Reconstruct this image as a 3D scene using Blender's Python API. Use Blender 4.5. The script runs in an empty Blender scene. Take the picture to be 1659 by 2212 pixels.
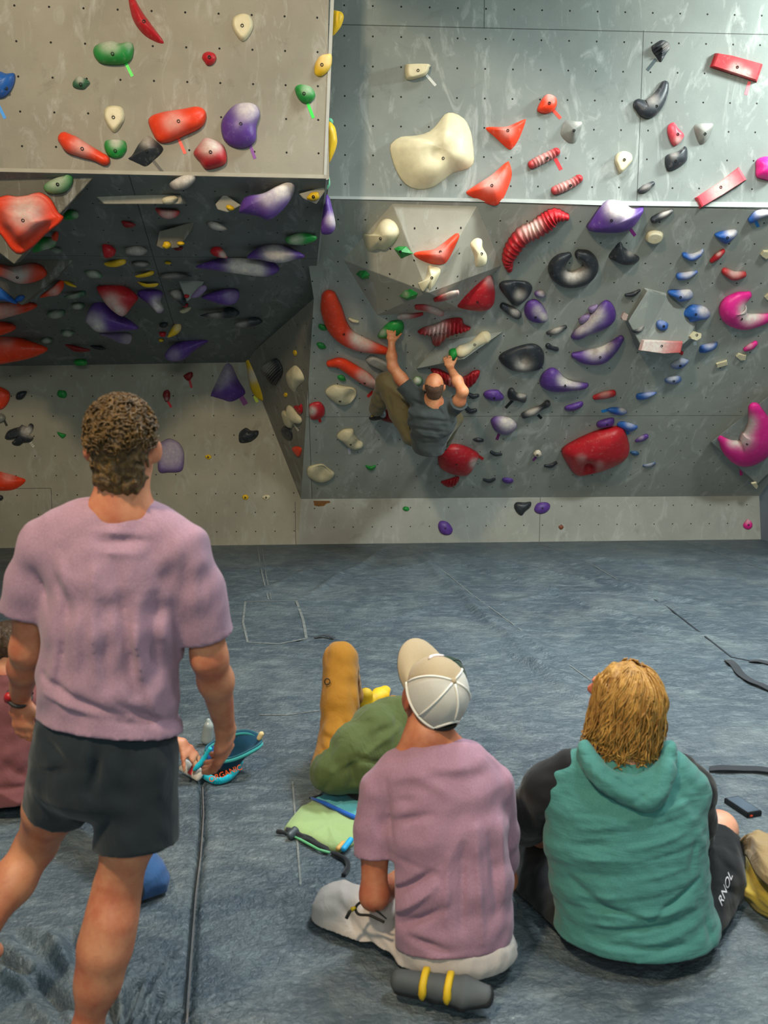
import bpy, bmesh, math, random
import numpy as np
from mathutils import Matrix, Vector

random.seed(7)
SC = bpy.context.scene
COL = SC.collection

# ------------------------------------------------------------------ camera
F, CX, CY, H = 2100.0, 829.5, 1106.0, 1.9
PITCH = math.atan((1106 - 778) / F)
cam = bpy.data.cameras.new('camera')
cam.sensor_fit = 'VERTICAL'; cam.sensor_height = 36.0; cam.lens = F / 2212 * 36
cam.clip_start = 0.05; cam.clip_end = 60
cam.dof.use_dof = True; cam.dof.focus_distance = 7.8; cam.dof.aperture_fstop = 5.0
camo = bpy.data.objects.new('camera', cam); COL.objects.link(camo)
camo.location = (0, 0, H); camo.rotation_euler = (math.pi / 2 - PITCH, 0, 0)
SC.camera = camo

# ------------------------------------------------------------------ light
SC.view_settings.view_transform = 'Standard'; SC.view_settings.look = 'None'
SC.view_settings.gamma = 1.0; SC.view_settings.exposure = 0.0
SC.view_settings.use_curve_mapping = False
W = bpy.data.worlds.new('world'); SC.world = W; W.use_nodes = True
W.node_tree.nodes['Background'].inputs[0].default_value = (0.78, 0.96, 0.93, 1)
W.node_tree.nodes['Background'].inputs[1].default_value = 0.17

def lamp(name, loc, aim, size, watts, col, sy=None, spread=None):
    l = bpy.data.lights.new(name, 'AREA'); l.energy = watts; l.color = col
    l.shape = 'RECTANGLE'; l.size = size; l.size_y = sy or size
    if spread: l.spread = math.radians(spread)
    o = bpy.data.objects.new(name, l); COL.objects.link(o); o.location = loc
    o.rotation_euler = (Vector(aim) - Vector(loc)).to_track_quat('-Z', 'Y').to_euler()
    return o
lamp('warm_ceiling_lamp', (-1.7, 0.3, 5.5), (-0.6, 7.5, 1.6), 0.4, 290, (1.0, 0.80, 0.54))
lamp('cool_ceiling_lamp', (3.9, 6.5, 4.6), (2.2, 7.6, 3.5), 0.4, 116, (0.88, 1.0, 0.97))
lamp('rear_fill_lamps', (0.6, -4.0, 4.6), (0.2, 8.0, 2.2), 4.0, 175, (0.86, 1.0, 0.93), sy=1.2)  # broad frontal fill added behind the camera, lifts the overhang
lamp('kick_fill_lamp', (3.4, 2.6, 5.4), (2.0, 9.5, -1.5), 0.6, 52, (0.90, 1.0, 0.98), spread=60)  # added fill with a narrow spread, brightens the kick board
lamp('near_fill_lamp', (2.3, 2.3, 5.6), (1.6, 2.5, 0.0), 0.8, 55, (0.92, 0.99, 1.0), spread=110)  # extra fill added to light the near floor
lamp('overhead_lamp', (1.5, 5.2, 5.7), (1.5, 5.2, 0.0), 1.2, 150, (0.92, 0.99, 1.0), spread=110)

# ------------------------------------------------------------------ projection helpers
cp, sp = math.cos(PITCH), math.sin(PITCH)
CAM = np.array([0, 0, H])
def ray(px, py):
    x = (px - CX) / F; y = -(py - CY) / F
    return np.array([x, cp + y * sp, -sp + y * cp])
def P(px, py, Y):
    d = ray(px, py); return CAM + d * (Y / d[1])
def G(px, py, Z=0.0):
    d = ray(px, py); return CAM + d * ((Z - H) / d[2])
def pxscale(p):
    return F / (p[1] * cp + (H - p[2]) * sp)
def topx(p):
    q = np.asarray(p) - CAM
    z = q[1] * cp - q[2] * sp
    return CX + F * q[0] / z, CY - F * (q[1] * sp + q[2] * cp) / z
def unit(v):
    v = np.asarray(v, float); return v / np.linalg.norm(v)

class Plane:
    def __init__(s, o, n):
        s.o = np.asarray(o, float); s.n = unit(n)
        if np.dot(s.n, CAM - s.o) < 0: s.n = -s.n
        u = np.cross([0, 0, 1.0], s.n)
        if np.linalg.norm(u) < 1e-3: u = np.array([1.0, 0, 0])
        s.u = unit(u); s.v = np.cross(s.n, s.u)
    def hit(s, px, py, off=0.0):
        d = ray(px, py); o = s.o + s.n * off
        return CAM + d * (np.dot(o - CAM, s.n) / np.dot(d, s.n))
    def mat(s, p):
        m = Matrix.Identity(4)
        for i in range(3):
            m[i][0], m[i][1], m[i][2], m[i][3] = s.u[i], s.v[i], s.n[i], p[i]
        return m
def plane3(a, b, c):
    return Plane(a, np.cross(np.asarray(b) - a, np.asarray(c) - a))

# ------------------------------------------------------------------ materials
def lin(c):
    return tuple(((x / 255) / 12.92 if x <= 10 else (((x / 255) + 0.055) / 1.055) ** 2.4) for x in c) + (1,)
def newmat(name):
    m = bpy.data.materials.new(name); m.use_nodes = True
    nt = m.node_tree; b = nt.nodes['Principled BSDF']
    return m, nt, b
def N(nt, t, **kw):
    n = nt.nodes.new(t)
    for k, v in kw.items():
        if k in n.inputs.keys() if isinstance(k, str) else False: n.inputs[k].default_value = v
        else: setattr(n, k, v)
    return n
def math_n(nt, op, a, b=None, clamp=False):
    n = nt.nodes.new('ShaderNodeMath'); n.operation = op; n.use_clamp = clamp
    for i, v in enumerate((a, b)):
        if v is None: continue
        if isinstance(v, (int, float)): n.inputs[i].default_value = v
        else: nt.links.new(v, n.inputs[i])
    return n.outputs[0]
def noise(nt, vec, scale, detail=4, rough=0.55, dist=0.0):
    n = nt.nodes.new('ShaderNodeTexNoise'); n.inputs['Scale'].default_value = scale
    n.inputs['Detail'].default_value = detail; n.inputs['Roughness'].default_value = rough
    n.inputs['Distortion'].default_value = dist
    if vec is not None: nt.links.new(vec, n.inputs['Vector'])
    return n.outputs['Fac']
def ramp(nt, fac, stops):
    r = nt.nodes.new('ShaderNodeValToRGB'); nt.links.new(fac, r.inputs[0])
    e = r.color_ramp.elements
    while len(e) < len(stops): e.new(0.5)
    for i, (p, c) in enumerate(stops):
        e[i].position = p; e[i].color = c if len(c) == 4 else tuple(c) + (1,)
    return r.outputs[0]
def mix(nt, fac, a, b, mode='MIX'):
    n = nt.nodes.new('ShaderNodeMix'); n.data_type = 'RGBA'; n.blend_type = mode
    for i, v in ((0, fac), (6, a), (7, b)):
        if isinstance(v, (int, float)): n.inputs[i].default_value = v
        elif isinstance(v, tuple): n.inputs[i].default_value = v
        else: nt.links.new(v, n.inputs[i])
    return n.outputs[2]
def bump(nt, b, height, strength, dist):
    n = nt.nodes.new('ShaderNodeBump'); n.inputs['Strength'].default_value = strength
    n.inputs['Distance'].default_value = dist
    nt.links.new(height, n.inputs['Height']); nt.links.new(n.outputs[0], b.inputs['Normal'])
def mapped(nt, scale):
    t = nt.nodes.new('ShaderNodeTexCoord'); m = nt.nodes.new('ShaderNodeMapping')
    m.inputs['Scale'].default_value = scale
    nt.links.new(t.outputs['Object'], m.inputs[0]); return m.outputs[0]

def simple(name, rgb, rough=0.6, var=0.12, nscale=12, bumpd=0.0, bscale=60, spec=0.4, metal=0.0):
    m, nt, b = newmat(name)
    c = lin(rgb); v = mapped(nt, (1, 1, 1))
    n = noise(nt, v, nscale)
    lo = tuple(x * (1 - var) for x in c[:3]) + (1,); hi = tuple(min(1, x * (1 + var)) for x in c[:3]) + (1,)
    nt.links.new(ramp(nt, n, [(0.3, lo), (0.7, hi)]), b.inputs['Base Color'])
    b.inputs['Roughness'].default_value = rough; b.inputs['Metallic'].default_value = metal
    b.inputs['Specular IOR Level'].default_value = spec
    if bumpd: bump(nt, b, noise(nt, v, bscale, 3), 0.6, bumpd)
    return m

def wallmat(name, rgb, nut=True, pu=0.0, pv=0.0, seams=(), smear=0.5, nut_sp=0.2):
    """painted plywood: chalk smears, rubber scuffs, a grid of bolt holes and panel joints in the panel's own axes"""
    m, nt, b = newmat(name)
    c = lin(rgb)
    tc = nt.nodes.new('ShaderNodeTexCoord').outputs['Object']
    sep = nt.nodes.new('ShaderNodeSeparateXYZ'); nt.links.new(tc, sep.inputs[0])
    u, v = sep.outputs[0], sep.outputs[1]
    n1 = noise(nt, tc, 1.6, 5, 0.6)
    lo = tuple(x * 0.86 for x in c[:3]) + (1,); hi = tuple(x * 1.12 for x in c[:3]) + (1,)
    col = ramp(nt, n1, [(0.32, lo), (0.68, hi)])
    sm = noise(nt, mapped(nt, (2.6, 1.0, 1)), 2.3, 8, 0.68, 1.4)
    smf = math_n(nt, 'MULTIPLY', ramp(nt, sm, [(0.54, (0, 0, 0)), (0.75, (1, 1, 1))]), smear)
    col = mix(nt, smf, col, lin((206, 208, 204)))
    sc = noise(nt, tc, 5.0, 6, 0.7, 0.6)
    col = mix(nt, math_n(nt, 'MULTIPLY', ramp(nt, sc, [(0.60, (0, 0, 0)), (0.74, (1, 1, 1))]), 0.28), col, lin((70, 68, 62)))
    fine = noise(nt, tc, 160, 2, 0.6)
    col = mix(nt, math_n(nt, 'MULTIPLY', ramp(nt, fine, [(0.62, (0, 0, 0)), (0.72, (1, 1, 1))]), 0.22), col, lin((50, 48, 45)))
    dark = None
    if nut:
        fu = math_n(nt, 'SUBTRACT', math_n(nt, 'FRACT', math_n(nt, 'ADD', math_n(nt, 'DIVIDE', u, nut_sp), 50 + pu)), 0.5)
        fv = math_n(nt, 'SUBTRACT', math_n(nt, 'FRACT', math_n(nt, 'ADD', math_n(nt, 'DIVIDE', v, nut_sp), 50 + pv)), 0.5)
        d2 = math_n(nt, 'ADD', math_n(nt, 'MULTIPLY', fu, fu), math_n(nt, 'MULTIPLY', fv, fv))
        dark = math_n(nt, 'LESS_THAN', d2, (0.0065 / nut_sp) ** 2)
    for kind, pos, a, e in seams:
        x, y = (v, u) if kind == 'h' else (u, v)
        t = math_n(nt, 'LESS_THAN', math_n(nt, 'ABSOLUTE', math_n(nt, 'SUBTRACT', x, pos)), 0.0028)
        t = math_n(nt, 'MULTIPLY', t, math_n(nt, 'GREATER_THAN', y, a))
        t = math_n(nt, 'MULTIPLY', t, math_n(nt, 'LESS_THAN', y, e))
        t = math_n(nt, 'MULTIPLY', t, 0.75)
        dark = t if dark is None else math_n(nt, 'MAXIMUM', dark, t)
    if dark is not None: col = mix(nt, dark, col, lin((28, 27, 25)))
    nt.links.new(col, b.inputs['Base Color'])
    b.inputs['Roughness'].default_value = 0.75; b.inputs['Specular IOR Level'].default_value = 0.25
    bump(nt, b, noise(nt, tc, 120, 3), 0.35, 0.002)
    return m

# ------------------------------------------------------------------ objects
def link(name, me, mat=None, parent=None, mw=None, smooth=False):
    o = bpy.data.objects.new(name, me); COL.objects.link(o)
    if mat is not None: me.materials.append(mat)
    if mw is not None: o.matrix_world = mw
    if parent is not None:
        o.parent = parent; o.matrix_parent_inverse = parent.matrix_world.inverted()
    if smooth: me.polygons.foreach_set('use_smooth', [True] * len(me.polygons))
    return o
def mesh(name, verts, faces):
    me = bpy.data.meshes.new(name); me.from_pydata([tuple(map(float, v)) for v in verts], [], faces); me.update()
    return me
LABELS = set()
def tag(o, label, cat, group=None, kind=None):
    assert label not in LABELS, label
    LABELS.add(label)
    o['label'] = label; o['category'] = cat
    if group: o['group'] = group
    if kind: o['kind'] = kind
    return o
def struct(o):
    o['kind'] = 'structure'; return o

def panel(name, pl, pts, mat, thick=0.04, parent=None, off=0.0):
    """a flat board on plane pl through world points pts, thickness going back from the face"""
    pts = [np.asarray(p, float) for p in pts]
    c = sum(pts) / len(pts); c = c - pl.n * np.dot(c - pl.o, pl.n) + pl.n * off
    loc = [np.array([np.dot(p - c, pl.u), np.dot(p - c, pl.v)]) for p in pts]
    a = sum(loc[i][0] * loc[(i + 1) % len(loc)][1] - loc[(i + 1) % len(loc)][0] * loc[i][1] for i in range(len(loc)))
    if a < 0: loc.reverse()
    n = len(loc)
    vs = [(x, y, 0) for x, y in loc] + [(x, y, -thick) for x, y in loc]
    fs = [tuple(range(n)), tuple(range(2 * n - 1, n - 1, -1))] + [(i, n + i, n + (i + 1) % n, (i + 1) % n) for i in range(n)]
    return link(name, mesh(name, vs, fs), mat, parent, pl.mat(c))

# ------------------------------------------------------------------ the room's planes
fl, fm, fr = G(0, 1184), G(640, 1176), G(1640, 1165)
BL = Plane(fm, np.cross(fm - fl, [0, 0, 1]))                       # back wall, left half
KW = Plane(fm, np.cross(fr - fm, [0, 0, 1]))                       # kick board, right half
k0, k1 = KW.hit(650, 1078), KW.hit(1640, 1071)
RO = plane3(k0, k1, G(1100, 438, 3.03))                            # 45 degree overhang, right half
lipL, lipR = RO.hit(720, 431), RO.hit(1640, 451)
UR = Plane(lipL, np.cross(lipR - lipL, [0, 0, 1]))                 # upper wall, right half
ll, lr = G(0, 372, 3.03), G(704, 387, 3.03)
LF = Plane(ll, np.cross(lr - ll, [0, 0, 1]))                       # front of the left block
LR = plane3(ll, lr, BL.hit(260, 787))                              # roof under the left block
fA, fB, fC = BL.hit(530, 775), k0, RO.hit(678, 645)
FC = plane3(fA, fB, fC)                                            # triangular facet between roof and overhang
WALL = (150, 149, 142)
m_lf = wallmat('paint_block_front', (153, 147, 134), pu=0.35, pv=0.15)
def local(pl, pts, px, py):
    c = sum(np.asarray(p, float) for p in pts) / len(pts); q = pl.hit(px, py) - c
    return float(np.dot(q, pl.u)), float(np.dot(q, pl.v))
UP = np.array([0, 0, 1.0])
TOP = 5.6
def at_z(p, z):
    q = np.array(p, float); q[2] = z; return q
dF = unit(lr - ll)
far_l = ll - dF * 3.0
rl = BL.hit(-900, 787); bl_far = G(-900, 1194.5); ur_l = lipL + (lipL - lipR) * 0.08
UR_P = [ur_l, RO.hit(2300, 465), at_z(UR.hit(2300, 100), TOP), at_z(ur_l, TOP)]
RO_P = [k0, k1, RO.hit(2000, 700), RO.hit(2300, 470), ur_l, fC]
LR_P = [far_l, lr, LR.hit(684, 570), LR.hit(680, 648), LR.hit(720, 720), LR.hit(620, 805), LR.hit(530, 795), LR.hit(260, 790), LR.hit(0, 790), rl]
BL_P = [at_z(bl_far, -0.3), at_z(fm, -0.3), fB, fA, BL.hit(0, 784), at_z(bl_far, BL.hit(0, 784)[2])]
j = lambda pl, pts, px, py, i: local(pl, pts, px, py)[i]
s_ur = [('h', j(UR, UR_P, 1200, 64, 1), -9, 9), ('v', j(UR, UR_P, 1383, 250, 0), j(UR, UR_P, 1383, 440, 1), j(UR, UR_P, 1383, 66, 1)), ('v', j(UR, UR_P, 1046, 30, 0), j(UR, UR_P, 1046, 62, 1), 9)]
s_ro = [('h', j(RO, RO_P, 1400, 898, 1), -9, 9), ('v', j(RO, RO_P, 668, 900, 0), -9, 9)]
s_lr = [('h', j(LR, LR_P, 200, 553, 1), -9, 9), ('v', j(LR, LR_P, 300, 450, 0), -9, 9)]
s_bl = [('h', j(BL, BL_P, 60, 1055, 1), -9, j(BL, BL_P, 110, 1055, 0)), ('v', j(BL, BL_P, 110, 1055, 0), -9, j(BL, BL_P, 110, 1055, 1)), ('v', j(BL, BL_P, 638, 1110, 0), -9, j(BL, BL_P, 638, 1084, 1))]
m_ur = wallmat('paint_upper_wall', (129, 135, 131), pu=0.1, pv=0.3, seams=s_ur)
m_ro = wallmat('paint_overhang', (158, 161, 153), pu=0.3, pv=0.2, smear=0.8, seams=s_ro)
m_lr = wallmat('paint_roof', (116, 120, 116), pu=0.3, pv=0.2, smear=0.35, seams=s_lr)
m_bl = wallmat('paint_back_wall', (156, 150, 134), pu=0.0, pv=0.4, smear=0.3, seams=s_bl)
m_kw = wallmat('paint_kick_board', (158, 158, 150), pu=0.1, pv=0.05, smear=0.4, seams=[('v', 0.05, -9, 9)])
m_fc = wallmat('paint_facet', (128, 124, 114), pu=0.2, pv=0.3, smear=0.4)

struct(panel('wall_front', LF, [far_l, lr, at_z(LF.hit(724, 0), TOP), at_z(far_l, TOP)], m_lf, 0.03))
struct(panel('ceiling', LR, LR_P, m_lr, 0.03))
struct(panel('wall_back', BL, BL_P, m_bl, 0.03))
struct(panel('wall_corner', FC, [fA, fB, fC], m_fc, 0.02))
# kick board and overhang
kr = fr + unit(fr - fm) * 0.05
struct(panel('wall_kickboard', KW, [at_z(fm, -0.3), at_z(kr, -0.3), at_z(kr, k1[2]), k0], m_kw, 0.03))
sw_d = RO.hit(1659, 1045)
struct(panel('wall_overhang', RO, RO_P, m_ro, 0.03))
struct(panel('wall_upper', UR, UR_P, m_ur, 0.03))
# right side wall leaning in from the corner
SW = Plane(k1, np.cross(sw_d - k1, (sw_d - k1) * np.array([1, 1, 0]) + np.array([0.25, -1.0, 0])))
swf = k1 + unit(np.array([0.28, -1.0, 0])) * 3.5
struct(panel('wall_right', SW, [at_z(fr, -0.3), at_z(swf, -0.3), at_z(swf, 2.6), sw_d + (sw_d - k1) * 8, k1], simple('paint_side_wall', (126, 138, 150), 0.7, 0.1, 3, 0.002, 100), 0.03))
# right hand return of the left block
s0, s1 = lr, UR.hit(700, 425)
LS = Plane(s0, np.cross(s1 - s0, [0, 0, 1]))
struct(panel('wall_return', Plane(lr, np.cross(at_z(s1, lr[2]) - lr, [0, 0, 1])),
             [lr, at_z(s1, lr[2]), fC + np.array([0, 0, 0.05]), at_z(s1, TOP), at_z(LF.hit(724, 0), TOP)][0:2] + [at_z(s1, TOP), at_z(lr, TOP)], m_lf, 0.02))
# white lip board along the foot of the upper wall
struct(panel('trim_1', UR, [UR.hit(700, 430), UR.hit(1100, 437.5), UR.hit(1300, 444), UR.hit(2000, 453), UR.hit(2000, 441), UR.hit(1300, 434), UR.hit(1100, 430), UR.hit(700, 424)],
             simple('paint_lip_board', (170, 174, 170), 0.6, 0.08, 8), 0.012, off=0.012))
struct(panel('trim_2', LF, [LF.hit(-400, 363), LF.hit(705, 386), LF.hit(705, 378), LF.hit(-400, 355)],
             simple('paint_lip_strip', (168, 162, 148), 0.6, 0.08, 8), 0.006, off=0.006))
struct(panel('trim_3', LF, [LF.hit(716, -60), LF.hit(724, -60), LF.hit(705, 386), LF.hit(699, 386)],
             simple('paint_edge_strip', (176, 176, 170), 0.6, 0.08, 8), 0.006, off=0.006))

e0, e1 = lr + UP * 0.004, LR.hit(685, 566)
struct(panel('trim_4', LR, [e0, e1, e1 + [0.012, 0, 0], e0 + [0.012, 0, 0]], simple('paint_edge_white', (170, 172, 168), 0.6, 0.08, 8), 0.004, off=0.004))

# unseen beam, added and shaped to keep the warm lamp off the upper wall's top
K = np.array([-1.7, 0.3, 5.5]); bA, bB = K + (UR.hit(803, 6) - K) * 0.55, K + (UR.hit(1230, 186) - K) * 0.55
bm_ = Plane(bA, np.cross(bB - bA, UP))
struct(panel('shadow_beam', bm_, [bA, bB, bB + (bB - bA) * 0.3, at_z(bB + (bB - bA) * 0.3, 5.9), at_z(bA, 5.9)], simple('shadow_beam_paint', (120, 120, 116), 0.7, 0.1, 6), 0.05))

# ------------------------------------------------------------------ padded floor
def build_floor():
    xs = np.concatenate([np.arange(-6, -2.2, 0.08), np.arange(-2.2, -1.5, 0.016), np.arange(-1.5, 1.9, 0.0095), np.arange(1.9, 2.6, 0.016), np.arange(2.6, 6.2, 0.08)])
    ys = np.concatenate([np.arange(0.7, 1.9, 0.03), np.arange(1.9, 3.3, 0.0095), np.arange(3.3, 4.6, 0.016), np.arange(4.6, 10.6, 0.035)])
    X, Y = np.meshgrid(xs, ys)
    Z = np.zeros_like(X)
    rng = np.random.RandomState(3)
    def ridge(a, b, amp, w, wob=0.0):
        nonlocal Z
        a = np.array(a[:2]); b = np.array(b[:2]); d = b - a; L = np.linalg.norm(d); d = d / L; nn = np.array([-d[1], d[0]])
        t = (X - a[0]) * d[0] + (Y - a[1]) * d[1]
        s = (X - a[0]) * nn[0] + (Y - a[1]) * nn[1] + wob * np.sin(t * 5 + a[0])
        e = np.clip(t / (0.18 * L), 0, 1) * np.clip((L - t) / (0.18 * L), 0, 1)
        e = e * e * (3 - 2 * e)
        Z += amp * e * np.exp(-(s / w) ** 2)
    # wrinkles running out over the mat from the wall, and folds across it
    for x0, y0, x1, y1, am in [(880, 1178, 1560, 1400, .012), (880, 1180, 1300, 1560, .012), (850, 1178, 640, 1300, .012), (930, 1185, 1659, 1330, .01),
                               (1100, 1180, 1659, 1260, .01), (1490, 1170, 1659, 1215, .016), (500, 1300, 700, 1220, .008), (1000, 1300, 1240, 1440, .012),
                               (1080, 1400, 1250, 1480, .014), (470, 1190, 620, 1240, .01), (1200, 1200, 1659, 1400, .008)]:
        ridge(G(x0, y0), G(x1, y1), am * 2.0, 0.045, 0.02)
    for i in range(150):
        x = rng.uniform(-2.5, 3.5); y = rng.uniform(4.2, 9.4); a = rng.normal(-0.1, 0.5); l = rng.uniform(0.5, 1.8)
        ridge((x, y), (x + l * math.cos(a), y + l * math.sin(a)), rng.uniform(-.011, .013), rng.uniform(.018, .05), 0.03)
    for i in range(36):
        x = rng.uniform(-1.6, 1.9); y = rng.uniform(2.5, 4.6); a = rng.normal(-0.1, 0.6); l = rng.uniform(0.3, 0.9)
        ridge((x, y), (x + l * math.cos(a), y + l * math.sin(a)), rng.uniform(-.010, .010), rng.uniform(.02, .06), 0.02)
    # pleats around the standing foot and under the sitters
    f = G(205, 2300)
    for k in range(15):
        a = -0.5 + k * 0.29 + rng.uniform(-.08, .08); r0 = rng.uniform(.07, .11); r1 = rng.uniform(.3, .55)
        ridge(f + np.array([math.cos(a) * r0, math.sin(a) * r0, 0]), f + np.array([math.cos(a) * r1, math.sin(a) * r1, 0]), rng.choice([-.026, .022, .028]), .017)
    for x0, y0, x1, y1, am, w_ in [(-40, 2040, 70, 2095, -.045, .022), (60, 2088, 160, 2185, -.04, .02), (-20, 2100, 75, 2150, .03, .014), (250, 2120, 264, 2212, .03, .012), (238, 2130, 252, 2215, -.03, .012), (270, 2205, 300, 2110, -.03, .014), (282, 2215, 318, 2130, .034, .012),
                               (290, 2215, 365, 2055, -.03, .014), (300, 2215, 375, 2070, .032, .012), (312, 2215, 350, 2150, -.03, .012), (318, 2215, 408, 2165, -.035, .016), (335, 2215, 410, 2178, .03, .014), (150, 2000, 175, 2090, -.02, .02), (100, 2010, 165, 2120, .02, .02), (20, 2000, 150, 2110, -.018, .025)]:
        ridge(G(x0, y0), G(x1, y1), am * 1.4, w_, 0.004)
    for c, r in ((f, 0.22), (G(960, 2125), 0.36), (G(1380, 2060), 0.42)):
        Z -= 0.04 * np.exp(-(((X - c[0]) ** 2 + (Y - c[1]) ** 2) / r ** 2))
    # joint between the two near pads
    ja, jb = G(437, 1690), G(402, 2230)
    for (p, q) in ((G(437, 1690), G(437, 1800)), (G(437, 1800), G(420, 1960)), (G(420, 1960), G(402, 2240))):
        d = unit((q - p)[:2]); nn = np.array([-d[1], d[0]])
        t = ((X - p[0]) * d[0] + (Y - p[1]) * d[1]) / np.linalg.norm((q - p)[:2])
        s = np.abs((X - p[0]) * nn[0] + (Y - p[1]) * nn[1])
        m = (t > -0.03) & (t < 1.03)
        Z -= np.where(m, 0.03 * np.exp(-(s / 0.014) ** 2), 0)
    # edge rolls up a little at the wall
    nx, ny = len(xs), len(ys)
    vs = np.stack([X, Y, Z], -1).reshape(-1, 3)
    idx = np.arange(nx * ny).reshape(ny, nx)
    fs = np.stack([idx[:-1, :-1], idx[:-1, 1:], idx[1:, 1:], idx[1:, :-1]], -1).reshape(-1, 4)
    me = bpy.data.meshes.new('floor')
    me.vertices.add(len(vs)); me.vertices.foreach_set('co', vs.ravel().astype(np.float32))
    me.loops.add(fs.size); me.loops.foreach_set('vertex_index', fs.ravel().astype(np.int32))
    me.polygons.add(len(fs)); me.polygons.foreach_set('loop_start', np.arange(0, fs.size, 4, dtype=np.int32))
    me.update(calc_edges=True); me.validate()
    return me
def floormat():
    m, nt, b = newmat('vinyl_mat_cover')
    tc = nt.nodes.new('ShaderNodeTexCoord').outputs['Object']
    col = ramp(nt, noise(nt, tc, 0.9, 6, 0.6), [(0.3, lin((58, 70, 80))), (0.7, lin((82, 95, 104)))])
    st = noise(nt, mapped(nt, (1.0, 2.0, 1)), 6.5, 12, 0.82, 0.35)
    col = mix(nt, math_n(nt, 'MULTIPLY', ramp(nt, st, [(0.48, (0, 0, 0)), (0.70, (1, 1, 1))]), 0.5), col, lin((150, 162, 164)))
    st2 = noise(nt, tc, 1.7, 7, 0.72, 0.5)
    col = mix(nt, math_n(nt, 'MULTIPLY', ramp(nt, st2, [(0.48, (0, 0, 0)), (0.72, (1, 1, 1))]), 0.42), col, lin((142, 150, 148)))
    st3 = noise(nt, tc, 240, 2, 0.6)
    col = mix(nt, math_n(nt, 'MULTIPLY', ramp(nt, st3, [(0.5, (0, 0, 0)), (0.7, (1, 1, 1))]), 0.4), col, lin((40, 48, 54)))
    vo = nt.nodes.new('ShaderNodeTexVoronoi'); vo.inputs['Scale'].default_value = 9; nt.links.new(tc, vo.inputs['Vector'])
    sp_ = math_n(nt, 'LESS_THAN', vo.outputs['Distance'], 0.035)
    col = mix(nt, math_n(nt, 'MULTIPLY', sp_, 0.4), col, lin((190, 196, 192)))
    nt.links.new(col, b.inputs['Base Color'])
    b.inputs['Roughness'].default_value = 0.42; b.inputs['Specular IOR Level'].default_value = 0.5
    w = nt.nodes.new('ShaderNodeMath'); w.operation = 'ADD'
    nt.links.new(noise(nt, mapped(nt, (1.0, 2.4, 1)), 5, 7, 0.64, 0.4), w.inputs[0])
    nt.links.new(noise(nt, tc, 40, 4, 0.6, 0.5), w.inputs[1]); 
    bump(nt, b, w.outputs[0], 0.6, 0.030)
    return m
floor = struct(link('floor', build_floor(), floormat(), smooth=True))

def ribbon(name, pts, width, mat, parent=None, thick=0.002, z=0.004):
    """flat strip lying on the mat through ground points"""
    pts = [np.asarray(p, float) for p in pts]
    vs, fs = [], []
    for i, p in enumerate(pts):
        d = pts[min(i + 1, len(pts) - 1)] - pts[max(i - 1, 0)]; d[2] = 0; d = unit(d); s = np.array([-d[1], d[0], 0]) * width / 2
        vs += [p + s + [0, 0, z], p - s + [0, 0, z], p - s + [0, 0, z - thick], p + s + [0, 0, z - thick]]
    for i in range(len(pts) - 1):
        a, b = 4 * i, 4 * i + 4
        for k in range(4): fs.append((a + k, a + (k + 1) % 4, b + (k + 1) % 4, b + k))
    fs += [(3, 2, 1, 0), tuple(4 * len(pts) - 4 + k for k in range(4))]
    return link(name, mesh(name, vs, fs), mat, parent)
def dense(pts, step=6):
    out = []
    for a, b in zip(pts[:-1], pts[1:]):
        for k in range(step): out.append(tuple(np.array(a) + (np.array(b) - np.array(a)) * k / step))
    return out + [pts[-1]]
m_seam = simple('seam_thread', (112, 116, 114), 0.8, 0.3, 30)
m_seamd = simple('seam_dark', (40, 46, 52), 0.8, 0.3, 30)  # seam line in a darker tone
for pts, w, mm in [([(556, 1182), (566, 1240), (580, 1296)], .012, m_seam), ([(566, 1182), (574, 1240), (586, 1296)], .008, m_seam),
                   ([(878, 1180), (1000, 1290), (1250, 1500)], .009, m_seam), ([(892, 1180), (1020, 1285), (1275, 1470)], .007, m_seam),
                   ([(1160, 1172), (1270, 1215), (1335, 1253)], .007, m_seam), ([(1335, 1253), (1440, 1310), (1580, 1420), (1659, 1436)], .012, m_seamd),
                   ([(1480, 1172), (1659, 1232)], .008, m_seam), ([(632, 1690), (640, 1790), (650, 1920)], .008, m_seam),
                   ([(530, 1300), (525, 1345), (535, 1388), (600, 1392), (662, 1380)], .016, m_seam), ([(640, 1298), (655, 1340), (662, 1380)], .02, m_seam),
                   ([(530, 1300), (640, 1298)], .008, m_seam), ([(560, 1545), (620, 1546), (690, 1536)], .007, m_seam),
                   ([(438, 1702), (440, 1760), (434, 1850), (424, 1930), (416, 2040), (410, 2120), (404, 2212)], .0045, simple('mat_piping', (98, 94, 92), 0.8)),
                   ([(435.5, 1702), (437.5, 1760), (431, 1850), (420.5, 1930), (411.5, 2040), (405, 2120), (398.5, 2212)], .005, simple('mat_gap_shade', (14, 17, 20), 0.9))]:  # last strip is the pad gap's shadow, laid in as a dark ribbon
    struct(ribbon('seam', [G(*q) for q in dense(pts)], w, mm, floor))

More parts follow.
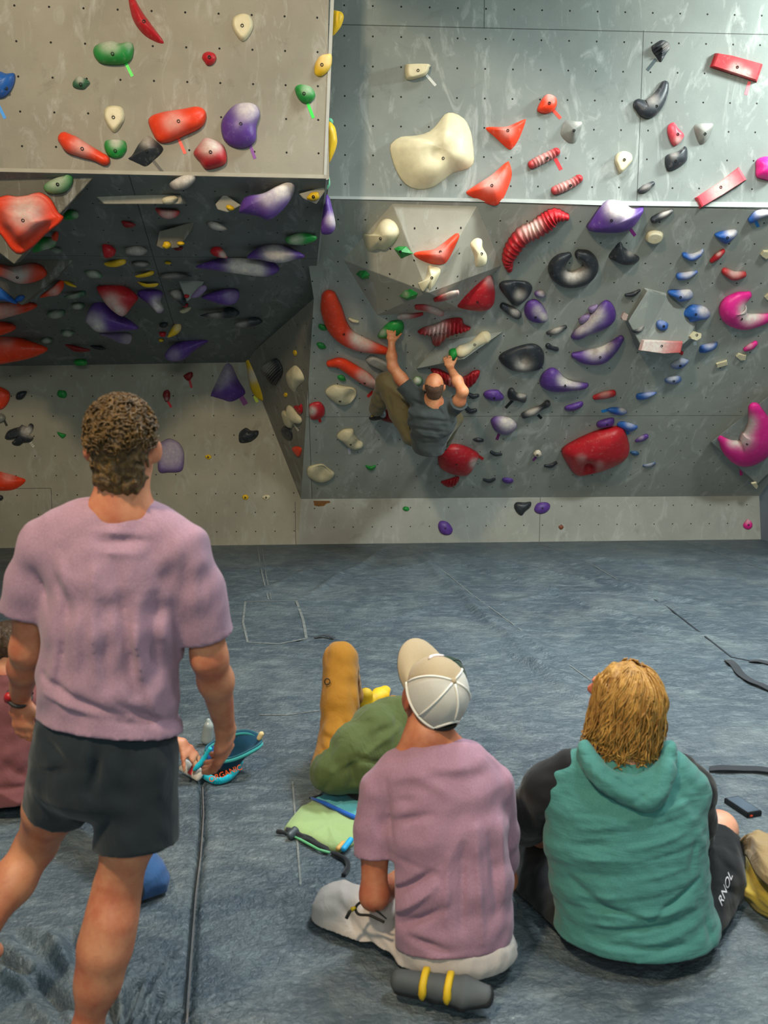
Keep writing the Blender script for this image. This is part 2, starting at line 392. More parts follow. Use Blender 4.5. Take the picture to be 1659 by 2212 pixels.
# ------------------------------------------------------------------ climbing holds
HC = dict(O=(238, 66, 30), R=(186, 30, 40), DR=(128, 26, 30), G=(30, 140, 58), DG=(52, 98, 70), P=(92, 58, 140), LP=(140, 118, 160), Y=(232, 186, 30),
          W=(218, 206, 170), K=(44, 48, 54), GR=(126, 128, 122), B=(36, 96, 178), DB=(44, 84, 128), M=(228, 38, 140), PK=(208, 66, 80), MG=(110, 190, 150),
          N=(126, 72, 50), T=(176, 150, 140))
def holdmat(key, rgb):
    m, nt, b = newmat('resin_' + key)
    c = lin(rgb); tc = nt.nodes.new('ShaderNodeTexCoord').outputs['Object']
    at = nt.nodes.new('ShaderNodeAttribute'); at.attribute_name = 'chalk'
    n = noise(nt, tc, 14, 5, 0.6)
    base = ramp(nt, n, [(0.3, tuple(x * 0.88 for x in c[:3]) + (1,)), (0.7, tuple(min(1, x * 1.08) for x in c[:3]) + (1,))])
    dust = math_n(nt, 'MULTIPLY', ramp(nt, noise(nt, tc, 26, 6, 0.7), [(0.55, (0, 0, 0)), (0.8, (1, 1, 1))]), 0.25)
    f = math_n(nt, 'MULTIPLY', at.outputs['Fac'], math_n(nt, 'ADD', math_n(nt, 'MULTIPLY', noise(nt, tc, 30, 5, 0.65), 1.15), 0.36), clamp=True)
    f = math_n(nt, 'MAXIMUM', f, dust)
    nt.links.new(mix(nt, f, base, lin((216, 206, 196))), b.inputs['Base Color'])
    b.inputs['Specular IOR Level'].default_value = 0.4
    nt.links.new(math_n(nt, 'ADD', math_n(nt, 'MULTIPLY', f, 0.4), 0.42), b.inputs['Roughness'])
    bump(nt, b, noise(nt, tc, 220, 2), 0.25, 0.0015)
    return m
HM = {k: holdmat(k, v) for k, v in HC.items()}
m_bolt = simple('bolt_steel', (30, 30, 30), 0.5, 0.1, 20, metal=0.3)
m_insert = simple('bolt_washer', (120, 118, 112), 0.4, 0.1, 20, metal=0.6)

def spline_closed(pts, n):
    p = np.array(pts, float); k = len(p); out = []
    seg = np.linalg.norm(np.roll(p, -1, 0) - p, axis=1); cnt = np.maximum(2, np.round(n * seg / seg.sum()).astype(int))
    for i in range(k):
        a, b, c, d = p[i - 1], p[i], p[(i + 1) % k], p[(i + 2) % k]
        for t in np.arange(cnt[i]) / cnt[i]:
            out.append(0.5 * (2 * b + (c - a) * t + (2 * a - 5 * b + 4 * c - d) * t * t + (3 * b - a - 3 * c + d) * t ** 3))
    return np.array(out)
def spline_open(pts, m):
    p = np.array(pts, float); k = len(p)
    q = np.vstack([2 * p[0] - p[1], p, 2 * p[-1] - p[-2]]); out = []
    for i in range(k - 1):
        a, b, c, d = q[i], q[i + 1], q[i + 2], q[i + 3]
        for t in np.arange(m) / m:
            out.append(0.5 * (2 * b + (c - a) * t + (2 * a - 5 * b + 4 * c - d) * t * t + (3 * b - a - 3 * c + d) * t ** 3))
    return np.array(out + [p[-1]])
def ell(cx, cy, w, h, ang=0, seed=0):
    r = random.Random(int(cx * 31 + cy * 17 + seed)); out = []
    a0 = math.radians(ang)
    for k in range(10):
        t = 2 * math.pi * k / 10; f = 1 + r.uniform(-.13, .1)
        x, y = w / 2 * f * math.cos(t), h / 2 * f * math.sin(t)
        out.append((cx + x * math.cos(a0) - y * math.sin(a0), cy + x * math.sin(a0) + y * math.cos(a0)))
    return out
PROF = {'dome': lambda t: math.sqrt(max(0, 1 - (1 - t) ** 2.2)), 'flat': lambda t: min(1, t / 0.22) ** 0.6 if t < 0.22 else 1 + 0.03 * (t - .22),
        'cone': lambda t: t ** 0.85, 'slope': lambda t: 1 - (1 - t) ** 2.3, 'hat': lambda t: .13 * min(1, t / .06) + .87 * max(0, min(1, (t - .2) / .5)) ** 2 * (3 - 2 * max(0, min(1, (t - .2) / .5))), 'slab': lambda t: min(1.0, t / 0.08)}
RT0 = [0, .03, .07, .13, .21, .31, .43, .56, .70, .83, .93]
RT1 = [0, .02, .05] + [.09 + .045 * i for i in range(20)]
GROUP = {}
def hold(S, col, label, pts=None, sp=None, e=None, h=0.05, peak=None, prof='dome', chalk=(), bolt=None, ribs=0, dish=None, lean=0.5,
         sharp=False, name='climbing_hold', cat='climbing hold', group=None, mat=None, pillow=False, n=44):
    if e is not None: pts = ell(*e)
    vpx, V, Fc = [], [], []
    if sp is not None: cen = np.mean([p[:2] for p in sp], axis=0)
    else: cen = np.mean(np.array(pts), axis=0)
    if pillow:
        ys = [p[1] for p in pts]
        py0 = min(ys) + 0.12 * (max(ys) - min(ys)) if pillow is True else None
        Y0 = S.hit(cen[0], py0)[1] if py0 is not None else pillow
        S = Plane([0, Y0, 0], [0, -1, 0])
    C = S.hit(*cen)
    d = unit(S.n * (1 - lean) + unit(CAM - C) * lean) if not pillow else S.n
    if sp is not None:
        q = spline_open(sp, 12 if ribs else 7); m = len(q)
        tang = np.gradient(q[:, :2], axis=0); nn = np.stack([-tang[:, 1], tang[:, 0]], 1); nn /= np.linalg.norm(nn, axis=1)[:, None] + 1e-9
        # rounded tips
        e0 = [(q[0, 0] - tang[0, 0] / np.linalg.norm(tang[0]) * q[0, 2] * .5 * s, q[0, 1] - tang[0, 1] / np.linalg.norm(tang[0]) * q[0, 2] * .5 * s, q[0, 2] * math.sqrt(max(0.0, 1 - s * s)) + .4) for s in (1, .9, .6)]
        e1 = [(q[-1, 0] + tang[-1, 0] / np.linalg.norm(tang[-1]) * q[-1, 2] * .5 * s, q[-1, 1] + tang[-1, 1] / np.linalg.norm(tang[-1]) * q[-1, 2] * .5 * s, q[-1, 2] * math.sqrt(max(0.0, 1 - s * s)) + .4) for s in (.6, .9, 1)]
        qq = np.array(e0 + [tuple(x) for x in q] + e1)
        nn = np.vstack([nn[:1]] * 3 + [nn] + [nn[-1:]] * 3)
        wmax = q[:, 2].max(); K = 11
        for i in range(len(qq)):
            c = qq[i, :2]; w = qq[i, 2]
            rib = 1.0
            if ribs: rib = 1 + 0.13 * math.sin(2 * math.pi * ribs * i / len(qq))
            l, r = S.hit(*(c - nn[i] * w / 2 * (0.5 + 0.5 * rib))), S.hit(*(c + nn[i] * w / 2 * (0.5 + 0.5 * rib)))
            mid = (l + r) / 2; sd = (r - l) / 2; hh = h * (w / wmax) ** 0.8 * rib
            for k in range(K):
                a = math.pi * k / (K - 1)
                V.append(mid - sd * math.cos(a) + d * hh * math.sin(a) ** 0.8 - S.n * 0.002); vpx.append(c - nn[i] * w / 2 * math.cos(a))
        M_ = len(qq)
        for i in range(M_ - 1):
            for k in range(K - 1): Fc.append((i * K + k, i * K + k + 1, (i + 1) * K + k + 1, (i + 1) * K + k))
            Fc.append((i * K, (i + 1) * K, (i + 1) * K + K - 1, i * K + K - 1))
        Fc += [tuple(range(K)), tuple((M_ - 1) * K + k for k in range(K - 1, -1, -1))]
    else:
        if sharp:
            o = []
            for a, b in zip(pts, list(pts[1:]) + [pts[0]]):
                for k in range(5): o.append(np.array(a, float) + (np.array(b, float) - np.array(a, float)) * k / 5)
            o = np.array(o)
        else: o = spline_closed(pts, 110 if ribs else n)
        pk = np.array(peak if peak else cen, float); k_ = len(o); f = PROF[prof]
        RT = RT1 if ribs else RT0
        def side(sgn):
            base = len(V)
            for t in RT:
                for p in o:
                    c = p + (pk - p) * t
                    hh = h * f(t)
                    if dish: hh -= dish[3] * math.exp(-(((c[0] - dish[0]) ** 2 + (c[1] - dish[1]) ** 2) / dish[2] ** 2)) * min(1, t * 5)
                    if ribs: hh *= 1 + 0.26 * math.sin((c[0] * math.cos(ribs[0]) + c[1] * math.sin(ribs[0])) * 2 * math.pi / ribs[1])
                    V.append(S.hit(*c) + d * hh * sgn - (S.n * 0.002 if not pillow else 0)); vpx.append(c)
            hh = h * f(1) - (dish[3] * math.exp(-(((pk[0] - dish[0]) ** 2 + (pk[1] - dish[1]) ** 2) / dish[2] ** 2)) if dish else 0)
            V.append(S.hit(*pk) + d * hh * sgn); vpx.append(pk)
            for r in range(len(RT) - 1):
                for i in range(k_):
                    a, b = base + r * k_ + i, base + r * k_ + (i + 1) % k_
                    fa = (a, b, b + k_, a + k_); Fc.append(fa)
            r = base + (len(RT) - 1) * k_
            for i in range(k_): Fc.append((r + i, r + (i + 1) % k_, len(V) - 1))
            return base
        side(1)
        if pillow:
            nb = len(Fc); side(-0.8); Fc[nb:] = [x[::-1] for x in Fc[nb:]]
        else: Fc.append(tuple(range(k_ - 1, -1, -1)))
    V = np.array(V); mw = S.mat(C); R3 = np.stack([S.u, S.v, S.n])
    loc = (V - C) @ R3.T
    me = mesh(name, loc, Fc)
    bm = bmesh.new(); bm.from_mesh(me)
    if pillow: bmesh.ops.remove_doubles(bm, verts=bm.verts, dist=1e-4)
    bmesh.ops.recalc_face_normals(bm, faces=bm.faces); bm.to_mesh(me); bm.free()
    at = me.attributes.new('chalk', 'FLOAT', 'POINT')
    if chalk:
        # vertex order survives; recompute the image-plane position of each vertex for the chalk blots
        vals = []
        for v in me.vertices:
            x, y = topx(mw @ v.co)
            vals.append(min(1.0, sum(a * math.exp(-(((x - cx) ** 2 + (y - cy) ** 2) / (1.1 * r) ** 2) ** 1.5) for cx, cy, r, a in chalk)))
        at.data.foreach_set('value', vals)
    o = link(name, me, mat or HM[col], None, mw, smooth=not (sharp or prof == 'slab'))
    bpy.context.view_layer.update
    tag(o, label, cat, group or GROUP.get(id(S)))
    if bolt:
        best = min(range(len(V)), key=lambda i: (topx(V[i])[0] - bolt[0]) ** 2 + (topx(V[i])[1] - bolt[1]) ** 2 - 4000 * np.dot(V[i] - C, S.n))
        # a washer ring with a dark socket, set into the surface
        ax = unit(S.n * 0.5 + unit(CAM - C) * 0.5); q = V[best] + ax * 0.002
        pb = Plane(q, ax); r0, r1 = 0.0105, 0.0062
        vs, fs = [], []
        for rr, z in ((r0, -0.012), (r0, 0.0015), (r1, 0.0025), (r1, -0.004)):
            for k in range(12): vs.append((rr * math.cos(k * math.pi / 6), rr * math.sin(k * math.pi / 6), z))
        for a in range(3):
            for k in range(12): fs.append((a * 12 + k, a * 12 + (k + 1) % 12, a * 12 + 12 + (k + 1) % 12, a * 12 + 12 + k))
        fs += [tuple(range(36, 48)), tuple(range(11, -1, -1))]
        link('bolt', mesh('bolt', vs, fs), m_bolt, o, pb.mat(q))
    return o
TM = {}
def tape(S, a, b, rgb, label, w=6.5, name='tape_strip'):
    k = tuple(rgb)
    if k not in TM: TM[k] = simple('tape_%d_%d_%d' % k, rgb, 0.45, 0.06, 40)
    a = np.array(a, float); b = np.array(b, float); d = (b - a) / np.linalg.norm(b - a); s = np.array([-d[1], d[0]]) * w / 2
    o = panel(name, S, [S.hit(*q) for q in (a + s, b + s, b - s, a - s)], TM[k], 0.0012, off=0.0014)
    tag(o, label, 'tape', 'tape strips marking the routes'); return o
def volume(name, S, base, top, faces, mat, label, group='plywood volumes bolted to the walls', cat='climbing volume', hedge=True):
    """faceted plywood volume: base = pixels on S, top = (px,py,raise) points, faces index base+top, facets get their own plane frames"""
    pts = [S.hit(x, y) - S.n * 0.004 for x, y in base] + [S.hit(x, y, off) for x, y, off in top]
    C = sum(pts) / len(pts); R3 = np.stack([S.u, S.v, S.n])
    me = mesh(name, [(R3 @ (p - C)) for p in pts], faces)
    bm = bmesh.new(); bm.from_mesh(me); bmesh.ops.recalc_face_normals(bm, faces=bm.faces)
    bmesh.ops.bevel(bm, geom=[e for e in bm.edges], offset=0.004, segments=1, affect='EDGES'); bm.to_mesh(me); bm.free()
    o = link(name, me, mat, None, S.mat(C)); tag(o, label, cat, group); return o, pts
for s_, g_ in ((LF, 'holds on the front of the left block'), (UR, 'holds on the upper right wall'), (RO, 'holds on the right overhang'), (LR, 'holds under the left roof'),
               (BL, 'holds on the back wall'), (FC, 'holds on the corner facet'), (KW, 'holds on the kick board')): GROUP[id(s_)] = g_
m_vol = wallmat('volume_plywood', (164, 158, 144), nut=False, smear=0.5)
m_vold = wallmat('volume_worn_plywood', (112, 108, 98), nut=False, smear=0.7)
m_volg = wallmat('volume_grey_plywood', (146, 150, 144), nut=False, smear=0.6)

# ---- front of the left block
hold(LF, 'R', 'glossy red crescent slab at the top of the left block', [(277, -8), (290, -4), (308, 26), (334, 62), (353, 88), (352, 95), (334, 90), (308, 73), (286, 40)], h=.07, peak=(306, 45), prof='slope', bolt=(311, 45))
hold(LF, 'G', 'big green two-lobed hold with a chalky top and green tape under it', [(201, 110), (209, 97), (238, 89), (262, 94), (282, 91), (289, 103), (284, 128), (264, 140), (224, 139), (207, 128)], h=.09, chalk=[(236, 90, 22, .7), (278, 96, 9, .5)], bolt=(243, 116))
tape(LF, (272, 137), (286, 165), (60, 235, 80), 'bright green tape below the two-lobed green hold')
hold(LF, 'DG', 'small dull green nub left of the teardrop hold, left block', e=(175, 179, 38, 28), h=.04, chalk=[(172, 169, 9, .6)], bolt=(174, 183))
hold(LF, 'W', 'bone teardrop hold high on the left block, beneath the top edge', [(502, 42), (513, 32), (528, 29), (542, 37), (546, 62), (525, 90), (504, 66)], h=.045, prof='flat', bolt=(523, 55))
hold(LF, 'R', 'small shiny red knob in the middle of the left block', e=(453, 126, 32, 30), h=.05, bolt=(454, 125))
hold(LF, 'Y', 'yellow oval hold at the right edge of the left block', [(716, 118), (716, 140), (708, 155), (692, 166), (680, 160), (680, 140), (690, 122), (703, 117)], h=.05, chalk=[(700, 128, 18, .4)], bolt=(696, 140))
hold(LF, 'G', 'bright green rounded hold by the right edge with green tape', [(637, 190), (645, 183), (657, 183), (672, 188), (681, 203), (676, 217), (660, 224), (648, 218), (640, 205)], h=.06, chalk=[(664, 192, 12, .4)], bolt=(656, 203))
tape(LF, (664, 222), (677, 255), (50, 230, 80), 'bright green tape below the rounded green hold at the block edge')
hold(LF, 'B', 'blue hold cut off by the left picture edge', [(-25, 152), (0, 154), (14, 159), (32, 159), (31, 180), (18, 203), (0, 213), (-28, 205)], h=.08, bolt=(17, 192))
tape(LF, (-3, 228), (11, 256), (40, 150, 240), 'blue tape at the left picture edge under the blue hold')
hold(LF, 'W', 'bone teardrop hold above the red-orange banana, left block', [(225, 240), (233, 230), (251, 228), (266, 235), (268, 260), (247, 287), (227, 262)], h=.045, prof='flat', bolt=(245, 254))
hold(LF, 'O', 'large red-orange pinch with orange tape, centre of the left block', [(320, 264), (326, 251), (352, 242), (396, 235), (427, 230), (444, 240), (445, 260), (433, 277), (396, 295), (365, 308), (343, 308), (330, 290)], h=.10, peak=(392, 266), chalk=[(375, 262, 22, .45)], bolt=(385, 262))
tape(LF, (385, 298), (400, 332), (255, 80, 60), 'orange tape under the large red-orange pinch')
hold(LF, 'P', 'large round purple hold with chalked top on the left block', [(477, 273), (484, 251), (506, 227), (532, 221), (554, 227), (562, 246), (554, 273), (552, 304), (532, 320), (506, 319), (484, 304)], h=.10, peak=(520, 275), chalk=[(535, 232, 26, .8)], bolt=(520, 267))
tape(LF, (540, 313), (551, 343), (130, 60, 150), 'purple tape under the large round purple hold')
hold(LF, 'O', 'red-orange banana hold low on the left block', sp=[(140, 300, 30), (155, 312, 40), (180, 324, 34), (205, 335, 26), (226, 346, 24)], h=.09, chalk=[(178, 316, 22, .5)], bolt=(177, 323))
hold(LF, 'G', 'small green pocket with dusty top beside the red-orange banana', [(225, 312), (230, 303), (250, 301), (270, 305), (274, 322), (265, 338), (250, 343), (235, 338), (227, 325)], h=.05, chalk=[(250, 306, 13, .8)], bolt=(249, 326))
hold(LF, 'K', 'worn charcoal arrow-shaped hold with black tape tail', [(276, 343), (285, 335), (300, 310), (318, 293), (332, 300), (352, 318), (350, 330), (335, 345), (316, 360), (300, 355), (285, 348)], h=.07, peak=(322, 322), prof='cone', chalk=[(318, 303, 15, .55)], bolt=(316, 328))
tape(LF, (331, 347), (352, 373), (66, 62, 58), 'black tape tail of the charcoal arrow hold')
hold(LF, 'R', 'red ball hold, chalk white above and glossy red below', e=(456, 332, 72, 66), h=.11, chalk=[(450, 312, 22, .75), (470, 314, 14, .4)], bolt=(455, 331))
# right-hand return of the left block (seen edge on)
hold(LF, 'Y', 'yellow hold sticking out past the block edge near the top of the picture', [(716, 28), (733, 25), (742, 32), (741, 45), (733, 62), (716, 76)], h=.05, pillow=6.62, group='holds on the return of the left block')
hold(LF, 'Y', 'tall yellow hold sticking out past the block edge lower down', [(708, 268), (722, 272), (727, 290), (728, 310), (720, 335), (708, 350)], h=.06, pillow=6.62, group='holds on the return of the left block')
hold(LF, 'MG', 'small mint green nub above the tall yellow edge hold', [(708, 257), (716, 256), (720, 263), (717, 270), (708, 272)], h=.03, pillow=6.75, group='holds on the return of the left block')
hold(LF, 'MG', 'mint green hold just below the corner of the left block', [(700, 374), (707, 373), (712, 385), (713, 400), (706, 410), (700, 412)], h=.04, pillow=6.62, group='holds on the return of the left block')
hold(LF, 'P', 'purple drop-shaped hold hanging at the lower corner of the left block', [(703, 422), (711, 425), (718, 450), (724, 478), (724, 492), (717, 504), (703, 507), (693, 500), (697, 460)], h=.07, pillow=6.75, chalk=[(720, 475, 14, .7)], group='holds on the return of the left block')

# ---- volumes under the left roof
VLp = Plane(LR.hit(60, 385), [0.05, -1.0, -0.28])
volume('climbing_volume', VLp, [(-60, 372), (206, 379), (30, 571), (-60, 500)], [(-60, 372, -.30), (214, 377, -.22), (44, 566, -.22), (-60, 510, -.30)],
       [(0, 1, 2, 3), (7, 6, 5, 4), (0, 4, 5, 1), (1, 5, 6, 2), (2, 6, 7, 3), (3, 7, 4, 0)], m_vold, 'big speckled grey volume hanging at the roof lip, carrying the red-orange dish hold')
GROUP[id(VLp)] = 'holds on the big lip volume'
hold(VLp, 'O', 'huge red-orange dish-shaped hold on the lip volume at far left', [(-25, 432), (0, 425), (18, 421), (35, 424), (60, 421), (85, 415), (110, 430), (127, 460), (138, 468), (130, 482), (100, 505), (75, 530), (45, 549), (25, 540), (5, 512), (-22, 478)], h=.17, peak=(56, 476), prof='hat', chalk=[(55, 456, 36, .8)], bolt=(49, 474))
hold(VLp, 'G', 'green two-lobed hold with dusty top on the lip volume', [(94, 405), (100, 395), (118, 385), (140, 378), (150, 373), (158, 383), (155, 400), (140, 415), (115, 419), (100, 415)], h=.06, chalk=[(122, 390, 24, .6)], bolt=(125, 400))
VL2 = Plane(LR.hit(60, 560), [0.1, -1.0, -0.55])
volume('climbing_volume', VL2, [(-60, 560), (160, 562), (47, 660), (-60, 600)], [(-60, 560, -.25), (170, 558, -.2), (60, 655, -.2), (-60, 600, -.25)],
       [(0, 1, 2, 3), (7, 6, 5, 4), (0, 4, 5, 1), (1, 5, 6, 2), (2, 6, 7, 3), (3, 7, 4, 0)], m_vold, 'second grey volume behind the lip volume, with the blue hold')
GROUP[id(VL2)] = 'holds on the second roof volume'
hold(VL2, 'O', 'red-orange hold with white chalk on the second roof volume', [(-20, 566), (25, 575), (70, 568), (92, 575), (102, 592), (85, 606), (45, 613), (10, 600), (-20, 588)], h=.09, chalk=[(34, 598, 26, .8), (50, 580, 22, .3)], bolt=(37, 602))
hold(VL2, 'B', 'blue wedge at far left on the second roof volume', [(-20, 612), (0, 620), (38, 655), (12, 650), (-20, 645)], h=.06)
hold(VL2, 'B', 'tiny blue nub at the tip of the second roof volume', e=(43, 645, 22, 13, -20), h=.03)
def beam(x0, x1, y0, y1, label, mat):
    pl = Plane(LR.hit((x0 + x1) / 2, y0), [0, -1, -0.2])
    o, _ = volume('roof_beam', pl, [(x0, y0), (x1, y0), (x1 + 5, y1), (x0 + 22, y1)], [(x0, y0, -.12), (x1 + 8, y0, -.12), (x1 + 14, y1 - 2, -.1), (x0 + 6, y1 - 2, -.1)],
              [(0, 1, 2, 3), (7, 6, 5, 4), (0, 4, 5, 1), (1, 5, 6, 2), (2, 6, 7, 3), (3, 7, 4, 0)], mat, label, 'beams and small volumes under the roof', 'climbing volume'); return pl
pb_ = beam(203, 390, 421, 441, 'long low beige beam under the roof lip', m_vol)
hold(pb_, 'W', 'cream oval hold at the right end of the beige roof beam', e=(366, 432, 36, 20, -12), h=.04, chalk=[(366, 430, 12, .3)])
def fvol(pts, label, mat, nrm=(0, -1, -.3), dy=0.0, ex=-.14):
    xs = [p[0] for p in pts]; ys = [p[1] for p in pts]; cx, cy = sum(xs) / len(xs), sum(ys) / len(ys)
    pl = Plane(LR.hit(cx, min(ys) + 3), nrm); n = len(pts)
    back = [(cx + (x - cx) * 1.08, y - 1, ex) for x, y in pts]
    volume('roof_volume', pl, pts, back, [tuple(range(n)), tuple(range(2 * n - 1, n - 1, -1))] + [(i, n + i, n + (i + 1) % n, (i + 1) % n) for i in range(n)], mat, label, 'beams and small volumes under the roof')
    GROUP[id(pl)] = 'holds on the small roof volumes'; return pl
GROUP[id(pb_)] = 'holds on the small roof volumes'
f1 = fvol([(465, 442), (484, 419), (520, 444), (492, 459), (470, 453)], 'small beige wedge volume left of the big purple roof hold', m_vol)
hold(f1, 'Y', 'small pale yellow nub on the beige wedge volume', e=(497, 449, 20, 12, 20), h=.03)
f2 = fvol([(646, 419), (701, 403), (701, 414), (683, 441), (655, 429)], 'small beige wedge volume at the roof corner', m_vol)
hold(f2, 'Y', 'yellow oval hold on the corner wedge volume', e=(677, 424, 28, 19, -15), h=.035, bolt=(676, 427))
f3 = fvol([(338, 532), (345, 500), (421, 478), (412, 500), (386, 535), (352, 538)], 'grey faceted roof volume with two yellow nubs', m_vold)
hold(f3, 'Y', 'left yellow nub on the grey faceted roof volume', e=(360, 529, 19, 16, -20), h=.03)
hold(f3, 'Y', 'right yellow nub on the grey faceted roof volume', e=(391, 526, 18, 9, 0), h=.03)
f4 = fvol([(384, 603), (441, 608), (430, 628), (404, 652)], 'blue-grey wedge volume deep under the roof', m_volg)
hold(f4, 'LP', 'pale lavender chip on the blue-grey wedge volume', [(412, 642), (430, 620), (444, 616), (446, 626), (428, 642)], h=.03)
hold(f4, 'R', 'tiny red chip on the blue-grey wedge volume', e=(403, 640, 11, 9), h=.025)

# ---- under the left roof
def rh(col, label, *a, **k): k.setdefault('pillow', True); return hold(LR, col, label, *a, **k)
rh('K', 'black and white mitten-shaped hold right under the roof lip', [(366, 398), (390, 382), (415, 378), (423, 388), (402, 408), (378, 413)], h=.05, chalk=[(388, 385, 22, .9), (408, 382, 12, .7)])
rh('R', 'red half-moon roof hold right of the beige beam', [(335, 449), (355, 452), (387, 455), (382, 468), (362, 473), (345, 466)], h=.04, chalk=[(362, 463, 16, .6)])
rh('DR', 'dark red half-moon hold left of the roof centre', [(263, 477), (280, 479), (293, 485), (284, 492), (268, 490)], h=.03)
rh('G', 'green nub behind the lip volume, upper of three', [(140, 458), (155, 453), (168, 458), (168, 470), (152, 475), (138, 473)], h=.04, chalk=[(165, 463, 8, .5)])
rh('G', 'green hold behind the lip volume, middle of three', [(70, 525), (95, 512), (120, 515), (118, 532), (95, 540), (72, 545)], h=.05, chalk=[(100, 535, 10, .6), (115, 520, 10, .5)])
rh('DG', 'dull green nub behind the lip volume, lowest of three', e=(121, 541, 26, 15, 10), h=.03, chalk=[(120, 540, 12, .4)])
rh('O', 'small orange tip peeking past the lip volume', [(112, 510), (122, 499), (126, 505), (123, 520), (114, 518)], h=.03)
rh('R', 'red quarter-round hold under the roof', [(222, 528), (236, 528), (250, 540), (244, 554), (226, 556)], h=.05)
rh('K', 'dark oval hold with chalked face beside the red quarter-round', e=(294, 542, 58, 20, -2), h=.04, chalk=[(294, 543, 22, .6)])
rh('Y', 'black and yellow flat hold below the red quarter-round', [(226, 568), (250, 562), (270, 560), (270, 570), (250, 577), (230, 575)], h=.035)
rh('K', 'thin dark ring-shaped hold beside the flat yellow one', e=(304, 570, 40, 13), h=.03, chalk=[(304, 570, 14, .5)])
rh('Y', 'tiny yellow nub left of the long purple roof hold', e=(363, 568, 14, 8), h=.025)
rh('Y', 'slim yellow hold, upper of a pair under the roof', [(292, 596), (312, 590), (330, 585), (332, 592), (318, 598), (298, 600)], h=.03)
rh('Y', 'slim yellow hold, lower of a pair under the roof', [(296, 608), (318, 613), (342, 612), (335, 620), (312, 620)], h=.03)
rh('K', 'long flat black hold in the middle of the roof', [(343, 602), (352, 592), (380, 588), (410, 594), (412, 598), (375, 602)], h=.04, chalk=[(370, 595, 22, .35)])
rh('DR', 'small red chip under the grey faceted roof volume', [(373, 533), (395, 533), (390, 541), (380, 541)], h=.03)
rh('P', 'big purple boot-shaped hold with chalked top near the roof lip', [(516, 458), (523, 435), (535, 425), (571, 418), (602, 402), (627, 393), (637, 401), (630, 427), (610, 454), (581, 476), (559, 468), (523, 461)], h=.11, chalk=[(620, 402, 24, .9), (585, 420, 26, .6)])
rh('K', 'small dark hold with pale chalked top under the beige wedge', [(446, 484), (455, 478), (478, 484), (494, 496), (480, 499), (458, 495)], h=.04, chalk=[(470, 485, 18, .9)])
rh('G', 'bright green lozenge at the right edge of the roof', [(615, 516), (630, 508), (655, 503), (683, 510), (680, 520), (655, 529), (625, 527)], h=.05, chalk=[(640, 518, 14, .6)])
rh('R', 'red nub with white chalk left of the purple pair', [(454, 541), (465, 532), (478, 535), (490, 552), (490, 558), (472, 556), (458, 550)], h=.04, chalk=[(482, 550, 8, .8)])
rh('P', 'rounded purple hold with chalky belly, right one of the purple pair', [(533, 556), (560, 533), (590, 527), (622, 533), (658, 553), (630, 563), (600, 568), (560, 561)], h=.08, chalk=[(590, 547, 24, .9), (620, 560, 16, .7)])
rh('P', 'long spindle-shaped purple hold with chalk stripe, left one of the purple pair', [(422, 577), (460, 562), (490, 556), (560, 560), (590, 565), (604, 583), (580, 597), (540, 595), (470, 585)], h=.09, chalk=[(525, 585, 34, .8), (530, 568, 32, .6), (560, 590, 16, .6)])
rh('K', 'black clamp-shaped hold left of the blue-grey wedge volume', [(366, 632), (380, 624), (398, 630), (402, 650), (398, 662), (380, 648)], h=.05, chalk=[(378, 635, 12, .6)])
rh('R', 'small red chip below the blue-grey wedge volume', e=(400, 659, 14, 10), h=.03)
rh('W', 'small cream hold below the blue-grey wedge volume', [(388, 672), (400, 664), (412, 662), (410, 670), (396, 677)], h=.03)
rh('P', 'dusky purple rounded hold in the shade right of the wedge volume', [(435, 641), (470, 628), (500, 622), (517, 630), (512, 652), (490, 660), (455, 651)], h=.08, chalk=[(500, 640, 16, .2)])
rh('K', 'black bird-shaped hold below the dusky purple one', [(432, 681), (465, 673), (480, 672), (495, 662), (518, 674), (505, 686), (480, 688), (445, 685)], h=.05, chalk=[(465, 680, 14, .4)])
rh('K', 'small black bird-shaped hold lowest near the roof back', [(506, 699), (535, 690), (550, 684), (568, 694), (548, 705), (518, 708)], h=.05, chalk=[(520, 698, 14, .4)])
rh('DG', 'dull green hold under the roof, upper of the left cluster', e=(202, 592, 42, 18, 12), h=.035, chalk=[(200, 595, 14, .5)])
rh('R', 'large red cone hold with chalked underside under the roof', [(210, 625), (216, 615), (240, 614), (270, 618), (298, 641), (285, 662), (270, 681), (258, 682), (232, 660)], h=.12, chalk=[(238, 655, 20, .6), (260, 676, 14, .7)])
rh('P', 'purple cone hold with pale tip right of the large red cone', [(297, 637), (310, 624), (335, 623), (352, 633), (346, 650), (354, 668), (342, 677), (325, 660)], h=.09, chalk=[(342, 660, 18, .8)])
rh('P', 'big dark purple cone hold below the large red cone', [(186, 690), (200, 658), (222, 650), (252, 672), (300, 708), (265, 715), (215, 718), (195, 705)], h=.12, chalk=[(200, 695, 20, .6), (215, 712, 14, .6)])
rh('LP', 'faded purple drip-shaped hold lowest under the purple cone', [(215, 721), (245, 717), (270, 718), (285, 725), (280, 742), (262, 742), (240, 732)], h=.06, chalk=[(276, 733, 14, .5)])
rh('O', 'red-orange flame-shaped hold with chalk left of the small yellow chip', [(86, 642), (120, 615), (135, 604), (137, 620), (125, 637), (108, 640)], h=.06, chalk=[(116, 630, 12, .6)])
rh('Y', 'small yellow chip under the roof at left', [(137, 607), (148, 608), (164, 618), (162, 621), (146, 616)], h=.03)
rh('O', 'red-orange hold with chalked base below the blue wedge', [(-15, 657), (50, 652), (75, 655), (80, 662), (62, 672), (25, 683), (-15, 690)], h=.08, chalk=[(14, 678, 26, .6)])
rh('O', 'plain red-orange nub at the left edge between two bigger ones', [(-15, 693), (18, 697), (34, 705), (25, 716), (-15, 726)], h=.07)
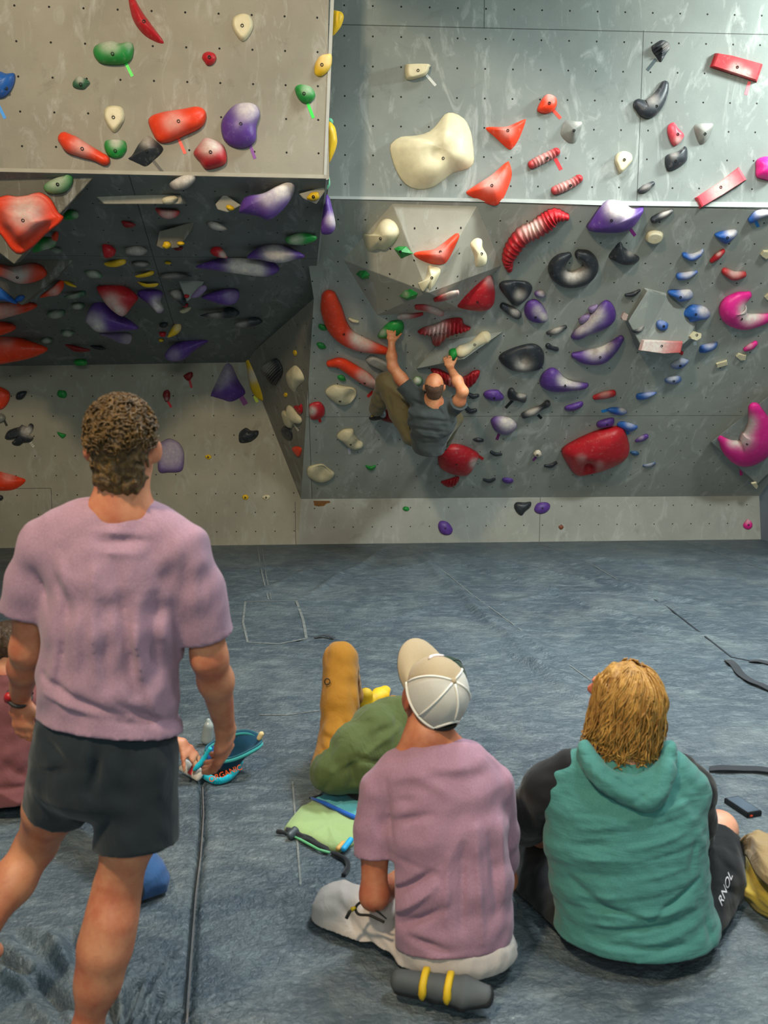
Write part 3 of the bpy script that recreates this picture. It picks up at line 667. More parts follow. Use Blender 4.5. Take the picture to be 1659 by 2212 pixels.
rh('O', 'large red-orange tongue hold low at the left edge', [(-25, 724), (20, 724), (60, 735), (103, 752), (85, 767), (40, 780), (-25, 784)], h=.11, chalk=[(14, 735, 16, .25)])
rh('DG', 'dull green hold right of the red-orange flame', [(138, 640), (160, 634), (183, 628), (184, 636), (170, 644), (145, 646)], h=.035, chalk=[(158, 640, 12, .4)])
rh('DG', 'round dull green hold in the left roof cluster', e=(168, 661, 29, 17, -5), h=.035, chalk=[(166, 665, 10, .6)])
rh('DG', 'wide dull green hold left of the purple cone', e=(122, 678, 42, 21, -5), h=.04, chalk=[(120, 683, 14, .5)])
rh('DG', 'dull green chip below the purple cone at left', e=(146, 720, 30, 16, -4), h=.035, chalk=[(146, 724, 10, .5)])
rh('DG', 'dull green chip just above the red-orange tongue', e=(101, 736, 28, 15, -10), h=.035, chalk=[(100, 738, 9, .5)])
rh('G', 'green nub where the roof meets the back wall', e=(174, 783, 32, 17), h=.04)
rh('DR', 'dark red crescent right of the red-orange tongue', [(137, 742), (160, 746), (194, 755), (188, 760), (160, 759)], h=.035)
rh('K', 'slim black hold beside the dark red crescent', e=(212, 751, 34, 10, 10), h=.03)
rh('K', 'small black chip of the yellow-tipped cluster', e=(353, 702, 20, 13, -10), h=.03)
rh('R', 'small red chip of the yellow-tipped cluster', e=(351, 722, 15, 14), h=.03)
rh('Y', 'pale yellow leaf-shaped hold of the yellow-tipped cluster', [(362, 727), (376, 702), (388, 698), (392, 708), (385, 720), (370, 728)], h=.04, chalk=[(386, 706, 10, .5)])
rh('Y', 'tiny yellow chip lowest in the yellow-tipped cluster', e=(348, 735, 11, 8), h=.025)
rh('P', 'shadowed purple fin near the back of the roof', [(355, 768), (378, 742), (430, 733), (451, 736), (420, 758), (395, 778), (368, 780)], h=.09, chalk=[(375, 768, 14, .3)])

# ---- back wall
hold(BL, 'DR', 'small dark red heart-shaped hold high on the back wall', [(396, 813), (404, 806), (413, 803), (417, 807), (415, 816), (406, 823)], h=.04)
tape(BL, (409, 820), (414, 838), (190, 30, 40), 'red tape under the dark red heart-shaped hold', 5)
hold(BL, 'DR', 'small upright dark red oval on the back wall', e=(360, 855, 16, 26), h=.04, chalk=[(360, 862, 4, .3)])
tape(BL, (362, 866), (370, 880), (226, 40, 44), 'red tape under the upright dark red oval', 5)
hold(BL, 'G', 'green chip above another green chip on the back wall', e=(134, 851, 22, 18, 20), h=.035)
hold(BL, 'G', 'lower green chip at the left of the back wall', [(123, 933), (132, 935), (143, 939), (136, 947), (128, 942)], h=.03)
hold(BL, 'K', 'dark pebble hold near the left of the back wall', [(34, 857), (38, 848), (50, 844), (58, 846), (54, 856), (46, 863), (36, 863)], h=.05)
hold(BL, 'O', 'red-orange hold cut off by the left edge on the back wall', [(-18, 832), (0, 835), (20, 847), (20, 865), (5, 884), (-18, 880)], h=.07)
hold(BL, 'GR', 'grey-brown knob at the left edge with black tape', e=(2, 903, 20, 22), h=.05)
tape(BL, (9, 908), (15, 920), (50, 44, 44), 'black tape by the grey-brown knob', 5)
hold(BL, 'K', 'rugged black claw-shaped hold with white chalk and a paper tag', [(10, 947), (16, 932), (30, 925), (42, 922), (48, 917), (58, 922), (66, 914), (73, 919), (71, 930), (64, 940), (73, 945), (66, 955), (50, 957), (42, 963), (30, 962), (25, 956), (36, 952), (32, 946), (20, 950)], h=.06, chalk=[(56, 930, 10, .7), (68, 936, 8, .7)])
tg = tape(BL, (66, 955), (73, 965.5), (206, 200, 186), 'white paper tag reading C1 below the black claw hold', 5.5)
hold(BL, 'P', 'big flat purple and grey plate beside the standing man', [(343, 962), (350, 954), (365, 947), (385, 955), (397, 975), (397, 1005), (390, 1019), (365, 1021), (342, 1017)], h=.05, prof='flat', chalk=[(370, 978, 34, .55)], group='holds on the back wall')
hold(BL, 'O', 'red-orange fin at the left edge low on the back wall', [(-20, 1018), (10, 1021), (40, 1030), (56, 1037), (45, 1050), (20, 1060), (-20, 1055)], h=.07, prof='slope', chalk=[(18, 1026, 14, .35)])
hold(BL, 'K', 'dark pebble at the left edge below the red-orange fin', e=(-1, 1075, 16, 13), h=.03)
hold(BL, 'G', 'green chip above the right shoulder of the standing man', e=(354, 1117, 22, 10), h=.03)
hold(BL, 'K', 'charcoal hoof-shaped hold right of centre on the back wall', [(515, 945), (518, 933), (531, 924), (543, 930), (558, 930), (557, 942), (541, 955), (519, 957)], h=.06, prof='slope')
hold(BL, 'Y', 'tiny yellow foot chip high on the back wall', e=(450, 987, 14, 11), h=.025, bolt=(450, 987))
hold(BL, 'Y', 'tiny yellow foot chip near the kick board, beside a cream one', e=(530, 1074, 13, 12), h=.025, bolt=(530, 1074))
hold(BL, 'W', 'tiny cream foot chip near the kick board', e=(575, 1074, 18, 12), h=.025, bolt=(575, 1074))
hold(BL, 'P', 'large purple bell-shaped hold with grey chalk at the top of the back wall', [(455, 853), (470, 820), (487, 787), (500, 788), (515, 820), (530, 845), (525, 855), (500, 868), (480, 863), (460, 857)], h=.12, peak=(492, 832), prof='slope', chalk=[(486, 805, 22, .5), (470, 830, 14, .35)])
tape(BL, (520, 855), (531, 874), (132, 52, 120), 'purple tape beside the large purple bell-shaped hold', 11)
hold(BL, 'Y', 'large yellow tongue hold standing on the corner of the back wall', [(527, 760), (540, 765), (560, 790), (575, 812), (583, 840), (582, 865), (570, 868), (550, 855), (540, 835), (534, 800)], h=.10, chalk=[(545, 812, 14, .8)])
tape(BL, (550, 855), (556, 869), (216, 226, 60), 'neon yellow tag at the foot of the large yellow tongue hold', 7)
# ---- corner facet
hold(FC, 'K', 'black ribbed hold with chalk brushed over its left side', [(565, 795), (575, 785), (595, 774), (607, 785), (611, 805), (600, 825), (592, 832), (580, 818)], h=.08, chalk=[(578, 796, 14, .7)], ribs=(0.7, 4.5))
hold(FC, 'W', 'bone twisted hold on the corner facet', [(617, 810), (625, 798), (637, 789), (650, 800), (657, 820), (646, 832), (640, 840), (636, 848), (628, 842), (620, 828)], h=.07, peak=(640, 812), prof='slope')
hold(FC, 'Y', 'tiny yellow chip at the top of the corner facet', e=(637, 762, 8, 14, -15), h=.02)
hold(FC, 'Y', 'tiny yellow chip below the twisted bone hold', e=(617, 853, 9, 10), h=.02)
hold(FC, 'W', 'bone double-finned hold on the corner facet', [(609, 892), (614, 886), (622, 890), (622, 876), (628, 876), (640, 888), (652, 905), (650, 915), (636, 914), (630, 925), (617, 918)], h=.07)
hold(FC, 'R', 'small red chip behind the double-finned bone hold', [(635, 877), (645, 876), (652, 873), (654, 890), (648, 895), (640, 886)], h=.04)
hold(FC, 'K', 'black pebble below the double-finned bone hold', [(607, 928), (614, 921), (626, 925), (632, 938), (630, 950), (620, 948), (610, 938)], h=.04)
tape(FC, (634, 916), (645, 931), (206, 200, 176), 'cream tape under the double-finned bone hold', 3)
hold(FC, 'O', 'small orange chip alone on the lower corner facet', [(631, 968), (640, 964), (651, 968), (650, 980), (645, 987), (636, 979)], h=.035)

# ---- volumes on the right overhang
vh, vp = volume('climbing_volume', RO, [(740, 562), (847, 439), (1032, 444), (1085, 574), (1000, 672), (814, 682)], [(925, 632, .42)],
                [(6, 1, 2, 3), (6, 0, 1), (6, 5, 0), (6, 4, 5), (6, 3, 4), (5, 4, 3, 2, 1, 0)], wallmat('volume_nutted', (166, 162, 148), pu=.2, pv=.1, smear=0.6, nut_sp=0.17), 'large faceted beige volume in the middle of the overhang')
V1 = plane3(vp[1], vp[2], vp[6]); V2 = plane3(vp[0], vp[1], vp[6]); V3 = plane3(vp[0], vp[5], vp[6]); V4 = plane3(vp[4], vp[5], vp[6])
for v_ in (V1, V2, V3, V4): GROUP[id(v_)] = 'holds on the large beige volume'
hold(V2, 'W', 'big bone club-shaped hold on the left facet of the beige volume', [(783, 512), (785, 505), (803, 505), (822, 478), (838, 472), (855, 482), (863, 502), (855, 520), (832, 541), (815, 539), (795, 543)], h=.12, peak=(836, 505), prof='slope', bolt=(822, 516))
hold(V2, 'G', 'bright green diamond-shaped hold on the beige volume', [(850, 537), (860, 532), (878, 532), (892, 548), (866, 559)], h=.06, prof='cone', sharp=True, bolt=(870, 542))
hold(V1, 'O', 'red-orange boomerang hold on the front of the beige volume', [(893, 549), (905, 543), (935, 539), (955, 527), (985, 504), (992, 507), (990, 518), (968, 562), (955, 571), (930, 570), (905, 560)], h=.09, peak=(950, 550), prof='slope', chalk=[(950, 541, 16, .4)], bolt=(949, 541))
hold(V1, 'W', 'bone foot-shaped hold at the right of the beige volume', [(1016, 530), (1020, 520), (1030, 514), (1041, 518), (1043, 535), (1052, 552), (1050, 570), (1037, 577), (1027, 574), (1025, 555)], h=.06, peak=(1034, 548), prof='slope', bolt=(1043, 547))
hold(V1, 'W', 'bone spanner-shaped hold at the tip of the beige volume', [(903, 611), (912, 610), (922, 594), (926, 573), (935, 575), (951, 581), (948, 598), (930, 627), (925, 620), (913, 630)], h=.05, peak=(932, 600), prof='slope', bolt=(935, 602))
hold(V3, 'G', 'dark green gem on the lower left of the beige volume', [(768, 592), (776, 585), (790, 584), (799, 593), (797, 602), (782, 605)], h=.05, prof='cone', sharp=True)
hold(V3, 'G', 'green gem beneath the ridge of the beige volume', [(862, 640), (873, 628), (888, 624), (903, 634), (898, 645), (878, 650)], h=.06, prof='cone', sharp=True, chalk=[(876, 636, 7, .4)])
hold(V4, 'R', 'upper of three thin chalky red chips under the beige volume', sp=[(940, 646, 7), (958, 641, 10), (975, 635, 11), (988, 631, 8)], h=.05, chalk=[(976, 633, 18, .9)])
hold(V4, 'R', 'middle of three thin chalky red chips under the beige volume', sp=[(900, 662, 9), (918, 663, 11), (938, 669, 13), (954, 676, 11)], h=.05, chalk=[(942, 670, 20, .9)])
hold(V4, 'R', 'lowest of three thin chalky red chips under the beige volume', sp=[(850, 688, 8), (868, 682, 10), (892, 681, 9), (912, 677, 5)], h=.05, chalk=[(866, 684, 24, .9)])
wv, wp = volume('climbing_volume', RO, [(898, 797), (952, 736), (1088, 716), (1012, 772)], [(1002, 776, .16), (900, 797, .03), (1078, 722, .04)],
                [(5, 1, 4), (1, 2, 6, 4), (4, 6, 2, 3), (5, 4, 3, 0), (0, 1, 5), (3, 2, 1, 0)], m_volg, 'flat grey wedge volume under the right hand of the climber')
WV = plane3(wp[1], wp[2], wp[4]); GROUP[id(WV)] = 'holds on the right overhang'
hxB = [(1350, 695), (1391, 622), (1446, 634), (1508, 690), (1502, 735), (1445, 775), (1377, 757)]
volume('climbing_volume', RO, hxB, [(1357, 694, .17), (1399, 628, .07), (1440, 640, .02), (1492, 690, .03), (1490, 732, .14), (1443, 768, .24), (1386, 750, .24)],
       [tuple(range(6, -1, -1)), tuple(range(7, 14))] + [(i, (i + 1) % 7, 7 + (i + 1) % 7, 7 + i) for i in range(7)], m_volg, 'flat many-sided grey volume on the right of the overhang, carrying a red bar')
HX = plane3(RO.hit(1357, 694, .17), RO.hit(1443, 768, .24), RO.hit(1440, 640, .02)); GROUP[id(HX)] = 'holds on the flat grey volume'
hold(HX, 'R', 'chalky red bar at the foot of the flat grey volume', [(1386, 733), (1475, 737), (1470, 761), (1430, 763), (1379, 756)], h=.05, prof='slab', sharp=True, chalk=[(1400, 746, 30, .7), (1430, 735, 40, .5)], bolt=(1430, 747))
hold(HX, 'B', 'small blue knob in the middle of the flat grey volume', e=(1430, 703, 28, 23, 10), h=.05, chalk=[(1430, 695, 10, .3)], bolt=(1433, 706))
hold(HX, 'K', 'small dark half-moon hold at the left of the flat grey volume', [(1364, 713), (1375, 711), (1391, 702), (1389, 712), (1378, 719), (1368, 718)], h=.04, chalk=[(1384, 709, 8, .4)])
hold(HX, 'W', 'small cream faceted block at the right tip of the flat grey volume', [(1488, 726), (1498, 715), (1514, 720), (1513, 729), (1503, 735), (1490, 731)], h=.04, prof='slab', sharp=True, bolt=(1505, 724))
tape(RO, (1501, 738), (1502, 746), (190, 196, 196), 'short pale tape under the small cream block', 7)
hold(HX, 'T', 'small pinkish square chip on the left edge of the flat grey volume', [(1340, 685), (1346, 673), (1356, 679), (1352, 692), (1343, 691)], h=.03, prof='slab', sharp=True)
vrB = [(1533, 956), (1668, 846), (1760, 930), (1637, 1050)]
volume('climbing_volume', RO, vrB, [(1536, 955, .13), (1668, 850, .13), (1752, 930, .13), (1636, 1046, .13)], [(3, 2, 1, 0), (4, 5, 6, 7), (0, 1, 5, 4), (1, 2, 6, 5), (2, 3, 7, 6), (3, 0, 4, 7)],
       m_volg, 'diamond-shaped grey volume at the right edge, carrying the magenta crescent')
VR = Plane(RO.hit(1640, 950, .13), RO.n); GROUP[id(VR)] = 'holds on the diamond volume'
hold(VR, 'M', 'magenta crescent with chalky inner edge on the diamond volume at lower right', sp=[(1630, 884, 30), (1639, 915, 52), (1636, 950, 76), (1608, 976, 62), (1578, 968, 40), (1557, 948, 14)], h=.13, chalk=[(1616, 915, 18, .9), (1606, 948, 20, .9), (1582, 955, 12, .6)], bolt=(1608, 957))
tape(RO, (1600, 1010), (1601, 1027), (240, 40, 150), 'magenta tape below the crescent on the diamond volume', 6)
hold(VR, 'W', 'tiny cream chip with paper tag at the bottom tip of the diamond volume', [(1622, 1042), (1633, 1040), (1637, 1049), (1634, 1055), (1628, 1050)], h=.03, prof='slab', sharp=True)

# ---- right overhang
def ro(col, label, *a, **k): return hold(RO, col, label, *a, **k)
ro('R', 'red hold with a chalk white side, left edge of the overhang', [(667, 884), (670, 872), (690, 868), (701, 880), (700, 897), (686, 906), (671, 904)], h=.06, chalk=[(674, 888, 9, .9)])
tape(RO, (688, 899), (692, 912), (220, 40, 36), 'red tape under the red and white hold', 6)
ro('W', 'bone saddle hold with a smooth dish, highest of three at the overhang left', [(702, 847), (720, 831), (745, 834), (765, 838), (771, 850), (760, 868), (745, 874), (725, 870)], h=.08, dish=(757, 851, 14, .06), chalk=[], bolt=(735, 866))
ro('W', 'bone hooked hold with white tape, between two other bone ones', [(727, 942), (740, 928), (762, 926), (766, 938), (775, 950), (784, 956), (783, 966), (770, 971), (755, 967), (742, 955)], h=.08, peak=(752, 945), dish=(772, 953, 7, .05), bolt=(758, 962))
tape(RO, (754, 968), (755, 981), (196, 194, 204), 'white tape under the bone hooked hold', 6)
ro('W', 'bone bowl-shaped hold just above the kick board', [(663, 1018), (668, 1007), (695, 1002), (708, 1010), (723, 1022), (714, 1035), (692, 1042), (668, 1031)], h=.08, dish=(696, 1017, 16, .07))
ro('G', 'small green chip low on the overhang, above the kick board', [(789, 1005), (800, 1007), (812, 1005), (808, 1014), (796, 1015)], h=.035)
ro('G', 'small green chip left of the long red-orange banana, upper', e=(697, 707, 21, 13, 25), h=.03)
ro('G', 'small green chip left of the long red-orange banana, lower', e=(694, 747, 22, 13, 25), h=.03)
ro('G', 'small green chip above the bone saddle hold', e=(738, 817, 20, 12, 25), h=.03)
ro('W', 'tiny cream sliver right of the long red-orange banana', sp=[(755, 689, 5), (763, 693, 7), (773, 695, 5)], h=.025)
ro('O', 'long red-orange bent banana hold left of the climber', sp=[(711, 644, 36), (716, 668, 47), (729, 703, 45), (752, 729, 36), (786, 744, 30), (832, 757, 16)], h=.12, chalk=[(785, 738, 24, .8), (766, 726, 14, .6)], bolt=(747, 719))
ro('O', 'slim red-orange banana hold ending behind the knee of the climber', sp=[(712, 785, 14), (736, 784, 23), (768, 803, 27), (793, 819, 26), (812, 834, 14)], h=.08, chalk=[(785, 812, 14, .7), (808, 830, 16, .8)], bolt=(789, 828))
tape(RO, (806, 845), (794, 857), (232, 44, 36), 'red tape below the slim red-orange banana', 6)
ro('GR', 'grey chipped wooden hold above the knee of the climber', [(789, 777), (802, 767), (822, 774), (842, 788), (846, 797), (840, 806), (820, 795), (803, 787)], h=.05, prof='flat', chalk=[(815, 780, 22, .4)])
ro('G', 'green and white jug right beside the head of the climber', [(890, 822), (899, 812), (911, 816), (912, 826), (900, 834), (891, 831)], h=.06, chalk=[(901, 822, 9, .8)])
ro('G', 'green oval hold gripped by the left hand of the climber', [(816, 728), (820, 716), (835, 700), (850, 692), (868, 693), (873, 706), (868, 720), (850, 727), (832, 732)], h=.07, chalk=[(826, 718, 8, .5)])
ro('R', 'ribbed red fish-shaped hold above the right hand of the climber', [(902, 718), (915, 707), (940, 700), (962, 690), (985, 686), (998, 688), (1003, 700), (1017, 706), (1012, 712), (985, 719), (965, 728), (952, 740), (944, 747), (934, 742), (929, 724)], h=.10, peak=(958, 710), ribs=(0.12, 8.5), chalk=[(945, 712, 22, .7)])
hold(WV, 'W', 'bone dog-bone hold on the grey wedge beside the right hand of the climber', sp=[(997, 759, 28), (1008, 754, 25), (1024, 744, 19), (1042, 732, 26), (1047, 729, 29)], h=.07, lean=.5, chalk=[(1010, 748, 8, .3)], bolt=(1026, 746))
hold(WV, 'G', 'green pinch gripped by the right hand of the climber', [(970, 757), (985, 752), (990, 765), (982, 776), (972, 778)], h=.06)
ro('R', 'ribbed red winged hold behind the head and right arm of the climber', [(930, 799), (945, 796), (962, 803), (985, 815), (1005, 812), (1022, 801), (1037, 801), (1031, 820), (1020, 832), (1003, 841), (980, 836), (955, 825)], h=.08, peak=(985, 823), ribs=(0.0, 8), chalk=[(985, 825, 14, .6)])
ro('DR', 'dark red foothold between the legs of the climber', [(822, 905), (836, 882), (848, 874), (860, 905), (850, 914)], h=.10, prof='slope')
ro('R', 'small ribbed red hold at the hem of the climber, right of his back', sp=[(950, 964, 10), (957, 955, 14), (964, 945, 11)], h=.05, ribs=5)
ro('G', 'tiny green chip with white below the seat of the climber', e=(884, 952, 12, 10), h=.03, chalk=[(882, 949, 5, .6)])
ro('R', 'round glossy red boulder-shaped hold right below the climber', [(946, 990), (949, 972), (965, 961), (988, 959), (1012, 966), (1034, 980), (1032, 992), (1016, 1020), (1000, 1026), (970, 1020), (950, 1008)], h=.14, chalk=[(1026, 1002, 10, .9)], bolt=(986, 1003))
tape(RO, (1032, 984), (1044, 992), (200, 40, 34), 'red tape at the right of the round red boulder hold', 6)
ro('R', 'small ribbed red clam-shaped hold under the round red boulder', [(952, 1041), (965, 1036), (990, 1029), (990, 1040), (980, 1050), (965, 1051)], h=.05, ribs=(0.2, 6))
ro('R', 'big red teardrop hold at the right of the beige volume', [(976, 654), (988, 636), (1004, 620), (1035, 598), (1060, 591), (1069, 625), (1068, 650), (1058, 664), (1037, 669), (1000, 664)], h=.15, peak=(1032, 638), chalk=[(1062, 605, 14, .4)], bolt=(1031, 652))
ro('R', 'long ribbed red caterpillar-shaped hold at the top of the overhang', sp=[(1100, 578, 16), (1097, 558, 26), (1108, 533, 34), (1130, 506, 36), (1155, 494, 36), (1181, 476, 38), (1199, 464, 30), (1222, 467, 16)], h=.13, ribs=22, chalk=[(1140, 495, 20, .6), (1160, 487, 14, .5)])
ro('K', 'black horseshoe-shaped hold open at the top', sp=[(1228, 551, 14), (1212, 562, 30), (1202, 580, 38), (1215, 598, 36), (1238, 603, 34), (1262, 594, 36), (1276, 575, 34), (1268, 556, 30), (1252, 549, 22)], h=.10, chalk=[(1236, 594, 16, .8), (1258, 590, 14, .4)])
ro('K', 'black rounded triangular hold with dished centre, below left of the horseshoe', [(1078, 620), (1084, 608), (1105, 605), (1138, 608), (1150, 620), (1144, 638), (1126, 655), (1112, 660), (1096, 645)], h=.08, dish=(1119, 622, 13, .05), chalk=[(1124, 638, 12, .5)])
ro('K', 'black bean-shaped hold under the rounded black triangle', sp=[(1087, 661, 15), (1099, 668, 19), (1117, 679, 19)], h=.06, chalk=[(1112, 675, 9, .6)])
ro('P', 'small purple oval with cream chalk beside the black triangle', e=(1167, 635, 25, 16, 12), h=.04, chalk=[(1171, 634, 10, .7)])
ro('P', 'purple egg-shaped hold with white chalk at its lower right', [(1132, 668), (1138, 652), (1155, 646), (1170, 656), (1183, 680), (1181, 693), (1165, 697), (1145, 692), (1135, 682)], h=.08, chalk=[(1163, 672, 12, .6), (1176, 686, 9, .9)], bolt=(1156, 687))
ro('K', 'thin black crescent with grey chalk below the purple egg', sp=[(1183, 719, 7), (1200, 715, 13), (1221, 706, 8)], h=.04, chalk=[(1203, 714, 12, .6)])
ro('K', 'tiny black bean right of the big dished black hold', sp=[(1184, 747, 12), (1192, 751, 9), (1203, 754, 9)], h=.035)
ro('K', 'big black dished hold in the middle of the overhang', [(1077, 775), (1085, 762), (1118, 748), (1150, 742), (1170, 752), (1176, 774), (1169, 795), (1140, 802), (1110, 800), (1090, 790)], h=.10, dish=(1129, 773, 14, .08), chalk=[(1130, 788, 18, .6)])
ro('K', 'black flared hold right of the horseshoe', [(1314, 555), (1325, 537), (1340, 522), (1348, 534), (1365, 545), (1382, 557), (1372, 570), (1350, 573), (1328, 565)], h=.09, peak=(1345, 555), prof='slope', chalk=[(1362, 546, 7, .4)])
ro('P', 'big purple shark-fin hold with white chalked top at the lip', [(1266, 490), (1275, 475), (1295, 447), (1315, 432), (1345, 436), (1366, 449), (1390, 447), (1386, 462), (1365, 490), (1335, 499), (1280, 498)], h=.15, peak=(1325, 470), chalk=[(1335, 447, 26, 1.0), (1355, 455, 14, .6)], bolt=(1322, 476))
tape(RO, (1361, 494), (1372, 509), (140, 40, 130), 'purple tape under the purple shark-fin hold', 7)
ro('K', 'black slug-shaped hold at the lip, right of the shark fin', sp=[(1412, 474, 15), (1427, 466, 14), (1450, 455, 8)], h=.06, chalk=[(1438, 460, 12, .5)])
ro('W', 'cream rounded hold below the black slug', [(1394, 518), (1399, 502), (1415, 497), (1432, 503), (1430, 517), (1412, 525)], h=.06, prof='flat', chalk=[(1420, 503, 12, .3)])
ro('B', 'blue hold with white top, second from the top of the blue line', [(1543, 506), (1558, 499), (1585, 495), (1593, 500), (1590, 508), (1578, 520), (1565, 526), (1550, 515)], h=.07, chalk=[(1582, 500, 14, .9)], bolt=(1571, 511))
ro('B', 'blue crescent with white top at the lip, topmost of the blue line', sp=[(1622, 474, 14), (1636, 463, 18), (1655, 459, 14), (1668, 462, 10)], h=.07, chalk=[(1648, 455, 18, .9)])
tape(RO, (1632, 477), (1638, 490), (40, 130, 210), 'blue tape under the topmost blue crescent', 7)
ro('B', 'blue wavy hold with chalked top, third from the top of the blue line', sp=[(1478, 550, 11), (1492, 555, 14), (1507, 550, 12), (1517, 541, 7)], h=.06, chalk=[(1497, 547, 10, .8), (1512, 542, 8, .7)])
ro('R', 'small red slanting bean at the upper right of the overhang', sp=[(1537, 563, 9), (1550, 552, 13), (1562, 542, 9)], h=.05, chalk=[(1552, 547, 6, .5)])
ro('R', 'red saddle-shaped hold with chalked top at the upper right', sp=[(1566, 586, 16), (1585, 595, 19), (1606, 592, 13)], h=.06, chalk=[(1588, 586, 14, .6)])
ro('B', 'slim blue hold with chalk stripe, fourth of the blue line', sp=[(1467, 596, 15), (1484, 594, 15), (1504, 587, 6)], h=.06, chalk=[(1486, 588, 14, .8)])
ro('B', 'stepped blue hold with white right end, fifth of the blue line', [(1442, 633), (1446, 626), (1470, 625), (1490, 625), (1497, 634), (1494, 643), (1480, 648), (1466, 650), (1456, 641)], h=.08, chalk=[(1484, 628, 16, .9)], bolt=(1470, 639))
ro('B', 'largest blue hold with white right end, next to the magenta crescent', [(1473, 677), (1482, 666), (1495, 658), (1520, 661), (1533, 672), (1531, 685), (1510, 690), (1487, 694), (1484, 684)], h=.09, chalk=[(1522, 670, 14, .9)], bolt=(1503, 677))
ro('M', 'big magenta crescent with chalky inner edge high at the right', sp=[(1616, 637, 16), (1596, 648, 38), (1583, 670, 62), (1606, 692, 38), (1640, 690, 26), (1664, 684, 16)], h=.13, chalk=[(1612, 668, 15, .9), (1618, 686, 18, .9), (1640, 682, 12, .5)], bolt=(1607, 688))
ro('W', 'pair-holed cream chip at the right edge of the overhang', [(1642, 548), (1648, 540), (1660, 540), (1668, 548), (1655, 558), (1645, 552)], h=.035, prof='slab', sharp=True)
ro('W', 'cream chip cut off by the right edge above the magenta crescent', [(1651, 640), (1659, 632), (1670, 636), (1668, 648), (1656, 646)], h=.03, prof='slab', sharp=True)
ro('K', 'thin black crescent at the top of the flat grey volume', sp=[(1352, 637, 6), (1367, 635, 9), (1381, 627, 5)], h=.035)
ro('B', 'blue wedge with grey top right of the small cream block', [(1510, 757), (1514, 746), (1538, 740), (1550, 739), (1546, 751), (1526, 760), (1512, 761)], h=.06, chalk=[(1532, 742, 12, .6)])
ro('M', 'small pink bean at the far right below the magenta crescent', sp=[(1610, 754, 9), (1622, 748, 13), (1632, 741, 10)], h=.045, chalk=[(1618, 746, 7, .5)])
ro('W', 'cream bow-tie chip with tape below the pink bean', [(1589, 768), (1595, 762), (1612, 766), (1610, 776), (1600, 777), (1592, 771)], h=.03, prof='slab', sharp=True)
tape(RO, (1596, 778), (1588, 788), (190, 190, 180), 'pale tape under the cream bow-tie chip', 5)
ro('W', 'cream rectangular chip left of the bow-tie chip', [(1546, 784), (1570, 777), (1572, 786), (1548, 793)], h=.03, prof='slab', sharp=True)
ro('B', 'blue oval with white rim directly below the flat grey volume', e=(1468, 785, 42, 19, -18), h=.05, chalk=[(1458, 781, 12, .8), (1478, 777, 10, .6)], bolt=(1469, 788))
ro('B', 'blue oval below another blue oval, lower one', e=(1454, 820, 38, 17, -10), h=.05, chalk=[(1452, 813, 14, .8)], bolt=(1455, 821))
ro('B', 'slim blue wedge alone above the huge red boulder hold', [(1374, 860), (1376, 851), (1395, 847), (1418, 847), (1412, 853), (1395, 861), (1380, 863)], h=.05, chalk=[(1402, 847, 12, .4)])
ro('B', 'blue hold with pale right end and blue tape at its left', [(1310, 885), (1322, 880), (1345, 881), (1355, 888), (1350, 894), (1330, 895)], h=.05, chalk=[(1347, 883, 9, .8)])
tape(RO, (1312, 886), (1299, 889), (30, 140, 220), 'blue tape left of the pale-ended blue hold', 6)
ro('B', 'blue hold touching the top right of the huge red boulder hold', [(1332, 918), (1340, 910), (1358, 913), (1377, 920), (1374, 927), (1358, 932), (1345, 926)], h=.05, chalk=[(1362, 914, 10, .5)])
tape(RO, (1354, 929), (1357, 938), (30, 110, 190), 'blue tape at the corner of the huge red boulder hold', 6)
ro('R', 'slim red log-shaped hold in the lower middle of the overhang', sp=[(1285, 858, 10), (1305, 853, 15), (1324, 849, 14)], h=.05, chalk=[(1306, 850, 12, .35)])
ro('P', 'purple slanted hold with long chalk streak left of the flat grey volume', [(1233, 729), (1240, 714), (1264, 692), (1290, 662), (1308, 648), (1322, 655), (1331, 676), (1325, 695), (1300, 711), (1270, 722), (1246, 733)], h=.11, chalk=[(1288, 680, 18, .8), (1266, 703, 18, .7), (1250, 716, 10, .5)])
ro('LP', 'lavender chip, upper of two tucked behind the slanted purple hold', [(1270, 667), (1276, 661), (1291, 658), (1286, 670), (1276, 676)], h=.05)
ro('LP', 'lavender chip, lower of two tucked behind the slanted purple hold', [(1250, 690), (1258, 682), (1272, 676), (1276, 683), (1262, 697), (1252, 698)], h=.05)
ro('P', 'purple banana hold with chalky upper curve, below the slanted purple hold', sp=[(1240, 767, 13), (1262, 770, 28), (1296, 767, 34), (1322, 750, 26), (1341, 731, 14)], h=.10, chalk=[(1285, 756, 20, .9), (1310, 748, 14, .7)], bolt=(1296, 765))
ro('P', 'purple wave-shaped hold with chalked crest in the lower middle', [(1165, 826), (1172, 806), (1190, 794), (1205, 799), (1218, 814), (1238, 823), (1271, 828), (1266, 838), (1238, 842), (1200, 845), (1175, 838)], h=.11, peak=(1198, 822), chalk=[(1218, 820, 14, .9), (1240, 826, 14, .7)], bolt=(1222, 832))
ro('P', 'purple oval right of the ribbed red winged hold', e=(1067, 854, 44, 24, 6), h=.06, bolt=(1070, 861))
ro('K', 'black two-pronged hold with black tape below the big dished one', [(1096, 850), (1100, 839), (1108, 838), (1116, 848), (1136, 852), (1138, 858), (1134, 869), (1118, 865), (1100, 862)], h=.07, chalk=[(1128, 851, 9, .6)])
tape(RO, (1108, 864), (1092, 881), (24, 26, 28), 'black tape under the black two-pronged hold', 6)
ro('K', 'black lizard-shaped hold with chalk beside the two-pronged one', sp=[(1132, 896, 13), (1150, 889, 14), (1170, 879, 10), (1182, 871, 14)], h=.06, chalk=[(1150, 886, 13, .7)])
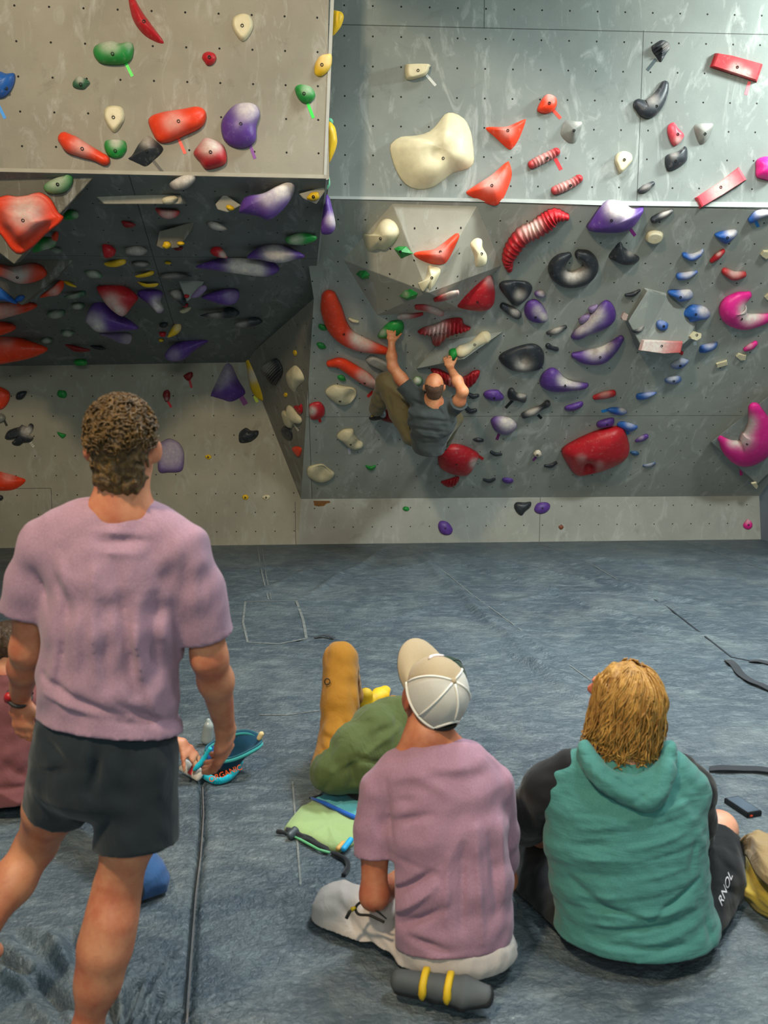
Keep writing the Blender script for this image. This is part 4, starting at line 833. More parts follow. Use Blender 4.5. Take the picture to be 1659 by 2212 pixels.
tape(RO, (1162, 896), (1170, 904), (24, 26, 28), 'black tape under the black lizard-shaped hold', 6)
ro('P', 'slim purple hold in the lower middle, above the red boulder', [(1219, 881), (1224, 876), (1250, 868), (1259, 868), (1258, 877), (1240, 886), (1222, 886)], h=.05)
ro('K', 'tiny black bean nearest the right arm of the climber', sp=[(1014, 852, 8), (1022, 856, 10), (1032, 854, 7)], h=.035)
ro('K', 'tiny black bean by the right side of the climber, lower', sp=[(1008, 882, 10), (1016, 888, 10), (1027, 886, 8)], h=.035)
ro('K', 'tiny black bean above the round red boulder hold', e=(1034, 950, 25, 10, 5), h=.03)
ro('K', 'tiny black bean right of the round red boulder hold', sp=[(1062, 977, 7), (1070, 981, 8), (1082, 981, 6)], h=.03)
ro('K', 'tiny black sliver left of the huge red boulder hold', sp=[(1178, 1006, 6), (1190, 1006, 9), (1200, 1000, 7)], h=.03)
ro('K', 'tiny black half-ring near the kick board', sp=[(1046, 1036, 6), (1057, 1039, 8), (1068, 1035, 6)], h=.03)
ro('P', 'tiny purple bean near the kick board beside a black half-ring', e=(1097, 1038, 27, 13, 3), h=.035)
ro('P', 'round purple hold covered in white chalk with purple tape', [(1060, 912), (1064, 902), (1080, 898), (1102, 903), (1117, 916), (1110, 930), (1092, 938), (1070, 930)], h=.09, chalk=[(1098, 912, 20, 1.0)])
tape(RO, (1078, 937), (1073, 950), (120, 36, 110), 'purple tape under the round chalky purple hold', 6)
ro('W', 'small chalky white ball with purple tape', e=(1161, 979, 17, 15), h=.05, chalk=[(1161, 979, 14, .6)], bolt=(1159, 981))
tape(RO, (1158, 987), (1151, 995), (120, 50, 130), 'purple tape under the small white ball', 5)
ro('R', 'huge red boulder-shaped hold with a dark pocket at the lower right', [(1212, 976), (1221, 962), (1260, 941), (1300, 926), (1338, 920), (1351, 932), (1360, 968), (1350, 990), (1312, 1010), (1262, 1024), (1240, 1022), (1224, 1000)], h=.20, peak=(1290, 970), prof='dome', dish=(1270, 1000, 13, .15), chalk=[(1256, 990, 9, .4), (1296, 1004, 8, .35)])
ro('P', 'purple oval resting on top of the huge red boulder hold', [(1288, 916), (1294, 909), (1320, 902), (1327, 906), (1324, 918), (1305, 922), (1291, 922)], h=.06, bolt=(1312, 917))
ro('P', 'small purple bean right of the huge red boulder hold', sp=[(1375, 952, 7), (1386, 947, 12), (1396, 942, 10)], h=.04, chalk=[(1384, 945, 6, .4)])
ro('DB', 'tiny dark blue chip right of the huge red boulder hold', e=(1371, 979, 19, 10, 8), h=.03)
ro('DB', 'tiny chalk-dulled blue chip low at the right of the overhang', sp=[(1391, 1006, 6), (1403, 1005, 9), (1413, 1001, 7)], h=.03, chalk=[(1402, 1003, 10, .4)])
ro('R', 'tiny red corner chip under the right end of the red bar', e=(1472, 762, 10, 9), h=.03)

# ---- upper right wall
def ur(col, label, *a, **k): return hold(UR, col, label, *a, **k)
ur('W', 'bone ledge-shaped hold with white tape at the top', [(875, 143), (883, 139), (927, 139), (928, 146), (922, 160), (907, 168), (878, 172)], h=.08, prof='flat', peak=(905, 152), bolt=(903, 153))
tape(UR, (921, 162), (941, 185), (206, 206, 200), 'white tape under the bone ledge-shaped hold', 6)
ur('W', 'huge bone saddle-shaped hold on the upper wall', [(841, 322), (847, 307), (865, 295), (901, 292), (928, 283), (946, 265), (961, 246), (979, 243), (1003, 256), (1018, 286), (1024, 331), (1023, 353), (1009, 366), (979, 374), (955, 392), (931, 407), (901, 410), (874, 398), (853, 365)], h=.15, peak=(955, 325), prof='slope', dish=(940, 335, 22, .05), bolt=(956, 340))
ur('O', 'red-orange fan-shaped hold right of the huge bone one', [(1049, 279), (1055, 274), (1094, 273), (1131, 258), (1136, 262), (1121, 301), (1107, 321), (1097, 322), (1067, 295)], h=.07, peak=(1098, 285), prof='slope', chalk=[(1095, 282, 14, .4)], bolt=(1097, 281))
ur('O', 'big red-orange fin crossing the lip, below the fan-shaped one', [(1006, 416), (1021, 404), (1061, 378), (1094, 350), (1101, 352), (1106, 380), (1091, 422), (1076, 442), (1061, 443), (1021, 427)], h=.10, peak=(1064, 402), prof='slope', chalk=[(1060, 390, 22, .55)], bolt=(1062, 400))
ur('O', 'small red-orange wedge with orange tape near the middle of the upper wall', [(1160, 239), (1170, 215), (1183, 203), (1200, 210), (1203, 225), (1195, 240), (1178, 246)], h=.07, chalk=[(1188, 207, 12, .5)], bolt=(1185, 223))
tape(UR, (1194, 237), (1211, 256), (250, 70, 50), 'orange tape under the small red-orange wedge', 7)
ur('GR', 'grey cut-stone hold left of the black boomerang', [(1210, 288), (1221, 260), (1245, 262), (1258, 265), (1250, 292), (1242, 309), (1226, 308)], h=.07, prof='cone', peak=(1238, 282), chalk=[(1250, 264, 8, .6)], bolt=(1238, 286))
ur('R', 'upper ribbed red log with red tape', sp=[(1150, 355, 20), (1165, 347, 21), (1185, 337, 20), (1201, 328, 18)], h=.06, ribs=8, chalk=[(1175, 342, 22, .5)], bolt=(1180, 343))
tape(UR, (1199, 342), (1212, 367), (230, 40, 46), 'red tape under the upper ribbed log', 8)
ur('R', 'lower ribbed red log just above the lip', sp=[(1200, 411, 20), (1215, 405, 21), (1235, 396, 20), (1250, 386, 18)], h=.06, ribs=8, chalk=[(1222, 398, 22, .5)], bolt=(1231, 404))
ur('W', 'bone teardrop hold with a square notch, upper right wall', [(1327, 347), (1333, 332), (1348, 326), (1363, 332), (1366, 345), (1358, 358), (1340, 375), (1331, 360)], h=.06, prof='flat', bolt=(1349, 348))
ur('K', 'black grooved hold with black tape at the top right', [(1407, 101), (1415, 94), (1430, 86), (1445, 92), (1448, 103), (1437, 120), (1427, 135), (1416, 122), (1409, 112)], h=.07, peak=(1428, 106), prof='cone', chalk=[(1440, 100, 9, .3)], ribs=(0.9, 7))
tape(UR, (1417, 128), (1398, 152), (62, 74, 78), 'dark grey tape tail of the black grooved hold', 7)
ur('K', 'black boomerang-shaped hold on the upper right wall', sp=[(1381, 227, 28), (1398, 236, 42), (1416, 222, 36), (1430, 200, 26), (1436, 183, 18)], h=.07, chalk=[(1410, 214, 12, .4)], bolt=(1418, 230))
ur('PK', 'pinkish red shell-shaped hold right of the black boomerang', [(1441, 285), (1443, 271), (1455, 264), (1464, 276), (1477, 290), (1475, 300), (1465, 312), (1455, 316), (1447, 305)], h=.06, chalk=[(1466, 303, 9, .5)], bolt=(1465, 290))
ur('GR', 'grey thimble-shaped hold right of the pinkish shell', [(1499, 280), (1503, 268), (1530, 266), (1541, 268), (1536, 285), (1527, 305), (1516, 313), (1508, 308)], h=.06, prof='slope', chalk=[(1528, 267, 12, .6)], bolt=(1523, 289))
ur('K', 'black mug-shaped hold below the pinkish shell', [(1436, 345), (1440, 335), (1458, 328), (1476, 322), (1478, 316), (1484, 320), (1484, 345), (1470, 360), (1445, 370), (1438, 362)], h=.07, chalk=[(1456, 332, 9, .35)], bolt=(1460, 348))
ur('K', 'small black lump just above the lip at right', sp=[(1383, 412, 12), (1395, 406, 17), (1409, 397, 11)], h=.05, chalk=[(1396, 404, 10, .3)])
ur('R', 'long red bar with rough top edge at the top right', [(1544, 115), (1580, 121), (1648, 140), (1635, 178), (1533, 145)], h=.05, prof='slab', sharp=True, chalk=[(1590, 150, 14, .5), (1612, 158, 10, .5)], bolt=(1593, 145))
tape(UR, (1619, 176), (1611, 205), (250, 110, 118), 'pink tape under the long red bar', 7)
ur('PK', 'chalky pinkish red bar slanting up to the right above the lip', [(1500, 428), (1550, 396), (1596, 360), (1613, 388), (1560, 422), (1511, 451)], h=.05, prof='slab', sharp=True, chalk=[(1560, 405, 30, .6)], bolt=(1556, 404))
ur('M', 'round magenta hold cut off by the right edge', e=(1656, 364, 52, 56), h=.10)

# ---- kick board
hold(KW, 'K', 'black heart-shaped hold at the top of the kick board', [(1110, 1095), (1115, 1085), (1133, 1085), (1147, 1084), (1146, 1095), (1135, 1105), (1127, 1114), (1117, 1108)], h=.05)
hold(KW, 'P', 'purple oval beside the black heart on the kick board', e=(1170, 1097, 37, 25, -18), h=.05, bolt=(1174, 1097))
hold(KW, 'P', 'round purple hold lowest on the kick board, left of the others', [(946, 1136), (950, 1126), (960, 1125), (970, 1130), (978, 1143), (974, 1154), (962, 1156), (951, 1150)], h=.05, bolt=(962, 1144))
hold(KW, 'G', 'tiny green chip at the top of the kick board', e=(877, 1099, 15, 11), h=.03)
hold(KW, 'N', 'tiny rust brown knob on the kick board', e=(1212, 1139, 11, 10), h=.025)
hold(KW, 'M', 'magenta teardrop hold at the right end of the kick board', [(1605, 1134), (1610, 1126), (1615, 1121), (1624, 1128), (1625, 1138), (1617, 1144), (1608, 1141)], h=.045, chalk=[(1615, 1125, 6, .5)], bolt=(1616, 1132))
m_patch = simple('bare_plywood', (118, 78, 36), 0.8, 0.2, 30)
struct(panel('worn_patch', KW, [KW.hit(x, y) for x, y in [(677, 1082), (712, 1082), (714, 1086), (705, 1088), (700, 1093), (688, 1094), (679, 1092)]], m_patch, 0.001, off=0.001))

def text_on(S, s, px, py, size, ang, mat, parent, off=0.002, name='lettering', ext=0.0004):
    """real letters lying on plane S, ang in degrees in the plane"""
    cu = bpy.data.curves.new(name, 'FONT'); cu.body = s; cu.size = size; cu.extrude = ext; cu.align_x = 'CENTER'; cu.align_y = 'CENTER'
    t = bpy.data.objects.new('t', cu); COL.objects.link(t)
    dg = bpy.context.evaluated_depsgraph_get(); me = bpy.data.meshes.new_from_object(t.evaluated_get(dg)); bpy.data.objects.remove(t)
    me.name = name; me.materials.clear()
    return link(name, me, mat, parent, S.mat(S.hit(px, py, off)) @ Matrix.Rotation(math.radians(ang), 4, 'Z'))
m_ink = simple('ink', (40, 38, 40), 0.7)
bpy.context.view_layer.update()
text_on(BL, 'C1', 69.5, 960, .03, -57, m_ink, tg, .003)

# ------------------------------------------------------------------ people: smooth bodies grown from joints
class Body:
    """implicit surface of blended limbs, meshed by surface nets"""
    def __init__(s, lo, hi, cell):
        s.h = cell; s.lo = np.asarray(lo, float); n = np.ceil((np.asarray(hi) - s.lo) / cell).astype(int) + 1
        s.d = np.full(n, 0.3, np.float32)
        s.ax = [s.lo[i] + np.arange(n[i]) * cell for i in range(3)]
    def block(s, pts, r):
        pts = np.asarray(pts); a = pts.min(0) - r; b = pts.max(0) + r; sl = []
        for i in range(3):
            i0 = max(0, int((a[i] - s.lo[i]) / s.h)); i1 = min(s.d.shape[i], int((b[i] - s.lo[i]) / s.h) + 2)
            if i1 <= i0: return None, None
            sl.append(slice(i0, i1))
        sl = tuple(sl)
        g = np.meshgrid(*[s.ax[i][sl[i]] for i in range(3)], indexing='ij')
        return sl, np.stack(g, -1)
    def put(s, sl, dn, k):
        d = s.d[sl]
        if k <= 0: s.d[sl] = np.minimum(d, dn); return
        hh = np.clip(0.5 + 0.5 * (d - dn) / k, 0, 1)
        s.d[sl] = d * (1 - hh) + dn * hh - k * hh * (1 - hh)
    def cap(s, a, b, ra, rb, k=0.03):
        a = np.asarray(a, float); b = np.asarray(b, float)
        sl, q = s.block([a, b], max(ra, rb) + k + 0.03)
        if sl is None: return s
        ab = b - a; t = np.clip(((q - a) @ ab) / (ab @ ab + 1e-12), 0, 1)
        s.put(sl, np.linalg.norm(q - a - t[..., None] * ab, axis=-1) - (ra + (rb - ra) * t), k); return s
    def chain(s, pts, k=0.03):
        for (a, ra), (b, rb) in zip(pts[:-1], pts[1:]): s.cap(a, b, ra, rb, k)
        return s
    def ell(s, c, r, ax=None, k=0.03):
        c = np.asarray(c, float); r = np.asarray(r, float)
        sl, q = s.block([c], r.max() + k + 0.03)
        if sl is None: return s
        q = q - c
        if ax is not None: q = q @ np.stack([unit(v) for v in ax]).T
        e = np.linalg.norm(q / r, axis=-1); g = np.linalg.norm(q / r ** 2, axis=-1) + 1e-9
        s.put(sl, np.where(e > 1e-6, e * (e - 1) / g, -r.min()), k); return s
    def loft(s, st, xv, k=0.03):
        """stations (centre, half width, half depth); xv = direction of the width"""
        for (a, ax_, ay_), (b, bx, by) in zip(st[:-1], st[1:]):
            a = np.asarray(a, float); b = np.asarray(b, float); m = max(ax_, ay_, bx, by)
            sl, q = s.block([a, b], m + k + 0.03)
            if sl is None: continue
            ab = b - a; L = np.linalg.norm(ab); d = ab / L
            x = np.asarray(xv, float); x = unit(x - d * (x @ d)); y = np.cross(d, x)
            tt = (q - a) @ d; t = np.clip(tt / L, 0, 1); z = tt - t * L
            w = q - a - t[..., None] * ab
            rx = ax_ + (bx - ax_) * t; ry = ay_ + (by - ay_) * t; mn = np.minimum(rx, ry)
            e = np.sqrt(((w @ x) / rx) ** 2 + ((w @ y) / ry) ** 2 + (z / (mn * 0.8)) ** 2)
            s.put(sl, (e - 1) * mn, k)
        return s
    def grid(s):
        return np.meshgrid(*s.ax, indexing='ij')
    def cut(s, p, n, k=0.0):
        """keep the side opposite to n"""
        X, Y, Z = s.grid(); n = unit(n)
        s.d = np.maximum(s.d, ((X - p[0]) * n[0] + (Y - p[1]) * n[1] + (Z - p[2]) * n[2]).astype(np.float32)); return s
    def folds(s, lst, Y):
        """cloth folds: ridges (+) and valleys (-) along image lines, measured across the line of sight"""
        X, _, Z = s.grid()
        for (x0, y0, x1, y1, amp, w) in lst:
            a = P(x0, y0, Y); b = P(x1, y1, Y); ax_, az = a[0], a[2]; dx, dz = b[0] - ax_, b[2] - az; L2 = dx * dx + dz * dz
            t = ((X - ax_) * dx + (Z - az) * dz) / L2; tc = np.clip(t, 0, 1)
            dist = np.sqrt((X - ax_ - tc * dx) ** 2 + (Z - az - tc * dz) ** 2)
            e = np.clip(1.2 - np.abs(tc - 0.5) * 1.6, 0, 1)
            s.d -= (amp * e * np.exp(-(dist / w) ** 2)).astype(np.float32)
        return s
    def ripple(s, amp, wl, seed=0, n=10, aniso=(1, 1, 1)):
        rng = np.random.RandomState(seed); X, Y, Z = s.grid(); f = 0
        for i in range(n):
            v = unit(rng.normal(size=3) * np.array(aniso)) * 2 * np.pi / (wl * rng.uniform(.7, 1.5)); f = f + np.sin(X * v[0] + Y * v[1] + Z * v[2] + rng.uniform(0, 6.28))
        s.d -= (amp * f / math.sqrt(n)).astype(np.float32); return s
    def mesh(s, name):
        d = s.d.astype(np.float64); h = s.h
        d[0], d[-1] = .1, .1; d[:, 0], d[:, -1] = .1, .1; d[:, :, 0], d[:, :, -1] = .1, .1
        sg = d < 0; n = np.array(d.shape) - 1
        c = [sg[i:n[0] + i, j:n[1] + j, k:n[2] + k] for i in (0, 1) for j in (0, 1) for k in (0, 1)]
        tot = sum(x.astype(np.int8) for x in c); act = (tot > 0) & (tot < 8)
        I = np.stack(np.nonzero(act), -1); pos = np.zeros((len(I), 3)); cnt = np.zeros(len(I))
        co = [(i, j, k) for i in (0, 1) for j in (0, 1) for k in (0, 1)]
        val = {o: d[I[:, 0] + o[0], I[:, 1] + o[1], I[:, 2] + o[2]] for o in co}
        for a in co:
            for ax in range(3):
                if a[ax] == 0:
                    b = list(a); b[ax] = 1; b = tuple(b); va, vb = val[a], val[b]; m = (va < 0) != (vb < 0)
                    t = np.where(m, va / np.where(m, va - vb, 1), 0)
                    p = np.tile(np.array(a, float), (len(I), 1)); p[:, ax] = t
                    pos += np.where(m[:, None], p, 0); cnt += m
        V = s.lo + (I + pos / cnt[:, None]) * h
        idx = np.full(tuple(n), -1, np.int64); idx[tuple(I.T)] = np.arange(len(I)); F_ = []
        for ax in range(3):
            u, v = [(1, 2), (2, 0), (0, 1)][ax]
            s0 = [slice(None)] * 3; s1 = [slice(None)] * 3; s0[ax] = slice(0, -1); s1[ax] = slice(1, None)
            A, B = sg[tuple(s0)], sg[tuple(s1)]; E = np.stack(np.nonzero(A != B), -1)
            E = E[(E[:, u] > 0) & (E[:, v] > 0) & (E[:, u] < n[u]) & (E[:, v] < n[v])]
            fl = A[tuple(E.T)]
            def at(du, dv):
                q = E.copy(); q[:, u] -= du; q[:, v] -= dv; return idx[tuple(q.T)]
            Q = np.stack([at(1, 1), at(0, 1), at(0, 0), at(1, 0)], -1); Q[~fl] = Q[~fl][:, ::-1]; F_.append(Q)
        Q = np.concatenate(F_); Q = Q[(Q >= 0).all(1)]
        # relax a little so the grid does not show
        for _ in range(2):
            acc = np.zeros_like(V); deg = np.zeros(len(V))
            for i in range(4):
                np.add.at(acc, Q[:, i], V[Q[:, (i + 1) % 4]]); np.add.at(deg, Q[:, i], 1)
                np.add.at(acc, Q[:, (i + 1) % 4], V[Q[:, i]]); np.add.at(deg, Q[:, (i + 1) % 4], 1)
            V = V * 0.5 + acc / np.maximum(deg, 1)[:, None] * 0.5
        me = bpy.data.meshes.new(name)
        me.vertices.add(len(V)); me.vertices.foreach_set('co', V.ravel().astype(np.float32))
        me.loops.add(Q.size); me.loops.foreach_set('vertex_index', Q.ravel().astype(np.int32))
        me.polygons.add(len(Q)); me.polygons.foreach_set('loop_start', np.arange(0, Q.size, 4, dtype=np.int32))
        me.update(calc_edges=True); me.polygons.foreach_set('use_smooth', [True] * len(Q))
        return me
def place(name, me, mat, parent=None, base=None):
    """link a mesh built in world coordinates; a top-level one gets its origin at base"""
    if parent is None and base is not None:
        me.transform(Matrix.Translation(-Vector(base)))
        return link(name, me, mat, None, Matrix.Translation(Vector(base)))
    return _child(name, me, mat, parent)
def _child(name, me, mat, parent):
    o = bpy.data.objects.new(name, me); COL.objects.link(o); me.materials.append(mat)
    o.parent = parent; o.matrix_parent_inverse = parent.matrix_world.inverted(); return o

def head(b, c, fwd, up=(0, 0, 1), s=1.0, neck=None, nr=0.058):
    f = unit(fwd); u = np.asarray(up, float); u = unit(u - f * (u @ f)); r = np.cross(f, u); ax = (r, f, u)
    L = lambda x, y, z: np.asarray(c) + (r * x + f * y + u * z) * s
    b.ell(L(0, -.008, .022), np.array([.076, .097, .09]) * s, ax, .02)
    b.ell(L(0, .034, -.05), np.array([.06, .064, .075]) * s, ax, .03)
    b.ell(L(0, .062, -.098), np.array([.03, .025, .02]) * s, ax, .025)
    b.cap(L(0, .092, .01), L(0, .112, -.03), .010 * s, .015 * s, .012)            # nose
    b.ell(L(0, .086, .028), np.array([.05, .014, .012]) * s, ax, .015)             # brow
    b.ell(L(0, .092, -.063), np.array([.024, .012, .006]) * s, ax, .006); b.ell(L(0, .09, -.076), np.array([.021, .012, .007]) * s, ax, .006)   # lips
    for q in (-1, 1):
        b.ell(L(q * .031, .085, .008), np.array([.013, .011, .010]) * s, ax, .004)   # eyes
        b.ell(L(q * .084, -.006, -.012), np.array([.010, .019, .031]) * s, (unit(r * 1 + f * -.35 * q * q), f, u), .008)  # ears
    if neck is not None: b.cap(L(0, -.02, -.05), neck, nr * s, nr * 1.08 * s, .03)
    return ax
def hand(b, w, d, pn, side, curl=0.5, s=1.0, spread=0.0, thumb=0.5, rad=.0088):
    """wrist point, direction of the fingers, palm normal, side the thumb is on"""
    d = unit(d); pn = np.asarray(pn, float); pn = unit(pn - d * (pn @ d)); sd = np.cross(d, pn)
    if sd @ np.asarray(side) < 0: sd = -sd
    w = np.asarray(w, float)
    b.loft([(w, .027 * s, .019 * s), (w + d * .045 * s, .037 * s, .016 * s), (w + d * .085 * s, .040 * s, .013 * s)], sd, .015)
    for i, (o, l) in enumerate([(-.031, .062), (-.0105, .076), (.0105, .082), (.0315, .074)]):
        p = w + d * (.088 - abs(o) * .15) * s + sd * o * s * (1 + spread); dd = unit(d + sd * o * spread * 8); ang = 0.0
        for seg, fr in enumerate((.45, .31, .24)):
            a_ = curl * (0.55 + 0.35 * seg) + i * 0.03
            dd = unit(dd * math.cos(a_) + pn * math.sin(a_)); ppn = unit(pn - dd * (pn @ dd)) if abs(pn @ dd) < .999 else pn
            q = p + dd * l * fr * s; b.cap(p, q, rad * s * (1.05 - .1 * seg), rad * s * (.97 - .1 * seg), .004); p = q; pn_ = ppn
            # keep curling in the plane of the finger
            pn = pn
    t0 = w + d * .02 * s + sd * .026 * s; td = unit(d * .75 + sd * .75 + pn * .25)
    t1 = t0 + td * .042 * s; td2 = unit(td * math.cos(thumb) + (d * .8 + pn * .6) * math.sin(thumb)); t2 = t1 + td2 * .03 * s; t3 = t2 + unit(td2 + pn * thumb * .4) * .024 * s
    b.cap(t0, t1, .014 * s, .0115 * s, .012); b.cap(t1, t2, .011 * s, .0095 * s, .004); b.cap(t2, t3, .0095 * s, .008 * s, .004)

def skinmat(name, rgb, red=(178, 92, 66)):
    m, nt, b = newmat(name); tc = nt.nodes.new('ShaderNodeTexCoord').outputs['Object']
    c = lin(rgb); n = noise(nt, tc, 9, 5, 0.6)
    col = ramp(nt, n, [(0.3, lin(red)), (0.62, c)])
    n2 = noise(nt, tc, 90, 3, 0.6)
    col = mix(nt, math_n(nt, 'MULTIPLY', ramp(nt, n2, [(0.55, (0, 0, 0)), (0.75, (1, 1, 1))]), .18), col, lin((120, 66, 44)))
    nt.links.new(col, b.inputs['Base Color']); b.inputs['Roughness'].default_value = 0.5
    b.inputs['Subsurface Weight'].default_value = 0.08; b.inputs['Subsurface Radius'].default_value = (.012, .005, .003)
    bump(nt, b, noise(nt, tc, 180, 3), 0.3, 0.001); return m
def clothmat(name, rgb, rough=0.85, heather=0.12, wr=0.004, wscale=(10, 10, 5), fine=700, streak=None):
    m, nt, b = newmat(name); tc = nt.nodes.new('ShaderNodeTexCoord').outputs['Object']; c = lin(rgb)
    n = noise(nt, tc, 220, 3, .7)
    col = ramp(nt, n, [(0.3, tuple(x * (1 - heather) for x in c[:3]) + (1,)), (0.7, tuple(min(1, x * (1 + heather)) for x in c[:3]) + (1,))])
    nt.links.new(col, b.inputs['Base Color']); b.inputs['Roughness'].default_value = rough; b.inputs['Specular IOR Level'].default_value = .2
    b.inputs['Sheen Weight'].default_value = .15
    h = math_n(nt, 'ADD', noise(nt, mapped(nt, wscale), 1.0, 4, .5, .8), math_n(nt, 'MULTIPLY', noise(nt, tc, fine, 2), .04))
    bump(nt, b, h, .8, wr * 4); return m
def hairmat(name, dark, light, scale=(60, 60, 18)):
    m, nt, b = newmat(name); n = noise(nt, mapped(nt, scale), 1.0, 5, .65, 1.2)
    nt.links.new(ramp(nt, n, [(0.3, lin(dark)), (0.72, lin(light))]), b.inputs['Base Color'])
    b.inputs['Roughness'].default_value = .42; b.inputs['Specular IOR Level'].default_value = .5
    bump(nt, b, n, .9, .012); return m
def tubes(name, paths, mat, parent, sides=5):
    """many thin tapered strands in one mesh; paths = [(points, r0, r1)]"""
    vs, fs = [], []
    for pts, r0, r1 in paths:
        pts = np.asarray(pts); n = len(pts); base = len(vs)
        T = np.gradient(pts, axis=0); T /= np.linalg.norm(T, axis=1)[:, None] + 1e-9
        ref = np.array([.31, .22, .92]); 
        for i in range(n):
            a = unit(np.cross(T[i], ref)); c = np.cross(T[i], a); t = i / (n - 1); r = (r0 + (r1 - r0) * t) * min(1, .5 + 3 * t)
            for k in range(sides):
                th = 2 * math.pi * k / sides; vs.append(pts[i] + (a * math.cos(th) + c * math.sin(th)) * r)
        for i in range(n - 1):
            for k in range(sides):
                q = base + i * sides; fs.append((q + k, q + (k + 1) % sides, q + sides + (k + 1) % sides, q + sides + k))
        fs += [tuple(base + k for k in range(sides - 1, -1, -1)), tuple(base + (n - 1) * sides + k for k in range(sides))]
    me = mesh(name, vs, fs); me.polygons.foreach_set('use_smooth', [True] * len(me.polygons))
    return place(name, me, mat, parent)
def bbox(pts, m):
    p = np.asarray(pts); return p.min(0) - m, p.max(0) + m
GP = 'people in the climbing gym'

